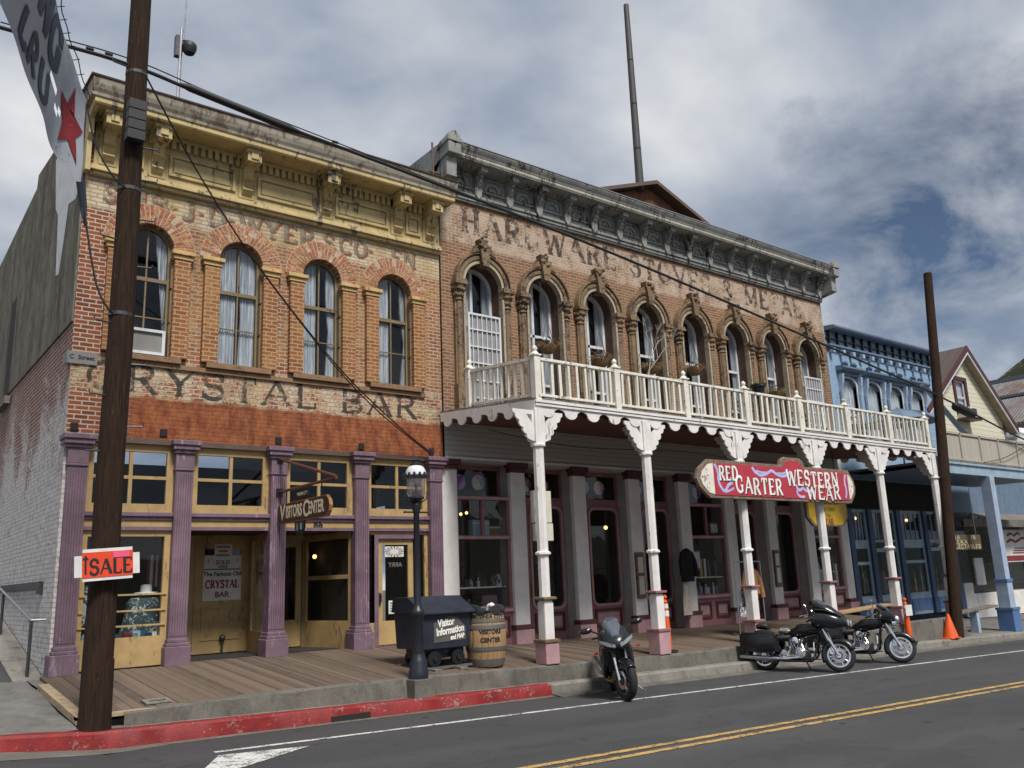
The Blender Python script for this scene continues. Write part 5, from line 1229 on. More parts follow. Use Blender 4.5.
# ================================================================== GABLED HOUSE AND THE SHED BEYOND
B4 = thing('gabled_house', 'pale yellow clapboard house gable with burgundy barge boards and a brown metal roof', 'house', (30, .6, 0))
apx, apz = 33.26, 9.85
sl_l, sl_r = .74, .85
def rk_(x, off=0): return apz - off - (apx - x) * sl_l if x < apx else apz - off - (x - apx) * sl_r
wx0, wx1 = 29.98, 36.35
m = MB().holed([(wx0, 4.5), (wx1, 4.5), (wx1, rk_(wx1, .16)), (apx, apz - .16), (wx0, rk_(wx0, .16))], [rect(32.42, 33.26, 7.05, 8.40)], .30, .1)
m.add([(wx1, .30, 0), (wx1, 10, 0), (wx1, 10, rk_(wx1, .16)), (wx1, .30, rk_(wx1, .16))], [(0, 1, 2, 3)])
P('wall', m, 'yellowclap', B4)
P('roof', MB().prism([(29.2, rk_(29.2)), (apx, apz), (36.95, rk_(36.95)), (36.95, rk_(36.95) - .07), (apx, apz - .07), (29.2, rk_(29.2) - .07)], 'xz', -.02, 10), 'brownroof', B4)
P('barge_board', MB().ring([(29.2, rk_(29.2, .24)), (apx, apz - .25), (36.97, rk_(36.97, .26))], [(29.2, rk_(29.2) + .02), (apx, apz + .03), (36.97, rk_(36.97) + .02)], -.07, -.021), 'burgundy', B4)
P('barge_edge', MB().ring([(29.2, rk_(29.2, .33)), (apx, apz - .34), (36.95, rk_(36.95, .35))], [(29.2, rk_(29.2, .242)), (apx, apz - .252), (36.95, rk_(36.95, .262))], -.06, -.02), 'whitesash', B4)
P('soffit_board', MB().ring([(29.2, rk_(29.2, .30)), (apx, apz - .31), (36.9, rk_(36.9, .32))], [(29.2, rk_(29.2, .075)), (apx, apz - .075), (36.9, rk_(36.9, .075))], -.018, .29), 'soffit', B4)
w_ = P('window', MB().ring([(32.42, 7.05), (33.26, 7.05), (33.26, 8.40), (32.42, 8.40), (32.42, 7.05)], [(32.28, 6.95), (33.40, 6.95), (33.44, 8.56), (32.24, 8.56), (32.28, 6.95)], .24, .31), 'burgundy', B4)
P('sash', MB().ring([(32.48, 7.10), (33.20, 7.10), (33.20, 8.34), (32.48, 8.34), (32.48, 7.10)], [(32.42, 7.05), (33.26, 7.05), (33.26, 8.40), (32.42, 8.40), (32.42, 7.05)], .31, .35).box(32.44, 33.24, .31, .35, 7.68, 7.73), 'whitesash', w_)
P('pane', MB().box(32.44, 33.24, .36, .365, 7.07, 8.38), 'glass', w_)
P('curtain', MB().box(32.44, 33.24, .40, .42, 7.0, 8.4), 'curtain', w_)
P('gutter_pipe', MB().tube([(36.42, .5, 6.8), (36.42, .55, 6.3), (36.4, .58, 4.5)], .07), 'black', B4)
ac = thing('air_conditioner', 'beige window air conditioner below the gable window', 'air conditioner', (32.75, .3, 6.85))
P('casing', MB().box(32.30, 33.22, -.25, .3, 6.78, 7.18), 'ivory', ac, bevel=.02)
gr = MB()
for k in range(7): gr.box(32.36, 32.8, -.265, -.25, 6.83 + k * .045, 6.85 + k * .045)
P('grille', gr, 'black', ac); P('support', MB().box(32.2, 33.3, -.2, .3, 6.70, 6.77), 'burgundy', ac)
SH = thing('shed', 'large shed with rust streaked grey metal roof behind the gabled house', 'shed', (41, 2, 0))
P('roof', MB().prism([(40.2, 7.3), (46.0, 10.5), (46.0, 10.62), (40.2, 7.42)], 'xz', -3, 16), 'rustroof', SH)
P('ridge_cap', MB().prism([(45.6, 10.42), (46.1, 10.74), (46.5, 10.42)], 'xz', -3.1, 16.1), 'black', SH)
P('seam', MB().prism([(43.3, 9.10), (43.6, 9.28), (43.55, 9.36), (43.25, 9.18)], 'xz', -3.1, 16.1), 'black', SH)
P('wall', MB().box(40.6, 40.7, -3, 16, 0, 7.5).box(40.6, 52, -3, -2.9, 0, 7.4), 'whitesash', SH)
dv = thing('roof_vent', 'white dome vent beside the lower end of the burgundy gable eave', 'vent', (37.6, 0, 6.0))
P('dome', MB().lathe([(.62, 5.2), (.64, 6.1), (.56, 6.45), (.36, 6.7), (.02, 6.8)], (37.55, .2, 0), 20), 'whitesash', dv, smooth=True)
P('bracket', MB().tube([(37.0, -.3, 6.95), (37.1, -.45, 6.7), (37.3, -.5, 6.5)], .05), 'tin', dv)
# ================================================================== STREET FURNITURE, SIGNS AND GOODS
def upole(name, label, x, y, zb, xt, yt, zt, r0, r1, extra=None):
    t = thing('utility_pole', label, 'pole', (x, y, zb))
    rp = random.Random(4); pts = [(x + (xt - x) * k / 14 + rp.uniform(-.012, .012), y + (yt - y) * k / 14, zb - .15 + (zt - zb) * k / 14) for k in range(15)]
    P('shaft', MB().tube(pts, [r0 + (r1 - r0) * k / 14 for k in range(15)], 16), 'pole', t, smooth=True); return t
lp = upole('utility_pole', 'dark creosoted wooden utility pole with the red SALE board on it', -.06, -3.42, -.42, -.05, -3.42, 11.5, .185, .135)
st = MB()
for k, (z, a) in enumerate(((3.35, 1), (3.0, 0), (4.2, 1), (4.75, 0), (5.6, 1), (5.95, 0), (6.3, 1), (6.9, 1), (3.75, 0), (7.4, 1), (8.6, 0))):
    s_ = 1 if a else -1; xx = -.055
    st = MB().tube([(xx, -3.46, z), (xx + s_ * .34, -3.50, z + .01), (xx + s_ * .35, -3.50, z + .06)], .012, 6)
    P('climbing_step', st, 'darksteel', lp)
bx = MB()
for k in range(4): bx.box(-.20, .04, -3.74, -3.58, 7.38 + k * .155, 7.525 + k * .155)
P('terminal_box', bx, 'cable', lp, bevel=.008)
for r_, z_, x_ in ((.168, 4.86, -.055), (.160, 6.70, -.055), (.152, 8.52, -.055)): P('pole_strap', MB().lathe([(r_, z_), (r_, z_ + .05)], (x_, -3.42, 0), 18), 'darksteel', lp)
P('base_skirt', MB().lathe([(.20, -.5), (.19, -.2), (.186, .4)], (-.06, -3.42, 0), 16), 'pole', lp, smooth=True)
rpole = upole('utility_pole', 'leaning brown wooden pole standing at the right end of the white porch', 21.98, -3.42, -.9, 23.5, -3.42, 10.2, .165, .125)

# SALE board
sb = thing('sale_sign', 'hand painted red SALE placard on white boards fixed to the wooden pole', 'sign', (-.14, -3.68, 1.5))
ti = Matrix.Rotation(R(3.5), 4, 'Y').inverted()
def tilt(m): return m.move(lambda v: ti @ (v - Vector((-.15, -3.68, 1.53))) + Vector((-.09, -3.68, 1.55)))
P('backing_board', tilt(MB().box(-.53, .23, -3.70, -3.685, 1.40, 1.66).box(-.44, .14, -3.715, -3.70, 1.345, 1.735)), 'reflective', sb)
P('placard', tilt(MB().box(-.445, .145, -3.722, -3.716, 1.385, 1.695)), 'salered', sb)
lm = MB(); letters(lm, 'SALE', -.365, 1.42, .185, -3.725, .20, .98, .06, 0)
lm.ribbon([(-.408, 1.43), (-.408, 1.62)], .024, -3.725); lm.add([(-.445, -3.7255, 1.605), (-.37, -3.7255, 1.605), (-.408, -3.7255, 1.665)], [(0, 1, 2)])
P('lettering', tilt(lm), 'ink', sb)
P('tape', tilt(MB().box(-.09, .10, -3.730, -3.7265, 1.615, 1.685)), 'tapepink', sb)
text('SPECIALTY CANDY', .045, (-.22, -3.7255, 1.655), 'inkred', sb, 'small_lettering', ext=.0005, tilt=R(3.5)) if False else None

# corner street plate
sp = thing('street_sign', 'small grey plate lettered C Street on the brick corner', 'sign', (0, -.02, 5.0))
P('plate', MB().box(-.06, .40, -.03, -.012, 4.99, 5.20).box(-.075, -.055, -.03, .3, 4.99, 5.20), 'inkgrey', sp)
text('C  Street', .105, (.16, -.0335, 5.10), 'ink', sp, bold=.002, ext=.001)

# visitor centre sign on its bracket
vs_ = thing('hanging_sign', 'dark maroon board lettered VISITORS CENTER hung from a copper wall bracket', 'sign', (3.66, -.1, 2.5))
P('bracket_arm', MB().tube([(3.66, -.12, 3.55), (3.66, -2.45, 2.96)], .028, 8).tube([(3.66, -.12, 2.93), (3.66, -2.45, 2.94)], .028, 8), 'copper', vs_)
P('wall_plate', MB().box(3.60, 3.72, -.14, -.11, 3.48, 3.62).box(3.60, 3.72, -.14, -.11, 2.86, 3.0), 'black', vs_)
P('hanger', MB().tube([(3.66, -.45, 2.93), (3.66, -.45, 2.70)], .012).tube([(3.66, -1.9, 2.93), (3.66, -1.9, 2.70)], .012), 'black', vs_)
ol = [(-.14, 2.37), (-.20, 2.33), (-2.14, 2.33), (-2.24, 2.42), (-2.27, 2.51), (-2.24, 2.60), (-2.14, 2.69), (-.20, 2.69), (-.14, 2.65), (-.10, 2.51)]
P('board_edge', MB().prism(ol, 'yz', 3.63, 3.69), 'signgold', vs_)
inn = [(-1.18 + (y + 1.18) * .985, 2.51 + (z - 2.51) * .92) for y, z in ol]
P('board', MB().prism(inn, 'yz', 3.625, 3.695), 'signmaroon', vs_)
for tx, sz, yy, zz in (('V', .40, -.36, 2.51), ('ISITORS', .30, -.85, 2.51), ('C', .40, -1.36, 2.51), ('ENTER', .30, -1.76, 2.51)):
    text(tx, sz, (3.622, yy, zz), 'signcream', vs_, bold=.008, rotz=R(-90), sx=.66 if len(tx) > 1 else .85, ext=.001)
P('top_plate', MB().prism([(-.75, 2.70), (-.75, 2.74), (-.9, 2.75), (-.95, 2.86), (-1.35, 2.88), (-1.40, 2.76), (-1.6, 2.75), (-1.6, 2.70)], 'yz', 3.64, 3.68), 'black', vs_)
text('VIRGINIA CITY', .09, (3.637, -1.16, 2.80), 'signcream', vs_, ext=.0005, rotz=R(-90), sx=.7)
P('drop_disc', MB().lathe([(.2, 3.645), (.2, 3.675)], (0, -1.05, 2.27), 18, axis='x'), 'black', vs_)
lm = MB().box(3.641, 3.644, -.98, -.95, 2.17, 2.30).box(3.641, 3.644, -1.16, -1.09, 2.18, 2.30)
P('emblem', lm, 'bluewhite', vs_)

# street lamp
L_ = thing('street_lamp', 'black gas style street lamp with glass chimney at the boardwalk edge', 'street lamp', (4.6, -3.42, -.5))
c = (4.6, -3.42, 0)
P('footing', MB().box(4.42, 4.78, -3.60, -3.25, -.56, -.27), 'concrete', L_, bevel=.01)
P('base', MB().lathe([(.155, -.27), (.155, -.16), (.14, -.13), (.14, -.02), (.12, .02), (.10, .10)], c, 16), 'lampblack', L_, smooth=True)
P('shaft', MB().lathe([(.095, .08), (.085, .66), (.10, .68), (.11, .72), (.10, .76), (.07, .80), (.055, .86), (.048, 2.28), (.06, 2.30)], c, 16), 'lampblack', L_, smooth=True)
P('crossbar', MB().tube([(4.38, -3.42, 2.30), (4.82, -3.42, 2.30)], .014).ball((4.38, -3.42, 2.30), .022, 8, 6).ball((4.82, -3.42, 2.30), .022, 8, 6), 'lampblack', L_)
P('cradle', MB().lathe([(.06, 2.30), (.075, 2.42), (.05, 2.46), (.10, 2.50), (.135, 2.52), (.135, 2.545)], c, 16).tube([(4.66, -3.42, 2.44), (4.80, -3.42, 2.52), (4.82, -3.42, 2.66)], .012).tube([(4.54, -3.42, 2.44), (4.40, -3.42, 2.52), (4.38, -3.42, 2.66)], .012), 'lampblack', L_, smooth=True)
P('chimney', MB().lathe([(.12, 2.545), (.15, 2.60), (.15, 2.80), (.14, 2.86)], c, 20, caps=False), 'lampglass', L_, smooth=True)
P('burner', MB().lathe([(.07, 2.545), (.07, 2.62), (.02, 2.64), (.015, 2.74), (.04, 2.76), (.03, 2.80)], c, 12), 'lampblack', L_)
cr = MB().lathe([(.16, 2.855), (.215, 2.86), (.215, 2.895), (.16, 2.90)], c, 20)
for k in range(14):
    a = 2 * PI * k / 14; cr.lathe([(.03, 2.88), (.022, 2.925), (.004, 2.94)], (c[0] + .20 * math.cos(a), c[1] + .20 * math.sin(a), 0), 6)
P('crown', cr, 'lampblack', L_)
P('dome', MB().lathe([(.175, 2.90), (.165, 2.97), (.13, 3.03), (.085, 3.06)], c, 20), 'globe', L_, smooth=True)
P('finial', MB().lathe([(.09, 3.055), (.10, 3.08), (.06, 3.10), (.06, 3.13), (.075, 3.145), (.05, 3.17), (.02, 3.20), (.005, 3.22)], c, 14), 'lampblack', L_, smooth=True)

# ore cart used as a leaflet box
OC = thing('ore_cart', 'blue black ore cart box lettered Visitor Information and MAP beside the barrel', 'ore cart', (5.45, -2.5, -.22))
P('body', MB().prism([(-2.90, .10), (-2.10, .10), (-2.02, .72), (-2.96, .72)], 'yz', 4.98, 5.95), 'cartblack', OC, bevel=.01)
P('lid', MB().prism([(-3.03, .66), (-3.03, .70), (-2.55, .945), (-2.05, .945), (-2.0, .70)], 'yz', 4.94, 6.0), 'cartblack', OC, bevel=.008)
for k, xx in enumerate((5.25, 5.72)):
    for yy in (-2.86, -2.16):
        w_ = P('wheel', MB().lathe([(.02, yy - .03), (.125, yy - .03), (.125, yy + .03), (.02, yy + .03)], (xx, 0, -.06), 18, axis='y'), 'black', OC)
        P('hub', MB().lathe([(.04, yy - .06), (.04, yy + .05)], (xx, 0, -.06), 12, axis='y'), 'lampblack', w_)
P('chassis', MB().box(5.1, 5.9, -2.78, -2.22, -.06, .10), 'black', OC)
P('rail', MB().box(4.95, 6.05, -2.89, -2.83, -.22, -.185).box(4.95, 6.05, -2.19, -2.13, -.2, -.15), 'hoop', OC)
P('sleeper', MB().box(5.15, 5.3, -3.05, -2.0, -.255, -.215).box(5.65, 5.8, -3.05, -2.0, -.255, -.215), 'greywood', OC)
def slope_y(z): return -2.96 + (.72 - z) * (.06 / .62) - .006
pl = [(5.22, .20), (5.86, .22), (5.84, .44), (5.74, .52), (5.66, .60), (5.48, .62), (5.40, .56), (5.20, .52)]
P('label_plate', MB().prism(pl, 'xz', 0, .004).move(lambda v: Vector((v.x, slope_y(v.z) + v.y, v.z))), 'hoop', OC)
for s, sz, x, z, an in (('Visitor', .17, 5.44, .515, 6), ('Information', .165, 5.53, .385, 6), ('and MAP', .105, 5.68, .275, 4)):
    text(s, sz, (x, slope_y(z) - .006, z), 'signwhite', OC, bold=.006, sx=.72, tilt=R(an), ext=.001, shear=.1)

# barrel
BA = thing('barrel', 'oak barrel with iron hoops used as a litter bin next to the ore cart', 'barrel', (6.32, -2.86, -.25))
bc = (6.32, -2.86, -.255)
def br_(h): return .295 + .06 * math.sin(PI * h / .97)
P('staves', MB().lathe([(br_(k * .97 / 12), k * .97 / 12) for k in range(13)], bc, 28), 'barrelwood', BA, smooth=True)
for h0, h1 in ((.02, .13), (.26, .33), (.62, .69), (.73, .79), (.86, .95)):
    P('hoop', MB().lathe([(br_(h) + d, h) for h, d in ((h0, 0), (h0, .008), ((h0 + h1) / 2, .010), (h1, .008), (h1, 0))], bc, 28, caps=False), 'hoop', BA, smooth=True)
rb = random.Random(2); bg = MB(); n = 30
prof = lambda a: [(.325 + .012 * math.sin(a * 7), .87), (.345 + .02 * math.sin(a * 5), .93), (.335, 1.0 + .02 * math.sin(a * 4 + 1)), (.29, .985 + .02 * math.sin(a * 9)), (.26, .90), (.02, .86)]
vv = []
for k in range(n):
    a = 2 * PI * k / n; vv += [(bc[0] + r * math.cos(a), bc[1] + r * math.sin(a), bc[2] + z) for r, z in prof(a)]
bg.add(vv, [(k * 6 + j, ((k + 1) % n) * 6 + j, ((k + 1) % n) * 6 + j + 1, k * 6 + j + 1) for k in range(n) for j in range(5)])
P('bin_liner', bg, 'bag', BA, smooth=True)
P('crumpled_paper', MB().ball((6.40, -2.95, .74), .06, 7, 5).ball((6.46, -2.80, .73), .05, 6, 5), 'paper', BA)
def curved(s, sz, h, a0, mat='ink'):
    ob = text(s, sz, (0, 0, 0), mat, None, 'lettering', ext=.0, bold=.004)
    me = ob.data; o = Vector(OFF[BA.name]); r = br_(h) + .004
    for v in me.vertices:
        a = R(a0) + v.co.x / r; v.co = Vector((bc[0] + r * math.cos(a), bc[1] + r * math.sin(a), bc[2] + h + v.co.z)) - o
    ob.parent = BA
curved('VIRGINIA CITY', .10, .82, -118); curved('VISITORS', .10, .575, -112); curved('CENTER', .10, .44, -112)

# Red Garter sign
RG = thing('shop_sign', 'long red shop sign lettered RED GARTER WESTERN WEAR in front of the porch', 'sign', (14.9, -3.4, 2.7))
ol = [(11.95, 2.72), (17.42, 2.72), (17.5, 2.80), (17.64, 2.95), (17.68, 3.13), (17.64, 3.30), (17.5, 3.46), (17.42, 3.56), (15.55, 3.56), (15.5, 3.68), (15.36, 3.76), (14.75, 3.76), (14.6, 3.68), (14.55, 3.56), (11.95, 3.56), (11.8, 3.46), (11.62, 3.34), (11.54, 3.13), (11.62, 2.95), (11.8, 2.82)]
P('frame', MB().prism(ol, 'xz', -3.47, -3.38), 'signframe', RG, bevel=.012)
P('end_panel', MB().prism([(12.12, 2.80), (11.93, 2.83), (11.72, 3.0), (11.66, 3.13), (11.72, 3.28), (11.93, 3.45), (12.12, 3.48)], 'xz', -3.478, -3.47), 'creampaint', RG)
P('end_panel', MB().prism([(17.30, 2.80), (17.43, 2.86), (17.55, 3.0), (17.59, 3.13), (17.55, 3.28), (17.43, 3.42), (17.30, 3.48)], 'xz', -3.478, -3.47), 'creampaint', RG)
P('panel', MB().prism([(12.10, 2.79), (17.34, 2.79), (17.34, 3.48), (15.42, 3.50), (15.36, 3.62), (15.2, 3.68), (14.9, 3.68), (14.72, 3.62), (14.66, 3.50), (12.10, 3.48)], 'xz', -3.484, -3.472), 'signred', RG)
rg = random.Random(9)
for dx, dz, yy, mat in ((.03, -.025, -3.486, 'ink'), (0, 0, -3.490, 'signwhite')):
    for s, x, z, h, sx, gp in (('RED', 12.27, 3.13, .30, .92, .14), ('GARTER', 12.82, 2.86, .35, 1.0, .14), ('WESTERN', 14.74, 3.10, .36, 1.05, .12), ('WEAR', 15.50, 2.80, .33, 1.22, .16)):
        rg.seed(len(s)); lm = MB(); letters(lm, s, x + dx, z + dz, h, yy, .205, sx, gp, .22, 0, .02, rg); P('lettering', lm, mat, RG)
rbm = MB()
for pts, w in (([(12.14, 3.46), (12.25, 3.3), (12.22, 3.1), (12.30, 2.95), (12.42, 2.86), (12.50, 2.95), (12.58, 3.04), (12.72, 3.07)], .07), ([(12.42, 2.86), (12.62, 2.90), (12.75, 2.96)], .05),
               ([(13.45, 3.45), (13.6, 3.3), (13.85, 3.27), (14.1, 3.38), (14.2, 3.42), (14.35, 3.32), (14.6, 3.28), (14.8, 3.34), (14.92, 3.42)], .07), ([(13.6, 3.38), (13.8, 3.34), (13.95, 3.36)], .04), ([(14.4, 3.36), (14.6, 3.35), (14.75, 3.4)], .04),
               ([(15.08, 3.12), (15.12, 3.0), (15.25, 2.98), (15.35, 3.06), (15.45, 2.98), (15.6, 2.96), (15.75, 3.02), (15.82, 2.9), (15.75, 2.82)], .07), ([(15.1, 2.98), (15.1, 2.88), (15.25, 2.82), (15.4, 2.84)], .06), ([(17.24, 3.44), (17.16, 3.25), (17.24, 3.05), (17.16, 2.85)], .07)):
    q = [pts[0]]
    for a, b in zip(pts, pts[1:]): q += [((a[0] * 2 + b[0]) / 3, (a[1] * 2 + b[1]) / 3), ((a[0] + 2 * b[0]) / 3, (a[1] + 2 * b[1]) / 3)]
    q.append(pts[-1]); rbm.ribbon(q, w, -3.4875 - .0003 * len(rbm.v) / 40)
P('ribbon', rbm, 'signlilac', RG)
P('bracket', MB().box(13.3, 13.42, -3.39, -3.25, 2.9, 3.4).box(16.34, 16.46, -3.39, -3.25, 2.9, 3.4), 'black', RG)

YS = thing('hanging_sign', 'yellow octagonal sign with dark lettering hanging behind the red sign', 'sign', (18.6, -2.0, 2.8))
oc = lambda k: [(17.58 + .25 * (1 - k) + (0), 0)] and [(18.58 + k * dx, 2.72 + k * dz) for dx, dz in ((-.98, -.22), (-.70, -.46), (.70, -.46), (.98, -.22), (.98, .3), (.70, .52), (-.70, .52), (-.98, .3))]
P('frame', MB().prism(oc(1.0), 'xz', -2.04, -1.96), 'signframe', YS)
P('board', MB().prism(oc(.92), 'xz', -2.05, -2.04), 'signyellow', YS)
lm = MB(); letters(lm, 'RED GARTER', 17.98, 2.86, .16, -2.053, .22, .95, .1, .2); letters(lm, 'WEAR', 18.25, 2.30, .16, -2.053, .22, 1.0, .1, .2)
P('lettering', lm, 'inkred', YS)
text('WESTERN', .15, (18.58, -2.053, 2.71), 'ink', YS, ext=.0005); text('For', .14, (18.58, -2.053, 2.55), 'ink', YS, ext=.0005)
P('chain', MB().tube([(17.9, -2, 3.2), (17.9, -2, 4.4)], .012).tube([(19.2, -2, 3.2), (19.2, -2, 4.4)], .012), 'black', YS)

# blank board behind the corner post
HS = thing('sign_board', 'blank cream sign board fixed behind the corner porch post', 'sign', (7.8, -2.85, 1.9))
P('upper_panel', MB().box(7.50, 7.95, -2.88, -2.80, 2.20, 2.80), 'ivory', HS, bevel=.01)
P('lower_panel', MB().box(7.52, 7.97, -2.88, -2.80, 1.86, 2.185), 'ivory', HS, bevel=.01)
P('strut', MB().tube([(7.46, -3.1, 2.5), (7.6, -2.82, 2.5)], .015).tube([(7.46, -3.1, 2.0), (7.6, -2.82, 2.0)], .015), 'steel', HS)

# notices
def paper(name, label, x0, x1, z0, z1, y, lines, board=None, par=None, mat='paper'):
    t = thing(name, label, 'notice', ((x0 + x1) / 2, y, z0))
    if board: P('board', MB().box(x0 - .05, x1 + .05, y + .004, y + .03, z0 - .05, z1 + .05), board, t)
    P('sheet', MB().box(x0, x1, y, y + .003, z0, z1), mat, t)
    for s, sz, x, z, m in lines: text(s, sz, (x, y - .002, z), m, t, ext=.0004, bold=sz * .03)
    return t
t = paper('poster', 'white poster on the double door reading The Famous Old CRYSTAL BAR', 2.86, 3.61, 1.00, 1.58, VY - .006, [('The Famous Old', .11, 3.235, 1.50, 'ink'), ('BAR', .15, 3.235, 1.11, 'inkred')])
lm = MB(); fx = .66 / width('CRYSTAL', .14, 1, .12); letters(lm, 'CRYSTAL', 2.91, 1.24, .14, VY - .010, .24, fx, .12, .3); P('lettering', lm, 'inkred', t)
t = paper('poster', 'smaller notice reading SOLD HERE pinned above the Crystal Bar poster', 2.87, 3.60, 1.60, 1.86, VY - .006, [('SOLD', .11, 3.235, 1.72, 'inkred'), ('HERE', .08, 3.235, 1.635, 'inkred'), ('1', .09, 2.95, 1.75, 'inkred'), ('1', .09, 3.52, 1.75, 'inkred')])
P('raised_sheet', MB().box(3.06, 3.41, VY - .011, VY - .007, 1.80, 2.08), 'paper', t)
for k, (x0, x1) in enumerate(((3.1, 3.37), (3.14, 3.33), (3.1, 3.35))): P('faded_line', MB().box(x0, x1, VY - .014, VY - .0115, 2.0 - k * .08, 2.035 - k * .08), 'signgold', t)
paper('notice', 'little white card stuck between the two recessed doors', 4.12, 4.22, 1.42, 1.62, VY - .006, [])
t = paper('notice', 'white printed sheet low in the glass of the right hand tan door', 6.10, 6.34, .60, .86, .112, [])
for k in range(4): P('printed_line', MB().box(6.13, 6.31 - .03 * (k % 2), .108, .1115, .80 - k * .05, .82 - k * .05), 'bluedark' if k == 0 else 'inkgrey', t)
t = paper('poster', 'red and blue striped starburst card at the top of the right hand tan door', 6.02, 6.46, 1.72, 1.93, .112, [])
sbm = MB(); rbm2 = MB()
for k in range(16):
    a = 2 * PI * k / 16; m = sbm if k % 2 else rbm2
    p = [(6.24 + r * math.cos(a + d), 1.825 + .48 * r * math.sin(a + d)) for r, d in ((.10, -.06), (.215, -.08), (.215, .08), (.10, .06))]
    m.add([(x, .1105, z) for x, z in p], [(0, 1, 2, 3)])
P('ray', sbm, 'bluedark', t); P('ray', rbm2, 'inkred', t)
text('BARBER', .055, (6.24, .110, 1.825), 'ink', t, ext=.0004, bold=.001) if False else None
mr_ = text('ARRY', .13, (6.26, .113, 1.56), 'inkgrey', dr if False else t, ext=.0004, mirror=True)
mtb = thing('notice_case', 'tall brown framed notice case on the porch pilaster left of the hanging black coat', 'notice case', (13.17, -.1, .65))
P('frame', MB().box(13.02, 13.30, -.10, -.035, .60, 1.72), 'surround', mtb, bevel=.01); P('sheet', MB().box(13.07, 13.25, -.106, -.10, 1.22, 1.60).box(13.07, 13.25, -.106, -.10, .70, 1.14), 'ivory', mtb)
mtb = thing('notice_case', 'narrow brown framed notice case on the pilaster behind the red shop sign', 'notice case', (18.8, -.1, .7))
P('frame', MB().box(18.68, 18.94, -.10, -.035, .68, 1.72), 'surround', mtb, bevel=.01); P('sheet', MB().box(18.73, 18.89, -.106, -.10, 1.28, 1.62).box(18.73, 18.89, -.106, -.10, .80, 1.22), 'paper', mtb)

# clothes on show
def garment(name, label, x, y, zt, zb, ws, wb, mat, sleeves=True, d=.09):
    t = thing(name, label, 'clothing', (x, y, zb)); m = MB(); n = 20; vv = []; rg2 = random.Random(int(x * 10))
    rows = [(zt, .03, .03), (zt - .05, ws * .75, d * .8), (zt - .14, ws, d)] + [(zt - .14 - (zt - .14 - zb) * k / 6, ws * .92 + (wb - ws * .92) * k / 6, d) for k in range(1, 7)]
    for z, rx, ry in rows:
        for k in range(n):
            a = 2 * PI * k / n; f = 1 + .10 * math.sin(k * 2.4 + z * 5) * (zt - z); vv.append((x + rx * f * math.cos(a), y + ry * f * math.sin(a), z))
    m.add(vv, [(i * n + k, i * n + (k + 1) % n, (i + 1) * n + (k + 1) % n, (i + 1) * n + k) for i in range(len(rows) - 1) for k in range(n)])
    P('body', m, mat, t, smooth=True)
    if sleeves:
        for s in (-1, 1): P('sleeve', MB().tube([(x + s * ws * .8, y, zt - .10), (x + s * ws * 1.25, y - .03, zt - .35), (x + s * ws * 1.35, y - .06, zt - .72)], [.06, .07, .065], 10), mat, t, smooth=True)
    P('hanger', MB().tube([(x, y, zt - .02), (x, y, zt + .05), (x + .03, y, zt + .08), (x, y, zt + .11)], .008, 6), 'steel', t); return t
garment('coat', 'black coat on a hanger on the porch pilaster', 14.78, -.20, 1.80, .95, .20, .23, 'clothblack')
garment('dress', 'cream skirt hanging below the black coat', 14.70, -.16, .98, .12, .10, .17, 'clothcream', False, .06)
garment('jacket', 'tan suede jacket hanging on the rack behind the third porch post', 14.72, -2.2, 1.25, .62, .24, .30, 'clothbrown')
garment('dress', 'black and white print dress hanging under the tan jacket', 14.62, -2.12, .80, .10, .24, .36, 'clothprint', False)
rk2 = thing('clothes_rack', 'thin steel clothes rack holding the tan jacket', 'clothes rack', (14.7, -2.15, -.3))
P('rail', MB().tube([(14.2, -2.15, 1.38), (15.2, -2.15, 1.38)], .015), 'steel', rk2)
for x in (14.2, 15.2): P('leg', MB().tube([(x, -2.15, 1.38), (x, -2.15, -.28)], .015).tube([(x, -2.35, -.29), (x, -1.95, -.26)], .015), 'steel', rk2)

# goods in the windows
def things_on(t, n, x0, x1, y0, y1, z, hmax, rnd, mats):
    for k in range(n):
        x = x0 + (x1 - x0) * (k + .5) / n + rnd.uniform(-.02, .02); h = rnd.uniform(.5, 1) * hmax; r = rnd.uniform(.03, .055)
        yy = rnd.uniform(y0, y1); kind = rnd.random()
        if kind < .5: m = MB().lathe([(r, z), (r, z + h * .6), (r * .4, z + h * .75), (r * .4, z + h)], (x, yy, 0), 10); nm = 'bottle'
        else: m = MB().box(x - r * 1.3, x + r * 1.3, yy - .04, yy + .04, z, z + h * .8); nm = 'box'
        P(nm, m, rnd.choice(mats), t)
gr_ = random.Random(12)
t = thing('shelf_goods', 'row of bottles and boxes on the shelf inside the left porch display window', 'goods', (8.5, .4, 1.05)); things_on(t, 12, 7.85, 9.1, .25, .5, 1.05, .36, gr_, ['leather', 'darksteel', 'surround', 'clothprint', 'steel'])
t = thing('shelf_goods', 'bottles and cartons along the floor of the left porch display window', 'goods', (8.5, .4, .57)); things_on(t, 10, 7.85, 9.1, .2, .5, .57, .28, gr_, ['leather', 'purple', 'bluepale', 'darksteel', 'paper'])
t = thing('shelf_goods', 'brass ware stacked on stands inside the display window right of the black coat', 'goods', (16.0, .4, .57)); things_on(t, 12, 15.4, 16.7, .2, .5, 1.05, .7, gr_, ['gold', 'gold', 'darksteel', 'steel']); things_on(t, 10, 15.4, 16.7, .2, .5, .57, .4, gr_, ['gold', 'leather', 'bluepale', 'paper'])
t = thing('shelf_goods', 'mixed goods behind the last pink display window of the porch', 'goods', (21.7, .4, .57)); things_on(t, 8, 21.0, 22.3, .2, .5, .57, .9, gr_, ['merch', 'steel', 'paper', 'leather'])
t = thing('shelf_goods', 'antiques crowded behind the first blue shop window', 'goods', (23.6, .4, .1)); things_on(t, 9, 23.2, 25.8, .3, .7, .1, 1.2, gr_, ['merch', 'surround', 'steel', 'bluepale'])
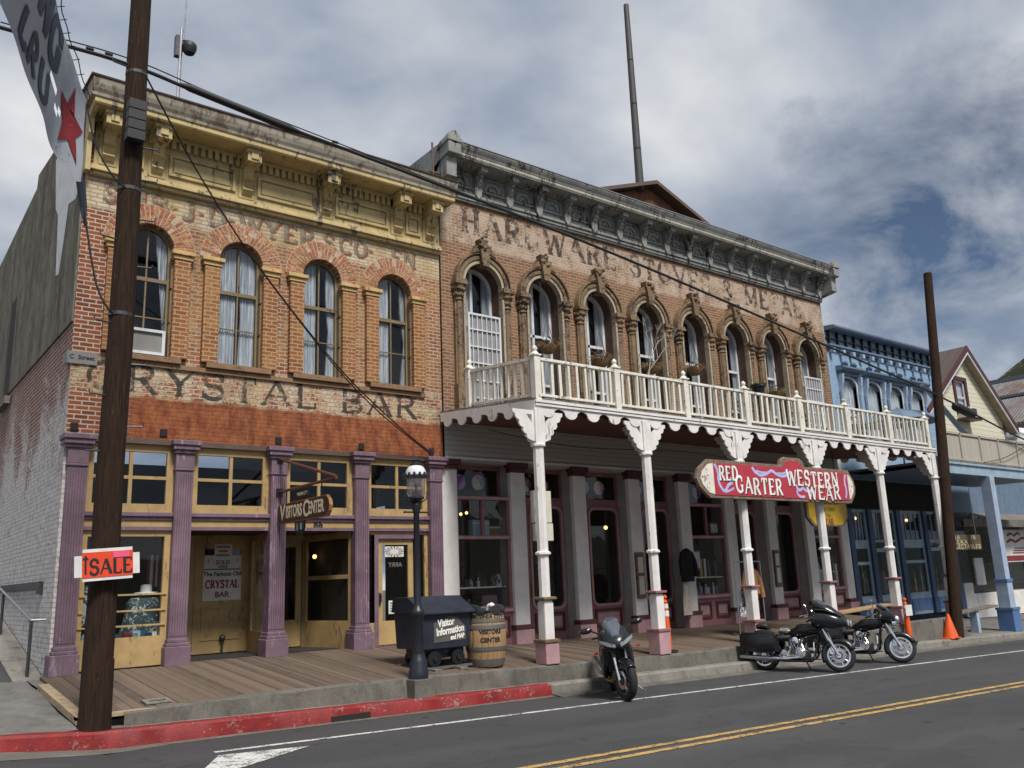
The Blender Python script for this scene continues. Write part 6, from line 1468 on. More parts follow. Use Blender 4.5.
t = thing('shelf_goods', 'antiques crowded behind the second blue shop window', 'goods', (27, .4, .1)); things_on(t, 9, 26.2, 29.4, .3, .7, .1, 1.2, gr_, ['merch', 'surround', 'steel', 'leather'])
t = thing('window_card', 'purple card standing low in the left porch display window', 'card', (8.75, .2, .6)); P('card', MB().box(8.45, 8.85, .16, .17, .58, .86), 'purple', t)
fl = thing('flag', 'small striped flag hanging inside the left display window', 'flag', (1.75, .8, 1.3))
fm = MB(); fw = MB()
for k in range(7): (fm if k % 2 else fw).box(1.62 + k * .05, 1.67 + k * .05, .80, .805, 1.30, 1.85)
P('stripe', fm, 'paper', fl); P('stripe', fw, 'inkred', fl)
garment('dress', 'dark speckled garments bunched on the rail behind the window bars', 1.58, .75, 1.16, .45, .30, .38, 'crowd', False, .22)
garment('shirt', 'dim printed shirt hanging left of the pole inside the window', .62, .7, 1.35, .7, .18, .2, 'clothprint', True)
ht = thing('hat', 'pale brimmed hat on top of the speckled garments', 'hat', (1.6, .72, 1.18)); P('brim', MB().lathe([(.2, 1.19), (.19, 1.21), (.1, 1.21), (.095, 1.32), (.06, 1.34)], (1.6, .72, 0), 16), 'paper', ht, smooth=True)
t = thing('shelf_goods', 'little goods lined along the sill of the left display window', 'goods', (1, .3, .48)); things_on(t, 14, .5, 1.65, .16, .3, .48, .14, gr_, ['paper', 'inkred', 'bluedark', 'bluepale'])
def lampb(label, x, y, z, r=.05, n=1):
    t = thing('pendant_lamp', label, 'lamp', (x, y, z))
    for k in range(n): P('bulb', MB().ball((x + k * .16, y, z + .03 * (k % 2)), r, 10, 6), 'warm', t, smooth=True)
    P('cord', MB().tube([(x, y, z + r), (x, y, z + .5)], .008, 6), 'black', t)
lampb('warm chandelier bulbs inside the left porch display window', 8.45, .9, 2.68, .035, 2)
lampb('amber lamp glowing behind the first arched porch door', 10.3, .9, 2.50, .025)
lampb('amber lamp glowing behind the second arched porch door', 13.0, .9, 2.40, .05)
lampb('yellow lamp inside the recessed corner entrance window', 5.12, 1.45, 1.80, .045)
lampb('yellow lamp behind the first blue shop window', 24.9, .9, 2.78, .05)
lampb('yellow lamp behind the right blue shop window', 28.3, .9, 2.75, .05)
lampb('yellow lamp inside the dark shop beside the brown board sign', 32.9, 1.2, 1.80, .06)

lampb('added dim amber lamp high behind the third arched porch door', 18.1, 1.2, 2.3, .035)  # this lamp and the next are added to liven the black interiors
lampb('added amber lamp deep inside the last pink display window', 21.9, 1.0, 2.2, .035)
for nm, x0, x1, mt in (('white and blue box stacked in the upper pane of the left porch window', 8.3, 8.75, 'bluepale'), ('tan carton in the upper right pane of the left porch window', 8.75, 9.05, 'straw')):
    t = thing('carton', nm, 'box', ((x0 + x1) / 2, .3, 2.16)); P('box_body', MB().box(x0, x1, .22, .42, 2.14, 2.14 + (x1 - x0) * .8), mt, t, bevel=.01); P('lid_flap', MB().box(x0, x1, .215, .22, 2.14 + (x1 - x0) * .6, 2.14 + (x1 - x0) * .66), 'paper', t)
for nm, x0, z0, w, h in (('framed print leaning in the display window right of the black coat', 15.45, 1.25, .35, .5), ('white card in the upper pane right of the black coat', 16.3, 2.2, .35, .3)):
    t = thing('picture', nm, 'picture', (x0, .2, z0)); P('frame', MB().box(x0, x0 + w, .2, .23, z0, z0 + h), 'inkgrey', t); P('sheet', MB().box(x0 + .04, x0 + w - .04, .19, .2, z0 + .04, z0 + h - .04), 'paper', t)
# balcony things
def gate(label, x0, x1, z0, z1, y):
    t = thing('security_gate', label, 'gate', ((x0 + x1) / 2, y, z0))
    f = MB().box(x0, x0 + .05, y - .02, y + .02, z0, z1).box(x1 - .05, x1, y - .02, y + .02, z0, z1).box(x0 + .05, x1 - .05, y - .02, y + .02, z1 - .05, z1).box(x0 + .05, x1 - .05, y - .02, y + .02, z0, z0 + .05)
    for k in (.16, .33, .5, .66, .83): f.box(x0 + .05, x1 - .05, y - .015, y + .015, z0 + (z1 - z0) * k, z0 + (z1 - z0) * k + .03)
    P('frame', f, 'whitesash', t)
    bm_ = MB()
    for k in range(1, 7): xx = x0 + (x1 - x0) * k / 7; bm_.box(xx - .012, xx + .010, y - .010, y + .010, z0, z1)
    P('bars', bm_, 'whitesash', t)
    P('mesh_sheet', MB().box(x0 + .05, x1 - .05, y + .022, y + .026, z0, z1), 'tin', t)
    P('lock', MB().box(x1 - .12, x1 - .04, y - .04, y, z0 + .55, z0 + .75), 'black', t)
gate('white barred security gate in the leftmost arched upper window', 8.02, 8.95, 4.78, 7.15, -.19)
gate('white barred security gate in the rightmost arched upper window', 21.08, 22.02, 4.78, 7.15, -.19)
def basket(i, label, x, z, seed):
    rn = random.Random(seed); t = thing('hanging_basket', label, 'hanging basket', (x, -.32, z - .2), 'hanging baskets in the arched windows')
    y = -.32; P('bowl', MB().lathe([(.02, z - .20), (.12, z - .18), (.20, z - .08), (.22, z)], (x, y, 0), 14), 'straw', t, smooth=True)
    P('wires', MB().tube([(x - .2, y, z), (x, y, z + .75)], .006, 5).tube([(x + .2, y, z), (x, y, z + .75)], .006, 5).tube([(x, y - .2, z), (x, y, z + .75)], .006, 5).tube([(x, y, z + .75), (x, y + .2, 8.3)], .006, 5), 'black', t)
    s = MB()
    for k in range(110):
        a = rn.uniform(0, 2 * PI); l = rn.uniform(.12, .34); up = rn.uniform(-.1, .9)
        p0 = Vector((x + .12 * math.cos(a), y + .12 * math.sin(a), z + rn.uniform(-.05, .05))); d = Vector((math.cos(a), math.sin(a), up)).normalized() * l
        s.tube([p0, p0 + d * .6, p0 + d + Vector((0, 0, -.10))], .006, 3, .002)
    P('dry_stems', s, 'straw', t)
    lv = MB()
    for k in range(60):
        a = rn.uniform(0, 2 * PI); rr = .24 * math.sqrt(rn.random()); p = Vector((x + rr * math.cos(a), y + rr * math.sin(a), z + rn.uniform(-.02, .22)))
        u = Vector((rn.uniform(-1, 1), rn.uniform(-1, 1), rn.uniform(-.6, .8))).normalized() * .04; w2 = u.cross(Vector((.3, rn.uniform(-1, 1), 1))).normalized() * .02
        lv.add([p - u, p + w2, p + u, p - w2], [(0, 1, 2, 3)])
    P('leaves', lv, 'leafgreen' if seed % 2 else 'straw', t)
basket(0, 'straw filled hanging basket in the second arched window from the left', 10.28, 6.62, 1)
basket(1, 'straw filled hanging basket in the third arched window from the left', 12.02, 6.50, 2)
basket(2, 'straw filled hanging basket behind the bare twig tree', 13.92, 6.55, 3)
basket(3, 'straw filled hanging basket in the fifth arched window from the left', 15.62, 6.70, 4)
basket(4, 'straw filled hanging basket above the black plant pot in the seventh window', 19.35, 6.42, 5)
def twigs(m, p, d, l, r, n, rn):
    q = p + d * l; m.tube([p, (p + q) / 2 + Vector((rn.uniform(-.03, .03), 0, 0)), q], r, 4, r * .6)
    if n == 0: return
    for k in range(rn.choice((2, 3))):
        e = (d + Vector((rn.uniform(-.9, .9), rn.uniform(-.7, .7), rn.uniform(-.1, .5)))).normalized(); twigs(m, p + d * l * rn.uniform(.45, 1), e, l * rn.uniform(.55, .75), r * .62, n - 1, rn)
TT = thing('bare_tree', 'bare white twigged tree in a tub on the balcony', 'tree', (13.05, -.9, 4.75))
m = MB(); twigs(m, Vector((13.05, -.9, 5.1)), Vector((.06, 0, 1)), 1.15, .026, 5, random.Random(31)); P('trunk', m, 'twig', TT)
P('tub', MB().lathe([(.18, 4.72), (.24, 5.14), (.22, 5.15)], (13.05, -.9, 0), 14), 'greywood', TT)
def plant(label, x, y, z, h, r, seed, stand=0.0, mat='leafgreen'):
    rn = random.Random(seed); t = thing('potted_plant', label, 'potted plant', (x, y, z))
    if stand: P('stand', MB().lathe([(.14, z), (.05, z + .06), (.05, z + stand - .05), (.14, z + stand)], (x, y, 0), 10), 'black', t)
    zz = z + stand; P('pot', MB().lathe([(.12, zz), (.19, zz + .26), (.21, zz + .27), (.21, zz + .32), (.17, zz + .31)], (x, y, 0), 14), 'black', t)
    lf = MB()
    for k in range(170):
        a = rn.uniform(0, 2 * PI); rr = r * math.sqrt(rn.random()); p = Vector((x + rr * math.cos(a), y + rr * math.sin(a), zz + .28 + h * rn.random() * (1 - .5 * rr / r)))
        u = Vector((rn.uniform(-1, 1), rn.uniform(-1, 1), rn.uniform(-.4, 1))).normalized() * .055; v = u.cross(Vector((rn.uniform(-1, 1), rn.uniform(-1, 1), .3))).normalized() * .022
        lf.add([p - u, p + v, p + u, p - v], [(0, 1, 2, 3)])
    P('leaves', lf, mat, t)
plant('black pot on a stand beside the sixth arched window', 17.35, -1.1, 4.68, .16, .22, 3, 1.25)
plant('leafy green plant spilling left of the black pot on the balcony', 16.75, -.9, 4.70, .75, .38, 4, .3)
plant('low green plant below the seventh arched window', 19.5, -.8, 4.7, .6, .4, 5, .3)
plant('low green plant right of the last white gate', 22.0, -1.3, 4.66, .5, .35, 6, .2)
dh = thing('parasol', 'folded dark patio parasol behind the right end of the balcony railing', 'parasol', (23.6, -2.2, 4.3))
P('canopy', MB().lathe([(1.25, 5.50), (.8, 5.78), (.05, 5.98)], (23.35, -1.9, 0), 10), 'bluetrim', dh); P('pole', MB().tube([(23.35, -1.9, 4.2), (23.35, -1.9, 6.02)], .03), 'steel', dh)

ac = thing('air_conditioner', 'white framed air conditioner in the upper window behind the pole', 'air conditioner', (1.1, .05, 5.27))
P('casing', MB().ring([(.80, 5.33), (1.42, 5.33), (1.42, 5.69), (.80, 5.69), (.80, 5.33)], [(.75, 5.28), (1.47, 5.28), (1.47, 5.74), (.75, 5.74), (.75, 5.28)], -.10, .25), 'whitesash', ac)
P('grille', MB().box(.80, 1.42, -.06, .2, 5.33, 5.69), 'inkgrey', ac)

# benches
b1 = thing('bench', 'raw plank bench along the porch posts behind the black motorcycles', 'bench', (18.1, -2.95, -.3))
P('seat', MB().prism([(16.6, .01), (19.5, .13), (19.5, .19), (16.6, .07)], 'xz', -3.12, -2.78), 'benchwood', b1, bevel=.01)
P('leg', MB().box(17.0, 17.1, -3.08, -2.82, -.38, .02), 'greywood', b1); P('leg', MB().box(18.9, 19.0, -3.08, -2.82, -.38, .10), 'greywood', b1)
b2 = thing('bench', 'grey plank bench beside the sloping blue post', 'bench', (24.6, -2.9, -.9))
P('seat', MB().prism([(22.9, -.32), (25.6, -.20), (25.6, -.14), (22.9, -.26)], 'xz', -3.05, -2.72), 'greywood', b2, bevel=.01)
P('leg', MB().box(24.2, 24.36, -3.0, -2.78, -.9, -.24), 'bluewhite', b2); P('leg', MB().prism([(22.75, -.95), (23.0, -.95), (22.95, -.3), (22.8, -.3)], 'xz', -3.0, -2.78), 'greywood', b2)

# delineator posts and the cone
def delin(label, x, y, z, h, card=False):
    t = thing('delineator_post', label, 'delineator post', (x, y, z))
    P('base', MB().lathe([(.20, z), (.20, z + .03), (.10, z + .05)], (x, y, 0), 8), 'plasticblack', t)
    P('post', MB().lathe([(.085, z + .04), (.055, z + h * .78), (.05, z + h * .86)], (x, y, 0), 14), 'orange', t, smooth=True)
    P('handle', MB().lathe([(.05, z + h * .86), (.06, z + h * .875), (.03, z + h * .90), (.03, z + h * .93), (.05, z + h * .95), (.045, z + h * .985), (.01, z + h)], (x, y, 0), 14), 'orange', t, smooth=True)
    for a, b in ((.62, .72), (.76, .84)): P('reflective_band', MB().lathe([(.087 - .036 * a + .004, z + h * a), (.087 - .036 * b + .004, z + h * b)], (x, y, 0), 14, caps=False), 'reflective', t, smooth=True)
    if card: P('card', MB().box(x - .16, x + .16, y - .085, y - .08, z + h * .60, z + h * .84), 'paper', t)
    return t
delin('orange delineator post behind the second porch post', 10.72, -3.05, DECK(10.7, -3.05) + .01, 1.12)
t = delin('orange delineator post with a white paper card by the kerb', 19.25, -3.52, KERB(19.25) + .005, 1.12, True)
for k, ch in enumerate('SLOW') if False else (): pass
CN = thing('traffic_cone', 'plain orange traffic cone at the foot of the last white porch post', 'traffic cone', (21.45, -3.5, KERB(21.45)))
zc = KERB(21.45) + .005
P('cone', MB().lathe([(.20, zc + .03), (.035, zc + .64), (.02, zc + .65)], (21.45, -3.5, 0), 18), 'orange', CN, smooth=True); P('base', MB().box(21.2, 21.7, -3.66, -3.3, zc, zc + .03), 'orange', CN, bevel=.008)

# signs at the far right
BS = thing('hanging_sign', 'olive brown board lettered EUREKA COLLECTABLES hung under the blue porch', 'sign', (24.7, -2.3, 1.5))
P('board', MB().box(24.2, 26.75, -2.32, -2.28, 1.55, 2.02), 'signbrown', BS)
lm = MB()
for s, z, x1 in (('EUREKA', 1.735, 25.85), ('COLLECTABLES', 1.59, 26.70)):
    fx = (x1 - 24.35) / width(s, .12, 1, .16); letters(lm, s, 24.35, z, .12, -2.324, .2, fx, .16, .2)
letters(lm, 'DONA', 24.4, 1.88, .12, -2.324, .2, 2.2, .16, .2); letters(lm, 'IN', 26.1, 1.88, .12, -2.324, .2, 2.0, .16, .2)
P('lettering', lm, 'signcream', BS)
P('chain', MB().tube([(24.4, -2.3, 2.02), (24.4, -2.3, 3.98)], .01).tube([(26.5, -2.3, 2.02), (26.5, -2.3, 3.98)], .01), 'steel', BS)
WS_ = thing('shop_sign', 'white board with rust red script above the dark shop right of the blue post', 'sign', (34.4, -.3, 1.1))
P('board', MB().box(32.4, 36.6, -.36, -.30, 1.10, 2.34), 'reflective', WS_)
lm = MB()
for pts, w in (([(33.4, 2.12), (33.8, 2.2), (34.0, 2.1), (34.4, 2.22), (34.6, 2.14)], .09), ([(33.3, 1.86), (33.7, 1.96), (34.1, 1.86), (34.7, 2.02), (35.2, 1.98)], .10)): lm.ribbon(pts, w, -.364)
for k in range(3): lm.ribbon([(33.9 - k * .1, 1.62 - k * .09), (35.2, 1.62 - k * .09)], .05, -.364)
P('script', lm, 'inkred', WS_); P('lower_band', MB().box(32.5, 36.6, -.37, -.362, 1.14, 1.34), 'inkred', WS_)

# camera mast on the corner roof
CM = thing('camera_mast', 'thin mast with a dome camera and aerial on the corner building roof', 'camera mast', (1.6, .5, 9.4))
P('pole', MB().tube([(1.60, .4, 9.3), (1.62, .4, 12.2)], .035), 'steel', CM); P('aerial', MB().tube([(1.66, .4, 11.7), (1.70, .4, 14.2)], .014, 6), 'steel', CM)
P('dome', MB().lathe([(.02, 11.62), (.10, 11.66), (.14, 11.76), (.14, 11.84), (.11, 11.88), (.05, 11.92)], (1.76, .32, 0), 16), 'plasticblack', CM, smooth=True)
P('bracket', MB().box(1.50, 1.58, .33, .45, 11.55, 12.0).tube([(1.62, .4, 11.95), (1.76, .34, 11.95), (1.76, .32, 11.9)], .02), 'darksteel', CM)
pr_ = thing('roof_pipe', 'thin rusty pipe standing beside the hardware cornice end', 'pipe', (7.12, -.3, 10)); P('pipe', MB().tube([(7.12, -.28, 9.9), (7.10, -.28, 11.05)], .025), 'cap', pr_); P('clamp', MB().box(7.0, 7.3, -.3, -.26, 10.3, 10.34), 'cap', pr_)

# handrail on the side path
HR = thing('handrail', 'thin grey iron handrail on the sloping path beside the corner building', 'handrail', (-.22, .3, -.05))
P('rail', MB().tube([(-.02, .30, .84), (-.22, .30, .84), (-.22, .52, .87), (-.22, 8, 2.05)], .022), 'steel', HR, smooth=True)
for y in (.32, 3.3, 6.3): P('post', MB().tube([(-.22, y, -.06 + .19 * y), (-.22, y, .84 + (y - .52) * .158 if y > .5 else .84)], .026), 'darksteel', HR, smooth=True)

# ------------------------------------------------------------------ banner
BN = thing('banner', 'sagging white street banner with navy lettering and a red star tied to the pole', 'banner', (-1.2, -4.4, 6.6))
top = [(-.75, -3.75, 7.75), (-1.05, -4.3, 7.95), (-1.31, -4.9, 8.07), (-1.55, -5.6, 8.10), (-1.80, -6.4, 8.05), (-2.1, -7.4, 7.95)]
bot = [(-.74, -3.75, 6.51), (-1.12, -4.05, 6.72), (-1.38, -4.6, 6.92), (-1.66, -5.2, 7.08), (-1.95, -5.9, 7.20), (-2.3, -6.8, 7.25)]
def bez(tab, u):
    k = min(len(tab) - 2, int(u * (len(tab) - 1))); f = u * (len(tab) - 1) - k
    P0, P1, P2, P3 = (Vector(tab[max(0, min(len(tab) - 1, i))]) for i in (k - 1, k, k + 1, k + 2))
    return .5 * ((2 * P1) + (P2 - P0) * f + (2 * P0 - 5 * P1 + 4 * P2 - P3) * f * f + (3 * P1 - P0 - 3 * P2 + P3) * f ** 3)
def ban(u, v, lift=0.0):
    p = bez(bot, u).lerp(bez(top, u), v); w = .016 * math.sin(v * 7 + u * 5) * math.sin(PI * v) + .010 * math.sin(u * 19 + v * 4)
    if u < .12: w *= .6
    n = Vector((.90, -.40, -.15)).normalized(); return p + n * (w + lift)
m = MB(); nu, nv = 60, 16
m.add([ban(i / nu, j / nv) for i in range(nu + 1) for j in range(nv + 1)], [(i * (nv + 1) + j, (i + 1) * (nv + 1) + j, (i + 1) * (nv + 1) + j + 1, i * (nv + 1) + j + 1) for i in range(nu) for j in range(nv) if not ((12 <= i <= 16 and j == 5 + (16 - i) // 3) or (17 <= i <= 22 and j == 7))])
P('cloth', m, 'bannerwhite', BN, smooth=True)
def on_banner(mb2, mat, name, lift):
    # letters are drawn with x along the banner (0 = tip) and z across it
    mb2.v = [tuple(ban(max(0, min(1, v[0])), max(0.02, min(.98, v[2])), lift)) for v in mb2.v]; return P(name, mb2, mat, BN)
def blet(s, u0, v0, h, w, adv):
    mm = MB(); u = u0
    for ch in s:
        for pts, wt, sf in GLY[ch][1]:
            q = []
            for a, b in zip(pts, pts[1:]):
                for k in range(4): f = k / 4; q.append((u - (a[0] + (b[0] - a[0]) * f) * adv, v0 + (a[1] + (b[1] - a[1]) * f) * h))
            q.append((u - pts[-1][0] * adv, v0 + pts[-1][1] * h))
            # ribbon with aspect correction
            n = len(q); vs2 = []
            for i in range(n):
                a = Vector(q[max(0, i - 1)]); b = Vector(q[min(n - 1, i + 1)]); d = Vector(((b.x - a.x) / adv, (b.y - a.y) / h)); d = d.normalized() if d.length else Vector((1, 0))
                vs2 += [(q[i][0] - d.y * w / 2 * adv, 0, q[i][1] + d.x * w / 2 * h), (q[i][0] + d.y * w / 2 * adv, 0, q[i][1] - d.x * w / 2 * h)]
            mm.add(vs2, [(2 * i, 2 * i + 1, 2 * i + 3, 2 * i + 2) for i in range(n - 1)])
        u -= (GLY[ch][0] + .12) * adv
    return mm
on_banner(blet('NNG', .84, .56, .40, .26, .20), 'bannerblue', 'lettering', .012)
on_banner(blet('LRU', .74, .10, .30, .22, .16), 'bannerblue', 'lettering', .012)
stp = []
for k in range(10):
    a = PI / 2 + 2 * PI * k / 10; r = 1.0 if k % 2 == 0 else .45; stp.append((.135 + .115 * r * math.cos(a), .46 + .40 * r * math.sin(a)))
sm = MB(); 
tri = tessellate_polygon([[Vector((p[0], p[1], 0)) for p in stp]])
def subdiv(tr, d):
    if d == 0: return [tr]
    a, b, c = tr; ab, bc_, ca = [((p[0] + q[0]) / 2, (p[1] + q[1]) / 2) for p, q in ((a, b), (b, c), (c, a))]
    return subdiv((a, ab, ca), d - 1) + subdiv((ab, b, bc_), d - 1) + subdiv((ca, bc_, c), d - 1) + subdiv((ab, bc_, ca), d - 1)
for t_ in tri:
    for a, b, c_ in subdiv(tuple(stp[i] for i in t_), 3): sm.add([(a[0], 0, a[1]), (b[0], 0, b[1]), (c_[0], 0, c_[1])], [(0, 1, 2)])
on_banner(sm, 'bannerred', 'star', .012)
P('edge_rope', MB().tube([ban(u / 30, 1.0) + Vector((.05 + .012 * math.sin(u * 1.3), 0, .03)) for u in range(31)], .007, 5), 'cable', BN)
tm = MB()
for k in range(1, 15): tm.tube([ban(k / 15, 1.0), ban(k / 15, 1.0) + Vector((.08, 0, .04))], .006, 4)
P('tie', tm, 'cable', BN)
P('tether', MB().tube([(-.74, -3.75, 6.55), (-.66, -3.62, 6.25), (-.62, -3.6, 6.0)], [.06, .05, .012], 8), 'bannerblue', BN)

# ------------------------------------------------------------------ cables
def cable(label, pts, r, extra=None, n=6):
    t = thing('overhead_cable', label, 'cable', pts[0]); q = []
    for i in range(len(pts) - 1):
        for k in range(8): q.append(bez(pts, (i + k / 8) / (len(pts) - 1)))
    q.append(Vector(pts[-1])); P('sheath', MB().tube(q, r, n), 'cable', t); return t, q
t, q = cable('thick black overhead cable running the length of the street past both poles', [(-8, -3.45, 8.4), (-1.8, -3.45, 8.62), (-.16, -3.45, 8.66), (1.39, -3.45, 8.49), (5.18, -3.45, 8.19), (10.31, -3.45, 7.69), (18.03, -3.45, 6.72), (23.3, -3.45, 6.0), (28.5, -3.45, 5.12), (34, -3.45, 4.6)], .028)
P('messenger_wire', MB().tube([p + Vector((0, 0, .10 - .012 * abs(p.x) if p.x < 6 else .03)) for p in q if -2 < p.x < 9], .010, 5), 'cable', t)
P('splice_sleeve', MB().tube([(.55, -3.45, 8.60), (.7, -3.45, 8.59), (2.25, -3.45, 8.42), (2.5, -3.45, 8.40)], [.03, .06, .06, .03], 10), 'cable', t, smooth=True)
P('splice_case', MB().tube([(23.75, -3.47, 5.86), (23.9, -3.47, 5.82), (24.9, -3.47, 5.66), (25.05, -3.47, 5.65)], [.05, .14, .14, .05], 12), 'cable', t, smooth=True)
for x, z in ((-.7, 8.72), (-.45, 8.73), (3.1, 8.42)): P('clip', MB().tube([(x - .05, -3.45, z), (x + .05, -3.45, z)], .022, 8), 'cable', t)
cable('thin service cable dropping from the left pole across the corner facade', [(.0, -3.5, 8.62), (1.14, -2.7, 7.58), (2.43, -2.0, 6.52), (4.39, -1.1, 5.18), (6.1, -.4, 4.30), (7.02, -.10, 3.88)], .014)
cable('twisted second service cable below the first on the corner facade', [(2.43, -2.0, 6.50), (3.4, -1.55, 5.80), (4.39, -1.1, 5.12), (5.3, -.7, 4.62), (6.1, -.4, 4.25), (7.04, -.10, 3.83)], .012)
cable('loose wire hanging from the banner tip to the pole', [(-.72, -3.7, 6.55), (-.57, -3.62, 5.81), (-.42, -3.58, 5.21), (-.26, -3.56, 4.92), (-.16, -3.5, 4.88)], .014)
cable('short wire strung from the corner cornice to the pole', [(-.70, -3.6, 7.7), (-.56, -3.6, 7.2), (-.36, -3.6, 6.86), (-.18, -3.56, 6.72), (.02, -3.5, 6.72)], .012)
cable('thin line sagging across the beige railing at the right edge', [(25.6, -3.3, 4.2), (27.0, -3.35, 4.42), (28.8, -3.4, 4.95), (31, -3.4, 5.6)], .012)
cable('thin wire strung under the porch ceiling along the clapboard', [(7.6, -1.4, 4.2), (10, -1.4, 4.0), (13.5, -1.4, 4.1), (16.5, -1.4, 4.02), (19.4, -1.4, 4.12)], .008)

# ================================================================== MOTORCYCLES
def rotY(c, a):
    m = Matrix.Rotation(a, 3, 'Y'); return lambda v: m @ (v - Vector(c)) + Vector(c)
def steer(head, rake, ang):
    ax = Vector((-math.sin(R(rake)), 0, math.cos(R(rake)))); m = Matrix.Rotation(R(ang), 3, ax); h = Vector(head)
    return lambda v: m @ (v - h) + h
def bike_wheel(par, x, r, w, fn, rim='chrome', spokes=9, disc='steel', white=False, nm='wheel'):
    c = (x, 0, r); t = w / 2
    prof = [(r - .11, -t * .8), (r - .06, -t), (r - .025, -t * .85), (r - .006, -t * .45), (r, 0), (r - .006, t * .45), (r - .025, t * .85), (r - .06, t), (r - .11, t * .8), (r - .11, -t * .8)]
    wh = P(nm, MB().lathe([(a, b) for a, b in prof], c, 32, axis='y', caps=False).move(fn), 'rubber', par, smooth=True)
    ri = r - .10
    P('rim', MB().lathe([(ri, -t * .85), (ri + .012, -t * .9), (ri + .012, t * .9), (ri, t * .85), (ri - .02, t * .8), (ri - .02, -t * .8), (ri, -t * .85)], c, 28, axis='y', caps=False).move(fn), rim, wh, smooth=True)
    sp = MB()
    for k in range(spokes):
        a = 2 * PI * k / spokes; sp.tube([(x + .04 * math.cos(a), 0, r + .04 * math.sin(a)), (x + ri * math.cos(a + .12), 0, r + ri * math.sin(a + .12))], .012, 6)
    sp.lathe([(.05, -t * 1.1), (.05, t * 1.1)], c, 14, axis='y'); P('spokes', sp.move(fn), rim, wh)
    for s in (-1, 1):
        P('brake_disc', MB().lathe([(.075, s * (t * .95)), (ri * .66, s * (t * .95)), (ri * .66, s * (t * .95 + .006)), (.075, s * (t * .95 + .006))], c, 24, axis='y', caps=False).move(fn), disc, wh)
    return wh
def fender(par, x, z, r, a0, a1, w, fn, mat, name='fender', depth=.10):
    m = MB(); n = 22; k = 9; vs = []
    for i in range(n + 1):
        a = R(a0 + (a1 - a0) * i / n); 
        for j in range(k):
            b = PI * j / (k - 1); rr = r - depth + depth * math.sin(b) ** .6; vs.append((x + rr * math.cos(a), w / 2 * math.cos(b), z + rr * math.sin(a)))
    m.add(vs, [(i * k + j, (i + 1) * k + j, (i + 1) * k + j + 1, i * k + j + 1) for i in range(n) for j in range(k - 1)])
    o = P(name, m.move(fn), mat, par, smooth=True); md = o.modifiers.new('Solid', 'SOLIDIFY'); md.thickness = .008; return o
idf = lambda v: v
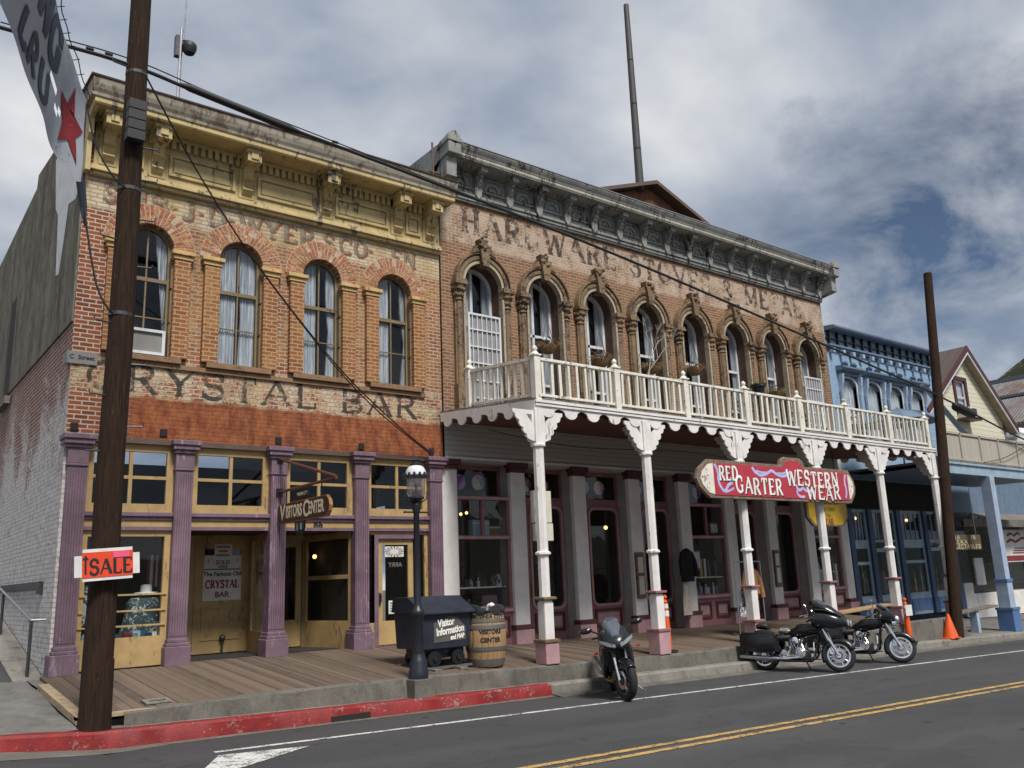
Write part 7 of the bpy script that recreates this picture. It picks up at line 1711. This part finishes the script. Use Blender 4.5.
def cruiser(label, style, loc, head, lean, sc, turn):
    t = thing('motorcycle', label, 'motorcycle', (0, 0, 0), 'motorcycles parked along the kerb')
    r = .315; xf, xr = .76, -.74; fs = steer((.42, 0, .9), 27, turn)
    bike_wheel(t, xf, r, .12, fs, 'chrome', 9); bike_wheel(t, xr, r, .15, idf, 'chrome', 9)
    fender(t, xf, r, r + .035, 25, 205, .17, fs, 'bikegrey', 'front_fender'); fender(t, xr, r, r + .05, 10, 165, .22, idf, 'bikeblack', 'rear_fender')
    for s in (-1, 1):
        f = P('fork', MB().tube([(xf, s * .105, r), (.60, s * .105, .62)], .032, 10).move(fs), 'chrome', t, smooth=True); P('upper_fork', MB().tube([(.60, s * .105, .60), (.40, s * .105, 1.0)], .038, 10).move(fs), 'chrome', f, smooth=True)
    P('caliper', MB().box(xf - .16, xf - .08, -.11, -.075, r + .02, r + .14).move(fs), 'chrome', t)
    # frame, engine
    P('frame', MB().tube([(.40, 0, .86), (.32, .10, .30), (.18, .13, .20), (-.40, .14, .20), (-.62, .12, .34)], .02).tube([(.40, 0, .86), (.32, -.10, .30), (.18, -.13, .20), (-.40, -.14, .20), (-.62, -.12, .34)], .02).tube([(.40, 0, .82), (-.25, 0, .72), (-.6, 0, .55)], .03), 'bikeblack', t)
    en = P('engine_case', MB().loft([(-.36, 0, .36, .05, .10), (-.30, 0, .36, .13, .13), (-.05, 0, .34, .15, .14), (.12, 0, .33, .14, .12), (.20, 0, .33, .05, .08)], 16, 3), 'darksteel', t, smooth=True)
    P('case_cover', MB().lathe([(.10, -.17), (.10, -.15), (.06, -.185)], (.04, 0, .36), 18, axis='y').lathe([(.06, -.19), (.075, -.15)], (-.28, 0, .36), 16, axis='y').box(-.28, .02, -.172, -.14, .285, .32), 'chrome', en, smooth=True)
    for ang, nm in ((24, 'front'), (-22, 'rear')):
        cy = MB(); n = 8
        for k in range(n): rr = .092 if k % 2 == 0 else .075; cy.lathe([(rr, .44 + k * .022), (rr, .44 + k * .022 + .020)], (-.06, 0, 0), 16)
        cy.lathe([(.10, .62), (.10, .66), (.07, .70)], (-.06, 0, 0), 16)
        P('cylinder', cy.move(rotY((-.06, 0, .36), R(ang))), 'darksteel', en)
        P('pushrod_tube', MB().tube([(-.06 - .02, -.11, .40), (-.06 - .02, -.10, .64)], .014).tube([(-.06 + .03, -.11, .40), (-.06 + .03, -.10, .64)], .014).move(rotY((-.06, 0, .36), R(ang))), 'chrome', en)
    P('air_cleaner', MB().lathe([(.02, -.20), (.065, -.195), (.075, -.17), (.07, -.10)], (-.05, 0, .60), 20, axis='y'), 'chrome', en, smooth=True)
    ex = P('exhaust', MB().tube([(.06, -.12, .52), (.12, -.17, .40), (.02, -.19, .27), (-.25, -.20, .24), (-.45, -.21, .24)], .026).tube([(-.18, -.12, .54), (-.16, -.19, .42), (-.22, -.2, .28), (-.40, -.21, .25)], .026), 'chrome', t, smooth=True)
    P('silencer', MB().tube([(-.42, -.21, .24), (-.50, -.21, .24), (-1.12, -.22, .27), (-1.20, -.22, .275)], [.03, .045, .048, .04], 12), 'steel' if style == 'shark' else 'chrome', ex, smooth=True)
    P('silencer', MB().tube([(-.42, .21, .24), (-.50, .21, .24), (-1.12, .22, .27), (-1.20, .22, .275)], [.03, .045, .048, .04], 12), 'chrome', ex, smooth=True)
    P('floorboard', MB().box(.05, .33, -.30, -.18, .235, .255).box(.05, .33, .18, .30, .235, .255), 'plasticblack', t, bevel=.006)
    P('crash_bar', MB().tube([(.30, 0, .62), (.33, -.22, .55), (.34, -.27, .40), (.30, -.12, .24)], .016).tube([(.30, 0, .62), (.33, .22, .55), (.34, .27, .40), (.30, .12, .24)], .016), 'chrome', t, smooth=True)
    P('kickstand', MB().tube([(.05, .14, .22), (.12, .30, .02), (.2, .31, .015)], .014), 'darksteel', t)
    for s in (-1, 1): P('control_cable', MB().tube([(.26, s * .32, 1.05), (.40, s * .22, .95), (.42, s * .12, .75), (.30, s * .10, .50)], .008, 6).tube([(.24, s * .30, 1.06), (.46, s * .16, .90), (.55, s * .12, .60), (.68, s * .11, .36)], .007, 6), 'cable', t)
    P('plate', MB().box(-1.125, -1.118, -.09, .09, .42, .53), 'reflective', t)
    P('footpeg', MB().tube([(-.35, -.16, .30), (-.35, -.30, .30)], .014), 'chrome', t)
    P('fuel_tank', MB().loft([(.42, 0, .84, .06, .06), (.38, 0, .83, .13, .10), (.22, 0, .82, .17, .13), (.02, 0, .79, .165, .13), (-.16, 0, .74, .12, .09), (-.24, 0, .71, .05, .04)], 20, 2.4), 'bikeblack', t, smooth=True)
    P('tank_console', MB().loft([(.36, 0, .925, .03, .012), (.2, 0, .95, .045, .015), (-.05, 0, .905, .04, .014)], 10), 'chrome', t, smooth=True)
    P('seat', MB().loft([(-.12, 0, .70, .08, .04), (-.20, 0, .66, .15, .06), (-.40, 0, .64, .18, .07), (-.54, 0, .70, .16, .08), (-.60, 0, .745, .13, .06), (-.82, 0, .765, .13, .05), (-.92, 0, .76, .08, .03)], 18, 2.6), 'leather', t, smooth=True)
    for s in (-1, 1):
        sbg = P('saddlebag', MB().loft([(-.38, s * .245, .57, .05, .12), (-.42, s * .26, .56, .10, .18), (-.75, s * .27, .55, .11, .20), (-1.06, s * .27, .56, .105, .19), (-1.16, s * .26, .58, .07, .14)], 18, 4.5), 'bikeblack', t, smooth=True)
        P('bag_lid_seam', MB().loft([(-.45, s * .262, .66, .102, .006), (-.75, s * .27, .66, .114, .006), (-1.08, s * .27, .66, .106, .006)], 12, 4.5), 'chrome', sbg)
        P('rear_signal', MB().loft([(-1.13, s * .27, .68, .035, .02), (-1.02, s * .28, .68, .05, .025)], 10, 3), 'redlens', t)
    P('tail_light', MB().loft([(-1.10, 0, .62, .05, .03), (-1.05, 0, .62, .07, .04)], 12, 3), 'redlens', t)
    # handlebar, mirrors
    hb = P('handlebar', MB().tube([(.36, 0, 1.02), (.34, -.16, 1.08), (.22, -.36, 1.06), (.12, -.42, 1.03)], .014).tube([(.36, 0, 1.02), (.34, .16, 1.08), (.22, .36, 1.06), (.12, .42, 1.03)], .014).move(fs), 'chrome', t, smooth=True)
    for s in (-1, 1):
        P('grip', MB().tube([(.22, s * .36, 1.06), (.10, s * .43, 1.025)], .02).move(fs), 'plasticblack', hb)
        P('mirror', MB().tube([(.26, s * .34, 1.07), (.24, s * .40, 1.20)], .008).loft([(.22, s * .42, 1.24, .06, .035), (.245, s * .42, 1.24, .05, .03)], 12).move(fs), 'chrome', hb, smooth=True)
        P('clutch_lever', MB().tube([(.26, s * .33, 1.06), (.26, s * .42, 1.03), (.2, s * .48, 1.01)], .008).move(fs), 'chrome', hb)
    if style == 'shark':
        fa = P('fairing', MB().loft([(.30, 0, 1.02, .20, .14), (.40, 0, 1.02, .33, .20), (.58, 0, 1.01, .34, .20), (.78, 0, .98, .29, .15), (.92, 0, .96, .21, .10), (.99, 0, .96, .09, .05)], 24, 2.6), 'bikegrey', t, smooth=True)
        P('fairing_vent', MB().loft([(.42, 0, 1.19, .33, .03), (.60, 0, 1.18, .345, .03), (.80, 0, 1.12, .27, .022), (.9, 0, 1.06, .18, .015)], 20, 2.6), 'plasticblack', fa, smooth=True)
        P('windscreen', MB().loft([(.36, 0, 1.28, .24, .13), (.48, 0, 1.26, .30, .12), (.68, 0, 1.19, .30, .08), (.88, 0, 1.08, .18, .03)], 20, 2.4), 'bikegrey', fa, smooth=True)
        P('screen_top', MB().loft([(.38, 0, 1.37, .20, .07), (.48, 0, 1.34, .25, .06), (.62, 0, 1.27, .24, .03)], 18, 2.4), 'windscreen', fa, smooth=True)
        for s in (-1, 1):
            hl = P('headlight', MB().lathe([(.078, .92), (.088, .99), (.078, 1.01)], (0, s * .11, .945), 18, axis='x'), 'plasticblack', fa, smooth=True)
            P('lens', MB().lathe([(.070, 1.012), (.05, 1.026), (.01, 1.032)], (0, s * .11, .945), 16, axis='x'), 'headlens', hl, smooth=True)
        P('rolled_jacket', MB().loft([(-.42, 0, .77, .05, .03), (-.36, 0, .80, .13, .07), (-.22, 0, .79, .13, .07), (-.16, 0, .78, .06, .03)], 14, 2.3), 'steel', t, smooth=True)
        P('backrest', MB().loft([(-.86, 0, .88, .14, .05), (-.74, 0, .90, .16, .085), (-.62, 0, .87, .13, .05)], 16, 2.4), 'leather', t, smooth=True)
    else:
        fa = P('fairing', MB().loft([(.40, 0, .95, .10, .10), (.44, 0, .96, .31, .17), (.54, 0, .96, .33, .16), (.64, 0, .95, .25, .13), (.70, 0, .94, .13, .10), (.72, 0, .94, .05, .05)], 22, 2.3).move(fs), 'bikeblack', t, smooth=True)
        P('windscreen', MB().loft([(.34, 0, 1.22, .18, .05), (.42, 0, 1.17, .24, .07), (.52, 0, 1.12, .25, .05), (.60, 0, 1.07, .16, .03)], 18, 2.4).move(fs), 'windscreen', fa, smooth=True)
        hl = P('headlight', MB().lathe([(.095, .66), (.10, .74), (.09, .765)], (0, 0, .92), 20, axis='x').move(fs), 'chrome', fa, smooth=True); P('lens', MB().lathe([(.082, .765), (.06, .782), (.01, .788)], (0, 0, .92), 18, axis='x').move(fs), 'headlens', hl, smooth=True)
        for s in (-1, 1): P('passing_lamp', MB().lathe([(.05, .62), (.055, .68), (.04, .70), (.01, .705)], (0, s * .21, .80), 14, axis='x').move(fs), 'chrome', fa, smooth=True)
        P('fork_shroud', MB().loft([(.38, 0, .86, .05, .08), (.46, 0, .82, .13, .10), (.54, 0, .78, .05, .08)], 14, 3).move(fs), 'chrome', t, smooth=True)
    t.location = loc; t.rotation_euler = (R(lean), 0, R(head)); t.scale = (sc, sc, sc); return t
def place(fx, fy, rx, ry, rear=.74):
    h = math.degrees(math.atan2(fy - ry, fx - rx)); k = .74 / 1.5; x = rx + (fx - rx) * k; y = ry + (fy - ry) * k
    return (x, y, ROAD(x) + .008), h
l, h = place(13.30, -5.12, 12.86, -3.88); cruiser('black touring motorcycle with twin headlamps and a blue grey nose fairing', 'shark', l, h, -7, 1.0, 6)
l, h = place(15.85, -5.0, 15.42, -3.80); cruiser('black motorcycle with a single chrome headlamp beside the twin lamp one', 'bat', l, h, -7, 1.0, 14)

def sport(label, loc, head, lean, sc, turn):
    t = thing('motorcycle', label, 'motorcycle', (0, 0, 0), 'motorcycles parked along the kerb')
    r = .30; xf, xr = .70, -.66; fs = steer((.40, 0, .85), 24, turn)
    bike_wheel(t, xf, r, .12, fs, 'darksteel', 5, 'steel'); bike_wheel(t, xr, r, .18, idf, 'darksteel', 5, 'steel')
    fender(t, xf, r, r + .025, 40, 170, .14, fs, 'bikeblack', 'front_fender', .08); fender(t, xr, r, r + .03, 60, 150, .2, idf, 'plasticblack', 'rear_hugger', .08)
    for s in (-1, 1):
        f = P('fork', MB().tube([(xf, s * .10, r), (.55, s * .10, .66)], .024, 10).move(fs), 'chrome', t, smooth=True); P('upper_fork', MB().tube([(.57, s * .10, .62), (.42, s * .10, .96)], .032, 10).move(fs), 'darksteel', f, smooth=True)
        P('caliper', MB().box(xf - .15, xf - .07, s * .105 - .02, s * .105 + .02, r + .0, r + .13).move(fs), 'darksteel', t)
    fa = P('nose_fairing', MB().loft([(.30, 0, .94, .18, .12), (.42, 0, .94, .24, .17), (.56, 0, .91, .25, .17), (.68, 0, .87, .20, .13), (.76, 0, .84, .11, .08), (.80, 0, .82, .03, .03)], 22, 2.4), 'bikegrey', t, smooth=True)
    P('windscreen', MB().loft([(.30, 0, 1.14, .11, .08), (.42, 0, 1.12, .14, .10), (.56, 0, 1.05, .13, .08), (.73, 0, .94, .06, .03)], 16, 2.2), 'windscreen', fa, smooth=True)
    for s in (-1, 1):
        hl = MB().add([(.805, s * .04, .79), (.775, s * .15, .825), (.715, s * .255, .885), (.725, s * .255, .93), (.785, s * .14, .885), (.825, s * .04, .835), (.66, s * .03, .80), (.60, s * .2, .87)], [(0, 1, 4, 5), (1, 2, 3, 4), (0, 6, 7, 2), (3, 7, 6, 5)])
        P('headlight', hl, 'headlens', fa); 
        P('side_fairing', MB().loft([(.50, s * .17, .70, .04, .10), (.38, s * .21, .62, .05, .20), (.15, s * .20, .52, .05, .22), (-.08, s * .17, .44, .04, .16), (-.2, s * .14, .38, .03, .07)], 14, 2.6), 'bikeblack', t, smooth=True)
        mr2 = P('mirror', MB().tube([(.50, s * .20, 1.0), (.46, s * .32, 1.07)], .012).loft([(.40, s * .42, 1.08, .02, .02), (.43, s * .41, 1.085, .10, .04), (.47, s * .40, 1.085, .10, .045), (.50, s * .40, 1.08, .04, .02)], 14, 2.2), 'bikeblack', t, smooth=True)
        P('indicator', MB().loft([(.56, s * .33, .74, .03, .015), (.60, s * .33, .74, .035, .02)], 10), 'redlens', t)
        P('clip_on', MB().tube([(.40, s * .11, .93), (.30, s * .33, .90)], .016).move(fs), 'plasticblack', t)
        P('footpeg', MB().tube([(-.25, s * .14, .36), (-.26, s * .25, .36)], .012), 'steel', t)
    P('radiator', MB().box(.36, .40, -.16, .16, .42, .72), 'plasticblack', t)
    P('belly_pan', MB().loft([(.34, 0, .34, .10, .10), (.2, 0, .28, .14, .10), (-.15, 0, .25, .13, .08), (-.3, 0, .26, .08, .05)], 16, 2.6), 'bikeblack', t, smooth=True)
    P('engine', MB().loft([(.28, 0, .5, .12, .16), (.1, 0, .46, .17, .2), (-.2, 0, .42, .16, .16), (-.3, 0, .42, .1, .1)], 16, 3), 'darksteel', t, smooth=True)
    P('engine_cover', MB().lathe([(.09, -.19), (.10, -.15)], (-.08, 0, .40), 16, axis='y').lathe([(.09, .19), (.10, .15)], (-.02, 0, .40), 16, axis='y'), 'gold', t)
    P('fuel_tank', MB().loft([(.30, 0, .86, .10, .06), (.20, 0, .86, .19, .13), (.02, 0, .85, .20, .14), (-.15, 0, .80, .13, .09), (-.22, 0, .77, .06, .04)], 18, 2.4), 'bikeblack', t, smooth=True)
    P('seat', MB().loft([(-.16, 0, .76, .08, .03), (-.28, 0, .76, .13, .04), (-.48, 0, .82, .12, .05), (-.75, 0, .92, .08, .04), (-.88, 0, .95, .03, .02)], 16, 2.5), 'leather', t, smooth=True)
    P('tail_light', MB().loft([(-.90, 0, .93, .03, .015), (-.84, 0, .92, .06, .03)], 10), 'redlens', t)
    P('frame', MB().tube([(.40, .05, .80), (.2, .17, .70), (-.2, .16, .50), (-.28, .12, .36)], .03).tube([(.40, -.05, .80), (.2, -.17, .70), (-.2, -.16, .50), (-.28, -.12, .36)], .03).tube([(-.2, .09, .56), (-.66, .11, .30)], .03).tube([(-.2, -.09, .56), (-.66, -.11, .30)], .03), 'darksteel', t, smooth=True)
    ex = P('exhaust', MB().tube([(.30, -.08, .42), (.25, -.12, .26), (-.2, -.15, .24), (-.45, -.19, .34)], .024), 'gold', t, smooth=True); P('silencer', MB().tube([(-.45, -.19, .34), (-.5, -.19, .36), (-.86, -.22, .52)], [.03, .055, .06], 12), 'steel', ex, smooth=True)
    P('kickstand', MB().tube([(-.05, .14, .24), (-.02, .34, .02), (.08, .36, .015)], .014), 'steel', t)
    t.location = loc; t.rotation_euler = (R(lean), 0, R(head)); t.scale = (sc, sc, sc); return t
l, h = place(7.55, -5.0, 8.27, -4.02); sport('dark sports motorcycle facing out from the kerb by the corner porch post', l, h, 9, 1.07, 22)
